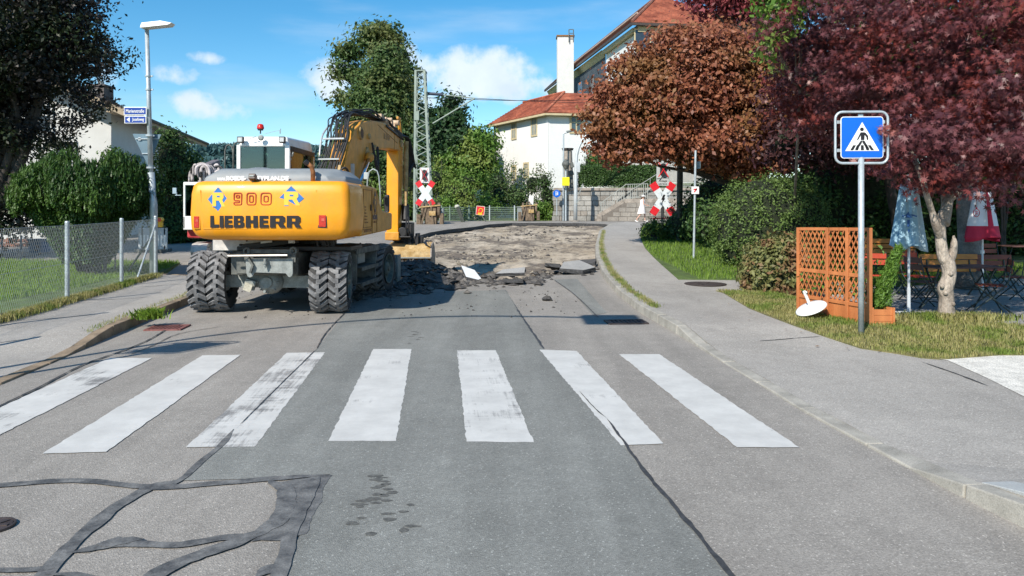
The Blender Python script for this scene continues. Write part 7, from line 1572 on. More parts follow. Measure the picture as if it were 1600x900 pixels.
# ---- purple Japanese maple
lm_pm = leafmat('purple_maple_leaf', (.058, .018, .024), (.215, .075, .082), .32, .4, c3=(.22, .045, .036), zscale=.9)
pmb = gp(1480, 499, S)
PT = thing('purple_maple', 'purple-leaved Japanese maple with a pale knotty trunk at the right edge', 'tree', pmb)
Dm = pmb.y
def tp_(px, py, dD=0): return at(px, py, Dm+dD)
b = MB()
def knot(pts, rad, n=12):
    b.tube(spline([Vector(p) for p in pts], 5), [rad[min(len(rad)-1, int(i/5))]*(1-((i % 5)/5))+rad[min(len(rad)-1, int(i/5)+1)]*((i % 5)/5) if i < (len(pts)-1)*5 else rad[-1] for i in range((len(pts)-1)*5+1)], n)
knot([tp_(1481, 505), tp_(1479, 490), tp_(1479, 465), tp_(1477, 450), tp_(1483, 432), tp_(1481, 412), tp_(1474, 400), tp_(1470, 375), tp_(1470, 350), tp_(1474, 330)], [.155, .112, .095, .105, .09, .095, .08, .07, .065, .06])
knot([tp_(1478, 416), tp_(1488, 398), tp_(1491, 380), tp_(1490, 368)], [.07, .055, .045, .012])
knot([tp_(1474, 350), tp_(1479, 325, .1), tp_(1484, 300, .3), tp_(1488, 270, .4), tp_(1494, 245, .7)], [.085, .075, .06, .05, .02])
knot([tp_(1470, 372), tp_(1462, 350, -.1), tp_(1456, 330, -.1), tp_(1448, 305, -.2), tp_(1441, 280, -.1), tp_(1425, 240, .3), tp_(1412, 205, 1.2)], [.06, .055, .04, .04, .035, .03, .012])
knot([tp_(1477, 345), tp_(1474, 320, .2), tp_(1472, 290, .3), tp_(1462, 250, .6)], [.05, .03, .025, .012])
knot([tp_(1486, 310, .2), tp_(1510, 290, .2), tp_(1540, 270, .3), tp_(1600, 230, .5)], [.05, .04, .035, .015])
for px, py in ((1486, 428), (1472, 447), (1478, 458), (1489, 475)): b.blob(tp_(px, py, -.085), (.035, .03, .035), 8, .1, px)
b.build('trunk', M('maple_bark', (.33, .27, .22), .85, var=.3, scale=7, col2=(.42, .36, .30), fine=.3, bscale=22, bump=1., bdist=.04, stretch=(1, 1, .35)), PT, smooth=True)
pe = [E(1480, 120, Dm+1.4, 190, 120), E(1330, 110, Dm+4.2, 125, 110), E(1560, 180, Dm+.2, 130, 100), E(1400, 20, Dm+2.2, 200, 110), E(1520, 240, Dm-.3, 130, 55), E(1420, 225, Dm-.2, 70, 60), E(1250, 60, Dm+4.5, 62, 70), E(1650, 60, Dm+.5, 180, 170), E(1490, 290, Dm-.3, 62, 26), E(1270, 165, Dm+4.2, 62, 50), E(1370, 262, Dm+1.8, 26, 24), E(1590, 280, Dm-.2, 60, 40)]
P, O = clumps(pe, 1250, 34, .135, .74, .45, .10)
k = P[:, 1] > 3.4; P, O = P[k], O[k]
# keep the leaves off the sign face
a0 = at(1303, 262, cs.y); a1 = at(1388, 168, cs.y); k = ~((P[:, 1] < cs.y+.25) & (P[:, 0] > a0.x*.80) & (P[:, 0] < a1.x-.04) & (P[:, 2] > a0.z-.1) & (P[:, 2] < a1.z+.12)); P, O = P[k], O[k]
k = ~((P[:, 1] < Dm-1.0) & (P[:, 2] < 2.4)); P, O = P[k], O[k]
leafmesh('crown', P, .125, T_STAR, lm_pm, PT, bias=O, bias_w=.4, droop=.5)
P2, O2 = clumps([E(1387, 205, cs.y-.12, 14, 7)], 10, 6, .04, .6, .5, .05); leafmesh('leaf_spray', P2, .095, T_STAR, leafmat('maple_leaf_lit', (.30, .10, .09), (.40, .16, .13), .3), PT, droop=.4)
# ---- orange-red maple behind
lm_rm = leafmat('russet_maple_leaf', (.17, .05, .030), (.38, .15, .075), .3, .5, c3=(.24, .12, .045), zscale=.6)
DR = 24.
RMb = Vector((at(1168, 330, DR).x, DR, S(8, DR)))
tree('russet_maple', 'broad rust-red Japanese maple in front of the big white house', RMb,
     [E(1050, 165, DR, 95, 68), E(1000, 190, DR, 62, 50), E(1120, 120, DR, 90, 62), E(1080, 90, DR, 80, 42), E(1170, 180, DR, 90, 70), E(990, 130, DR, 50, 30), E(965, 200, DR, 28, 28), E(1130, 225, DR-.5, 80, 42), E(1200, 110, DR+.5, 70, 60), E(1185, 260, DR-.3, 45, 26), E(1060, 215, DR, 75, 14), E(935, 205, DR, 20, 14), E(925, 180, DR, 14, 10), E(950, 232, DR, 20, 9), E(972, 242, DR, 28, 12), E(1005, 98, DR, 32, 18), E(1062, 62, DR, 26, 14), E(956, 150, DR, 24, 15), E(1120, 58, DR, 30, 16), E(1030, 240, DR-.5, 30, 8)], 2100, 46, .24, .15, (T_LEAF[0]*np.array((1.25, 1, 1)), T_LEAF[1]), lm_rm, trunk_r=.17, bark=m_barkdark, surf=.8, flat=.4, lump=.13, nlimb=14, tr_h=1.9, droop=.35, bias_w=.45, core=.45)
tree('purple_tree', 'dark purple tree with pink-red upper twigs beside the tiled roof', (at(1200, 330, 34).x, 34, S(11, 34)),
     [E(1130, -10, 34, 60, 36), E(1160, 15, 34, 40, 20), E(1200, -40, 34, 60, 50), E(1100, -25, 34, 34, 26)], 200, 46, .4, .24, T_LEAF, leafmat('pink_twig_leaf', (.16, .03, .04), (.33, .07, .08), .3), trunk_r=.18, bark=m_barkdark, surf=.6)
# dark purple filling behind the maple
tree('dark_purple_tree', 'deep purple tree filling the space behind the two maples', (at(1405, 330, 21).x, 21, S(9, 21)),
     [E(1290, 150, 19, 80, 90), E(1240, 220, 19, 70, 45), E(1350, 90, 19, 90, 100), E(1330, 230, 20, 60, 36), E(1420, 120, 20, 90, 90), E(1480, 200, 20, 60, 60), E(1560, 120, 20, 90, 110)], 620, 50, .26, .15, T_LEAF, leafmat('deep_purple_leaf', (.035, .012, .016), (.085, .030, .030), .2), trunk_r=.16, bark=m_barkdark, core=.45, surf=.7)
tree('green_leaf_tree', 'bright green broad-leaved tree showing between the red and purple maples at the top', (at(1236, 330, 20).x, 20, S(8, 20)),
     [E(1208, 40, 13.6, 18, 34), E(1200, 80, 13.6, 11, 20), E(1225, 10, 13.6, 28, 26), E(1240, -20, 13.6, 50, 30), E(1445, -8, 13, 60, 14), E(1213, 105, 17, 6, 10)], 70, 34, .13, .15, T_LEAF, lm_g3, trunk_r=.035, surf=.5)
# ---- clipped balls, hedge and low shrubs
DBb = 18.6; bq = gp(1190, 424, S)
lm_ball = leafmat('ball_leaf', (.070, .12, .028), (.15, .225, .055), .25)
bush('clipped_bush', 'large clipped dome of dense green leaves left of the trellis', (at(1200, 0, DBb).x, DBb, S(7, DBb)), [E(1197, 352, DBb, 80, 76), E(1232, 350, DBb, 58, 66), E(1165, 365, DBb, 48, 62)], 1500, 26, .09, .065, lm_ball, core=.93, surf=.95)
q = gp(1212, 470, S); q.y = 14.2; bush('variegated_bush', 'low yellowish variegated shrub leaning on the left end of the trellis', q, [E(1218, 420, 14.2, 50, 48), E(1195, 430, 14.2, 30, 38), E(1240, 415, 14, 30, 44)], 620, 24, .09, .10, leafmat('variegated_leaf', (.10, .12, .035), (.24, .24, .09), .25, c3=(.22, .12, .06), zscale=3), core=.9, surf=.93)
for i, (cx, cy, D_, rx_, ry_, lm, lb) in enumerate(((1320, 310, 22, 75, 85, lm_g2, 'dark green hedge mass behind the trellis'), (1400, 330, 22.5, 80, 85, lm_g2, 'dark green hedge mass behind the blue parasol'), (1480, 320, 23, 80, 90, lm_g2, 'dark green hedge mass behind the maple trunk'),
     (1560, 330, 22.5, 90, 90, lm_g2, 'dark green hedge mass behind the red and white parasol'), (1660, 320, 22, 90, 100, lm_g2, 'dark green hedge mass at the right edge'), (1265, 330, 23, 60, 70, lm_g1, 'looser green shrub behind the clipped dome'), (1570, 265, 20, 60, 26, lm_g1, 'sunlit light green shrub above the red and white parasol'),
     (1130, 345, 24, 50, 36, lm_g2, 'dark shrub between the crossing signs and the clipped dome'), (1085, 345, 27.5, 42, 32, lm_g2, 'dark shrub behind the small white sign'), (1120, 310, 27, 44, 34, lm_g2, 'dark shrub under the russet maple'))):
    bush('hedge_shrub', lb, (at(cx, 0, D_).x, D_, S(5, D_)), [E(cx, cy, D_, rx_, ry_), E(cx-rx_*.4, cy+ry_*.25, D_-.3, rx_*.6, ry_*.7), E(cx+rx_*.4, cy+ry_*.3, D_-.3, rx_*.6, ry_*.65)], int(rx_*ry_/14), 30, .18, .14, lm, core=.85, surf=.85)
q = gp(1022, 378, S); bush('wild_shrub', 'loose light green shrub at the foot of the crossing signs', q, [E(1024, 364, 27.5, 18, 20), E(1040, 366, 28, 16, 18), E(1016, 355, 27.5, 10, 14)], 60, 34, .12, .10, lm_g1, core=.3, surf=.5)
# old grey trunk behind
q = at(1514, 470, 15.2); q.z = pg(q.x, q.y); t = thing('old_tree', 'thick grey tree trunk standing behind the benches', 'tree', q); b = MB(); b.tube([q, at(1516, 400, 15.2), at(1513, 330, 15.2), at(1510, 250, 15.2), at(1500, 150, 15.2)], [.27, .22, .21, .2, .15], 14); b.build('trunk', M('grey_bark', (.20, .19, .18), .9, var=.3, scale=5, fine=.25, bscale=30, bump=.9, bdist=.02), t, smooth=True)
P, O = clumps([E(1540, 60, 15.5, 190, 90), E(1500, -60, 15.5, 260, 90), E(1650, 150, 16, 120, 90)], 320, 40, .28, .17, T_LEAF[0][0][0]*0+.75, .6) if False else clumps([E(1540, 40, 15.8, 190, 80), E(1500, -80, 15.5, 260, 90), E(1680, 130, 16, 120, 90)], 360, 44, .28, .7, .6, .1)
leafmesh('crown', P, .16, T_LEAF, lm_g1, t, bias=O, bias_w=.4, droop=.3)
# ---- trellis planter
m_tw = M('trellis_wood', (.46, .145, .045), .65, var=.14, scale=5, col2=(.56, .20, .065), stretch=(1, 1, .3), fine=.08, bscale=60)
PA, PB = gp(1248, 487, S), gp(1359, 509, S); zA0, zB0 = PA.z, PB.z
TRb = thing('trellis_planter', 'reddish-brown wooden planter with tall diamond trellis screen beside the sign', 'trellis', (PA+PB)/2)
dv = (PB-PA); dv.z = 0; Lt = dv.length; du = dv.normalized(); nv = Vector((du.y, -du.x, 0)); 
if nv.y > 0: nv = -nv
back = -nv
ztop = lambda f: at(0, 355.5, PA.y).z*(1-f)+at(0, 356, PB.y).z*f
def fpx(px):
    # where the sight line of picture column px meets the trellis plane
    r_ = Vector(((px-800)/F, 1, 0)); den = r_.x*du.y-r_.y*du.x; s_ = (PA.x*du.y-PA.y*du.x)/den; return ((r_*s_).xy-PA.xy).dot(du.xy)/Lt
def tpz(f, z): q = PA.lerp(PB, f); return Vector((q.x, q.y, z))
secs = [0, fpx(1293.5), fpx(1324.5), 1.]
z_bot = at(0, 459.5, PA.y).z; z_botB = at(0, 477, PB.y).z; z_mid = at(0, 419, PA.y).z; z_midB = at(0, 430, PB.y).z
def zl(kind, f): return {'b': z_bot*(1-f)+z_botB*f, 'm': z_mid*(1-f)+z_midB*f, 't': ztop(f)}[kind]
for f in secs: b = MB(); q = tpz(f, 0); b.bar(Vector((q.x, q.y, PA.z*(1-f)+PB.z*f-.03)), Vector((q.x, q.y, ztop(f))), .055, .045, up=tuple(du)); b.build('post', m_tw, TRb, bev=.004, seg=1)
for i in range(3):
    f0, f1 = secs[i], secs[i+1]; g = .03/Lt
    for kd, w_ in (('t', .045), ('m', .05), ('b', .05)): b = MB(); b.bar(tpz(f0+g, zl(kd, f0)-.02), tpz(f1-g, zl(kd, f1)-.02), .035, w_); b.build('rail', m_tw, TRb, bev=.003, seg=1)
    for lo_k, hi_k in (('b', 'm'), ('m', 't')):
        W_ = (f1-f0)*Lt-.05; zl0 = (zl(lo_k, f0)+zl(lo_k, f1))/2; h_ = (zl(hi_k, f0)+zl(hi_k, f1))/2-zl0-.04; sl_ = 1.75; sp_ = .088
        dz_l = lambda u: (zl(lo_k, f0)-zl0)*(1-2*u/W_)
        n_ = int((W_+h_/sl_)/sp_)+1
        for sg in (1, -1):
            for k in range(n_):
                u0 = k*sp_-h_/sl_+.03; u1 = u0+h_/sl_; v0, v1 = 0., h_
                if u0 < 0: v0 = -u0*sl_; u0 = 0
                if u1 > W_: v1 = h_-(u1-W_)*sl_; u1 = W_
                if v1-v0 < .03: continue
                if sg < 0: u0, u1 = W_-u0, W_-u1
                f_a, f_b = f0+(u0+.025)/Lt, f0+(u1+.025)/Lt
                b = MB(); o_ = nv*(.008*sg); b.bar(tpz(f_a, zl0+dz_l(u0)+v0)+o_, tpz(f_b, zl0+dz_l(u1)+v1)+o_, .008, .018, up=tuple(du)); b.build('lath', m_tw, TRb, recalc=False)
    nb = 4 if i == 0 else 3
    for k in range(nb):
        fa, fb = f0+g+(f1-f0-2*g)*k/nb, f0+g+(f1-f0-2*g)*(k+1)/nb-.002; b = MB()
        q0, q1 = tpz(fa, PA.z*(1-fa)+PB.z*fa), tpz(fb, PA.z*(1-fb)+PB.z*fb); r0, r1 = tpz(fa, zl('b', fa)-.045), tpz(fb, zl('b', fb)-.045); b.add([q0, q1, r1, r0]+[v+back*.02 for v in (q0, q1, r1, r0)], [(0, 1, 2, 3), (7, 6, 5, 4), (0, 4, 5, 1), (1, 5, 6, 2), (2, 6, 7, 3), (3, 7, 4, 0)]); b.build('board', m_tw, TRb, bev=.002, seg=1)
eB = PB+Vector((.02, 0, 0)); wdp = 36*PB.y/F; zt_ = at(0, 481, PB.y).z
for k in range(3): z0_ = PB.z-.02+(zt_-PB.z)*k/3; z1_ = PB.z-.02+(zt_-PB.z)*(k+1)/3-.004; b = MB(); b.bb((eB.x, eB.y+.01, z0_), (eB.x+wdp, eB.y+.03, z1_)); b.build('board', m_tw, TRb)
for x in (eB.x+.005, eB.x+wdp-.02): b = MB(); b.bb((x, eB.y-.012, PB.z-.03), (x+.025, eB.y+.008, zt_+.004)); b.build('post', m_tw, TRb)
for s_ in (1,):
    q0 = Vector((eB.x+wdp, eB.y+.03, 0)); q1 = q0-du*Lt; b = MB(); b.add([(q0.x, q0.y, PB.z-.02), (q1.x, q1.y, PA.z-.02), (q1.x, q1.y, zt_), (q0.x, q0.y, zt_), (q0.x-.02, q0.y, PB.z-.02), (q1.x-.02, q1.y, PA.z-.02), (q1.x-.02, q1.y, zt_), (q0.x-.02, q0.y, zt_)], [(0, 1, 2, 3), (7, 6, 5, 4), (0, 4, 5, 1), (1, 5, 6, 2), (2, 6, 7, 3), (3, 7, 4, 0)]); b.build('board', m_tw, TRb)
b = MB(); q2 = PA+back*.03; b.add([(eB.x, eB.y+.05, zt_-.04), (q0.x-.03, q0.y+.02, zt_-.04), (q1.x-.03, q1.y, zt_-.04), (q2.x+.04, q2.y, zt_-.04)], [(0, 1, 2, 3)]); b.build('planting_soil', m_soil, TRb)
lm_jun = leafmat('juniper_leaf', (.07, .15, .02), (.15, .27, .04), .25)
jb = Vector((eB.x+.17, eB.y+.22, zt_-.05)); t = thing('juniper', 'bright green conifer leaning right out of the wooden planter', 'plant', jb)
P = []; A = []
for k in range(1500):
    f = random.random()**.8; rr_ = .17*(1-f*.75)*(.75+.25*math.sin(k)); a = random.uniform(0, 6.28); c = jb.lerp(Vector((jb.x+.40, jb.y+.15, jb.z+.80)), f); u_ = random.random()**.5
    for j in range(5): P.append((c.x+rr_*math.cos(a)*u_+random.gauss(0, .015), c.y+rr_*math.sin(a)*u_+random.gauss(0, .015), c.z+random.gauss(0, .03)+.03)); A.append((.4+math.cos(a)*.4, math.sin(a)*.4, .9))
leafmesh('crown', np.array(P), .062, (np.array([(-.13, -.5, 0), (.13, -.5, 0), (0, .5, .04)]), [(0, 1, 2)]), lm_jun, t, along=np.array(A), along_w=.6); b = MB(); b.tube([jb, jb+Vector((.33, .12, .62))], .02); b.build('stem', m_bark, t)
for k in range(3):
    c = tpz(.15+.3*k, z_bot+.1)+back*.28; t = thing('planter_shrub', ('small green shrub growing behind the left trellis panel', 'small green shrub growing behind the middle trellis panel', 'small green shrub growing behind the right trellis panel')[k], 'plant', Vector((c.x, c.y, zt_-.05)))
    leafmesh('leaves', np.array([(c.x+random.gauss(0, .14), c.y+random.gauss(0, .09), c.z-.05+abs(random.gauss(.1, .25))) for j in range(420)]), .06, T_LEAF, lm_jun, t); b = MB(); b.tube([(c.x, c.y, zt_-.05), (c.x, c.y, c.z+.2)], .012); b.build('stem', m_bark, t)
# ---- tipped-over parasol foot
q = at(1267.5, 481.5, PA.y-.75); Tm = facing(q, (-.42, -.12, .90))
t = thing('round_stand', 'white round parasol foot with a short tube lying tilted against the trellis', 'parasol foot', (q.x, q.y, S(q.x, q.y)))
b = MB(Tm); b.lathe([(.001, .03), (.10, .028), (.20, .018), (.222, .0), (.215, -.012), (.001, -.015)], n=36); b.build('disc', M('plastic_white', (.82, .82, .80), .35, var=.03), t, smooth=True)
b = MB(Tm); b.cyl((0, 0, .02), (0, 0, .27), .022, n=12); b.cyl((0, 0, .02), (0, 0, .06), .035, .025, n=12); b.box((.02, 0, .26), (.06, .02, .02)); b.build('tube', MC['plastic_white'], t)
# ---- parasols
def parasol(label, px_axis, ytop, ybot, hw0, hw1, D_, ybase, folds, mats, bandf, lean=0):
    c0, c1 = at(px_axis, ytop, D_), at(px_axis, ybot, D_); c0.x += lean; base = at(px_axis-lean*F/D_, ybase, D_); base.z = pg(base.x, D_)
    t = thing('parasol', label, 'parasol', base); b = MB(); b.cyl(base, c0+Vector((0, 0, .15)), .019, n=12); b.cyl(base, base+Vector((0, 0, .45)), .026, n=12); b.build('pole', M('parasol_pole', (.62, .66, .70), .4, .3, var=.05), t)
    b = MB(); n = 64; rows = 14; h0, h1 = hw0*D_/F, hw1*D_/F; V = []
    for r_ in range(rows+1):
        f = r_/rows; rad = h0+(h1-h0)*f**.9; z = c0.z+(c1.z-c0.z)*f
        for k in range(n):
            a = 2*math.pi*k/n; w_ = 1+.20*f*math.sin(a*folds)+.06*math.sin(a*folds*2+1); zz = z-(.05*math.sin(a*folds*.5+1) if r_ == rows else 0)
            V.append((c0.x+(c1.x-c0.x)*f+rad*w_*math.cos(a), D_+rad*w_*.8*math.sin(a), zz))
    b.v = V
    for r_ in range(rows):
        for k in range(n):
            a = 2*math.pi*(k+.5)/n; b.f.append((r_*n+k, r_*n+(k+1) % n, (r_+1)*n+(k+1) % n, (r_+1)*n+k)); b.m.append(bandf(r_/rows, a))
    o = b.build('canopy', mats, t, smooth=True); s_ = o.modifiers.new('cloth', 'SOLIDIFY'); s_.thickness = .004; return t, c0, c1
m_bl1 = M('faded_blue_cloth', (.24, .42, .54), .8, var=.10, scale=3, col2=(.34, .50, .60)); m_bl2 = M('pale_blue_cloth', (.36, .47, .54), .8, var=.08, scale=3)
t, c0, c1 = parasol('closed faded-blue parasol standing beside the purple maple', 1420, 288, 388, 12, 25, 11.35, 497, 7, [m_bl1, m_bl2], lambda f, a: 0 if math.cos(a) < .25 else 1, .0)
b = MB(); TT = facing(c0.lerp(c1, .5)+Vector((-.13, -.235, 0)), (0, -1, 0))
for P_ in ([(-.05, -.02), (.05, -.02), (.02, .03), (0, .07), (-.03, .03)], [(-.09, -.01), (-.02, .02), (-.02, .035), (-.10, .01)], [(.03, .02), (.12, -.01), (.13, .01), (.03, .035)], [(-.015, -.16), (.015, -.15), (.02, -.05), (-.02, -.05)], [(.0, -.24), (.02, -.22), (.015, -.19), (-.012, -.20)]): b.prism(P_, TT, .004)
b.build('printed_motif', M('print_blue', (.02, .09, .28), .7, var=.1), t)
q = at(1418, 497, 11.1); b = MB(); b.box((q.x, 11.3, pg(q.x, 11.2)+.035), (.46, .46, .07)); b.build('base_slab', M('slab_pale', (.62, .64, .62), .8, var=.06), t, bev=.01)
m_rd = M('parasol_red', (.55, .02, .06), .75, var=.08); m_wc = M('parasol_white', (.72, .73, .76), .8, var=.06)
def bandf(f, a):
    return 0 if f > .66 or abs(((a-4.75+math.pi) % (2*math.pi))-math.pi) < .13 else 1
t, c0, c1 = parasol('closed white parasol with a red band and emblem at the far right', 1535, 300, 374, 12, 26, 14.5, 478, 4, [m_rd, m_wc], bandf)
for dx, ss_ in ((-.12, .8), (.13, .65)):
    b = MB(); T = facing(c0.lerp(c1, .44)+Vector((dx-.13, -.215, 0)), (dx*2.5, -1, 0)); b.tube([T @ Vector((.065*ss_*math.cos(a*.42), .075*math.sin(a*.42), 0)) for a in range(16)], .007, 5); b.box(T @ Vector((0, .02, 0)), (.07*ss_, .006, .014)); b.box(T @ Vector((0, -.02, 0)), (.06*ss_, .006, .018)); b.box(T @ Vector((0, .09, 0)), (.03, .006, .04)); b.build('round_emblem', m_rd, t)
b = MB(); q = at(1535, 396, 14.45); b.cyl(q, q+Vector((0, 0, .06)), .035, n=10); b.build('pole_joint', m_white, t)
# ---- garden furniture
m_or1 = M('bench_orange', (.50, .17, .03), .5, var=.15, scale=5, col2=(.62, .25, .04), stretch=(.3, 1, 1)); m_rdw = M('redwood_and_shade', (.20, .045, .025), .55, var=.2, scale=5); m_brn = M('table_brown', (.11, .055, .045), .45, var=.2, scale=5); m_fr = M('furniture_frame', (.035, .05, .045), .5, .3, var=.15)  # dark red wood serves the chairs and the shaded bench end
def furn(name, label, cat, x, y, rz, group): return thing(name, label, cat, (x, y, pg(x, y)), rz, group)
def chair(x, y, rz, label, wood):
    t = furn('folding_chair', label, 'chair', x, y, rz, 'folding chairs on the patio'); X = wm(t); n = Vector
    for k in range(5): b = MB(X); b.box((0, -.16+.08*k, .45), (.38, .06, .018)); b.build('seat_slat', wood, t, bev=.004, seg=1)
    for k in range(2): b = MB(X); b.box((0, .25+.02*k, .70+.115*k), (.42, .015, .09)); b.build('back_slat', wood, t, bev=.003, seg=1)
    for s_ in (-.2, .2):
        b = MB(X); b.tube([(s_, .27, .88), (s_, .20, .5), (s_, .0, .28), (s_, -.28, .04), (s_, -.32, .0)], .011, 6); b.build('leg', m_fr, t, smooth=True)
        b = MB(X); b.tube([(s_*.9, -.20, .45), (s_*.9, .0, .26), (s_*.9, .26, .04), (s_*.9, .30, .0)], .011, 6); b.build('leg', m_fr, t, smooth=True)
    for (yy, zz) in ((-.2, .44), (.22, .12), (-.24, .10)): b = MB(X); b.cyl((-.2, yy, zz), (.2, yy, zz), .009, n=6); b.build('cross_bar', m_fr, t)
    return t
def table(x, y, rz, r, label, rect=None):
    t = furn('folding_table', label, 'table', x, y, rz, 'garden tables on the patio'); X = wm(t); b = MB(X)
    if rect: b.box((0, 0, .71), (*rect, .025))
    else: b.cyl((0, 0, .695), (0, 0, .72), r, n=32)
    b.build('tabletop', m_brn, t, bev=.006, seg=1); w_ = (rect[0]/2-.12) if rect else r*.62; d_ = (rect[1]/2-.05) if rect else r*.7
    for s_ in (-1, 1):
        for sg in (-1, 1): b = MB(X); b.tube([(s_*w_, sg*d_*.6, .69), (s_*w_*.95, 0, .36), (s_*w_, -sg*d_, .05), (s_*w_*1.02, -sg*d_*1.15, .0)], .013, 6); b.build('leg', m_fr, t, smooth=True)
    b = MB(X); b.cyl((-w_, 0, .36), (w_, 0, .36), .010, n=6); b.build('cross_bar', m_fr, t); return t
def bench(px0, px1, ytop, D_, wood, label, dd=0, nsl=3, face=-1):
    a, c = at(px0, 0, D_), at(px1, 0, D_+dd); x, y = (a.x+c.x)/2, D_+dd/2; t = furn('bench', label, 'bench', x, y, math.atan2(dd, c.x-a.x), 'slatted garden benches'); X = wm(t); w_ = (c.xy-a.xy).length
    zt_ = EYE-(ytop-329)*D_/F-pg(x, y)
    for k in range(nsl): b = MB(X); b.box((0, -.0-.02*k*face, zt_-.05-.115*k), (w_, .02, .10), rx=R(6*face)); b.build('back_slat', wood, t, bev=.004, seg=1)
    for k in range(4): b = MB(X); b.box((0, (-.08-.11*k)*-face*-1, .46), (w_, .09, .02)); b.build('seat_slat', wood, t, bev=.004, seg=1)
    for s_ in (-1, 1):
        b = MB(X); b.tube([(s_*(w_/2-.15), .03, zt_), (s_*(w_/2-.15), -.02, .46), (s_*(w_/2-.15), -.42, .0)], .016, 6); b.build('leg', m_fr, t); b = MB(X); b.tube([(s_*(w_/2-.15), -.42, .45), (s_*(w_/2-.15), -.2, .25), (s_*(w_/2-.15), .05, .0)], .016, 6); b.build('leg', m_fr, t)
bench(1352, 1432, 373, 16.6, m_or1, 'orange slatted bench behind the closed blue parasol', nsl=4)
bench(1436, 1527, 397, 14.2, m_or1, 'long bright orange slatted bench behind the maple trunk')
bench(1524, 1580, 398, 14.9, m_rdw, 'shaded end of the orange slatted bench, coloured dark red, under the white and red parasol')  # same bench carried on, its shade put into the dark red colour
table(at(1500, 0, 12.2).x, 12.2, R(8), .0, 'long dark table top beside the maple trunk', rect=(1.25, .62))
table(at(1376, 0, 14.6).x, 14.6, 0, .42, 'dark table behind the trellis, left of the blue parasol', rect=(.95, .6))
table(at(1606, 0, 17.2).x, 17.2, 0, .5, 'dark table at the far right edge', rect=(1.2, .7))
chair(at(1548, 0, 11.75).x, 11.75, R(-115), 'dark red folding chair in front, right of the maple trunk', m_rdw)
chair(at(1437, 0, 13.3).x, 13.3, R(15), 'folding chair with bright red back right behind the blue parasol', M('chair_red', (.42, .05, .02), .5, var=.1))
chair(at(1362, 0, 13.6).x, 13.6, R(160), 'red folding chair half hidden behind the right trellis panel', MC['chair_red'])
chair(at(1400, 0, 14.2).x, 14.2, R(-70), 'dark folding chair at the table left of the blue parasol', m_rdw)
chair(at(1448, 0, 12.3).x, 12.3, R(100), 'dark folding chair just left of the maple trunk', m_brn)
chair(at(1592, 0, 13.2).x, 13.2, R(-160), 'dark folding chair at the right edge behind the red one', m_rdw)
chair(at(1560, 0, 15.8).x, 15.8, R(10), 'folding chair behind the white and red parasol', m_rdw)
P = [(random.uniform(7, 13), random.uniform(15, 19)) for k in range(3)]
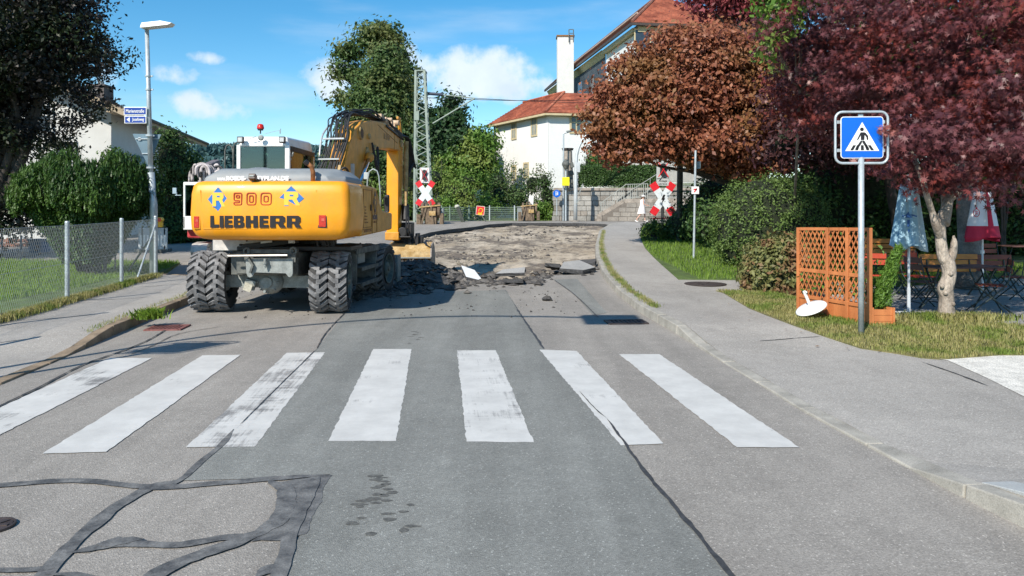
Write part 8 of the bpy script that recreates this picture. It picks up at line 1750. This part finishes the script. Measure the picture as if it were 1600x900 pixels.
# ---- walking woman
def person(base, hgt, label, rz):
    t = thing('person', label, 'person', base, rz); X = wm(t) @ Matrix.Scale(hgt/1.7, 4)
    J = {'pel': (0, 0, .92), 'sp': (0.02, 0, 1.12), 'ch': (.04, 0, 1.30), 'nk': (.06, 0, 1.45), 'hd': (.09, 0, 1.56), 'top': (.09, 0, 1.66),
         'hl': (0, .09, .90), 'kl': (.20, .09, .50), 'al': (.20, .09, .10), 'tl': (.33, .09, .04), 'hr': (0, -.09, .90), 'kr': (-.08, -.09, .50), 'ar': (-.36, -.09, .16), 'tr': (-.30, -.09, .03),
         'sl': (.04, .17, 1.38), 'el': (.12, .22, 1.14), 'wl': (.34, .20, 1.06), 'fl': (.42, .19, 1.07), 'sr': (.04, -.17, 1.38), 'er': (.08, -.24, 1.13), 'wr': (.30, -.22, 1.02), 'fr': (.38, -.21, 1.03)}
    rad = dict(pel=.14, sp=.115, ch=.13, nk=.05, hd=.085, top=.06, hl=.095, kl=.058, al=.038, tl=.03, hr=.095, kr=.058, ar=.038, tr=.03, sl=.055, el=.038, wl=.026, fl=.02, sr=.055, er=.038, wr=.026, fr=.02)
    ed = [('pel', 'sp'), ('sp', 'ch'), ('ch', 'nk'), ('nk', 'hd'), ('hd', 'top'), ('pel', 'hl'), ('hl', 'kl'), ('kl', 'al'), ('al', 'tl'), ('pel', 'hr'), ('hr', 'kr'), ('kr', 'ar'), ('ar', 'tr'), ('ch', 'sl'), ('sl', 'el'), ('el', 'wl'), ('wl', 'fl'), ('ch', 'sr'), ('sr', 'er'), ('er', 'wr'), ('wr', 'fr')]
    ks = list(J); 
    for kk in ('l', 'r'):
        for i in range(4):
            nm = 'f%s%d' % (kk, i); f = Vector(J['f'+kk]); J[nm] = tuple(f+Vector((.055, (.012*(i-1.5)), -.02-.01*abs(i-1.5)))); rad[nm] = .008; ed.append(('f'+kk, nm)); 
        nm = 'th'+kk; f = Vector(J['w'+kk]); J[nm] = tuple(f+Vector((.05, -.03 if kk == 'l' else .03, .03))); rad[nm] = .010; ed.append(('w'+kk, nm))
    ks = list(J); me = bpy.data.meshes.new('body'); me.from_pydata([J[k] for k in ks], [(ks.index(a), ks.index(c)) for a, c in ed], []); o = bpy.data.objects.new('body', me); C.objects.link(o)
    m = o.modifiers.new('skin', 'SKIN'); 
    bpy.context.view_layer.objects.active = o
    if not me.skin_vertices: 
        bm = bmesh.new(); bm.from_mesh(me); bm.verts.layers.skin.verify(); bm.to_mesh(me); bm.free()
    for i, k in enumerate(ks): me.skin_vertices[0].data[i].radius = (rad[k], rad[k]*(1.15 if k in ('ch', 'pel', 'sp') else 1)); me.skin_vertices[0].data[i].use_root = k == 'pel'
    o.modifiers.new('sub', 'SUBSURF').levels = 2; bpy.context.view_layer.update()
    m2 = bpy.data.meshes.new_from_object(o.evaluated_get(bpy.context.evaluated_depsgraph_get())); bpy.data.objects.remove(o)
    m2.transform(Matrix.Scale(hgt/1.7, 4)); m2.materials.clear(); m2.materials.append(M('skin', (.55, .33, .25), .55, var=.05)); m2.polygons.foreach_set('use_smooth', [True]*len(m2.polygons)); m2.name = 'body'
    ob = bpy.data.objects.new('body', m2); C.objects.link(ob); ob.parent = t
    b = MB(X); n = 20; rings = [(.04, 0, 1.43, .075, .16), (.04, 0, 1.36, .145, .205), (.035, 0, 1.2, .15, .165), (.02, 0, 1.05, .145, .155), (0, 0, .92, .18, .19), (-.02, 0, .72, .22, .21), (-.04, 0, .52, .27, .225)]
    V = [X @ Vector((cx+rx_*math.cos(2*math.pi*k/n)*(1+.04*math.sin(k*2.5)*(i > 4)), ry_*math.sin(2*math.pi*k/n), z)) for i, (cx, cy, z, rx_, ry_) in enumerate(rings) for k in range(n)]
    b.v = [tuple(v) for v in V]; b.f = [(i*n+k, i*n+(k+1) % n, (i+1)*n+(k+1) % n, (i+1)*n+k) for i in range(len(rings)-1) for k in range(n)]; b.m = [0]*len(b.f)
    for y in (-.19, .19): b.cyl(X @ Vector((.04, y*.85, 1.40)), X @ Vector((.09, y*1.18, 1.22)), .07, .06, n=10)
    b.build('dress', M('dress_white', (.78, .72, .70), .8, var=.05, scale=6), t, smooth=True)
    b = MB(X); b.blob((.07, 0, 1.60), (.105, .09, .10), 12, .02, 1); b.blob((-.02, 0, 1.52), (.05, .06, .10), 8, .05, 2); b.build('hair', M('hair_brown', (.10, .06, .04), .7), t, smooth=True)
    b = MB(X); b.lathe([(.105, .0), (.10, .05), (.06, .09), (.001, .10)], Matrix.Translation((.08, 0, 1.62)), 14); b.box((.20, 0, 1.625), (.12, .13, .012)); b.build('cap', m_white, t, smooth=False)
    b = MB(X); b.box((.185, 0, 1.565), (.03, .022, .035), ry=.4); b.box((.175, 0, 1.535), (.012, .05, .010)); b.build('nose_and_mouth', M('skin', (.55, .33, .25)), t)
    for k in ('l', 'r'):
        q = Vector(J['t'+k]); b = MB(X); b.box(q+Vector((-.05, 0, -.0)), (.24, .085, .07), ry=.0 if k == 'l' else .5); b.build('shoe', m_white, t, bev=.02)
    return t
wb = at(1003, 347.5, 46.2); wb.z = .95; person(wb, 1.66, 'woman in a white dress and cap walking right past the stone steps', 0)
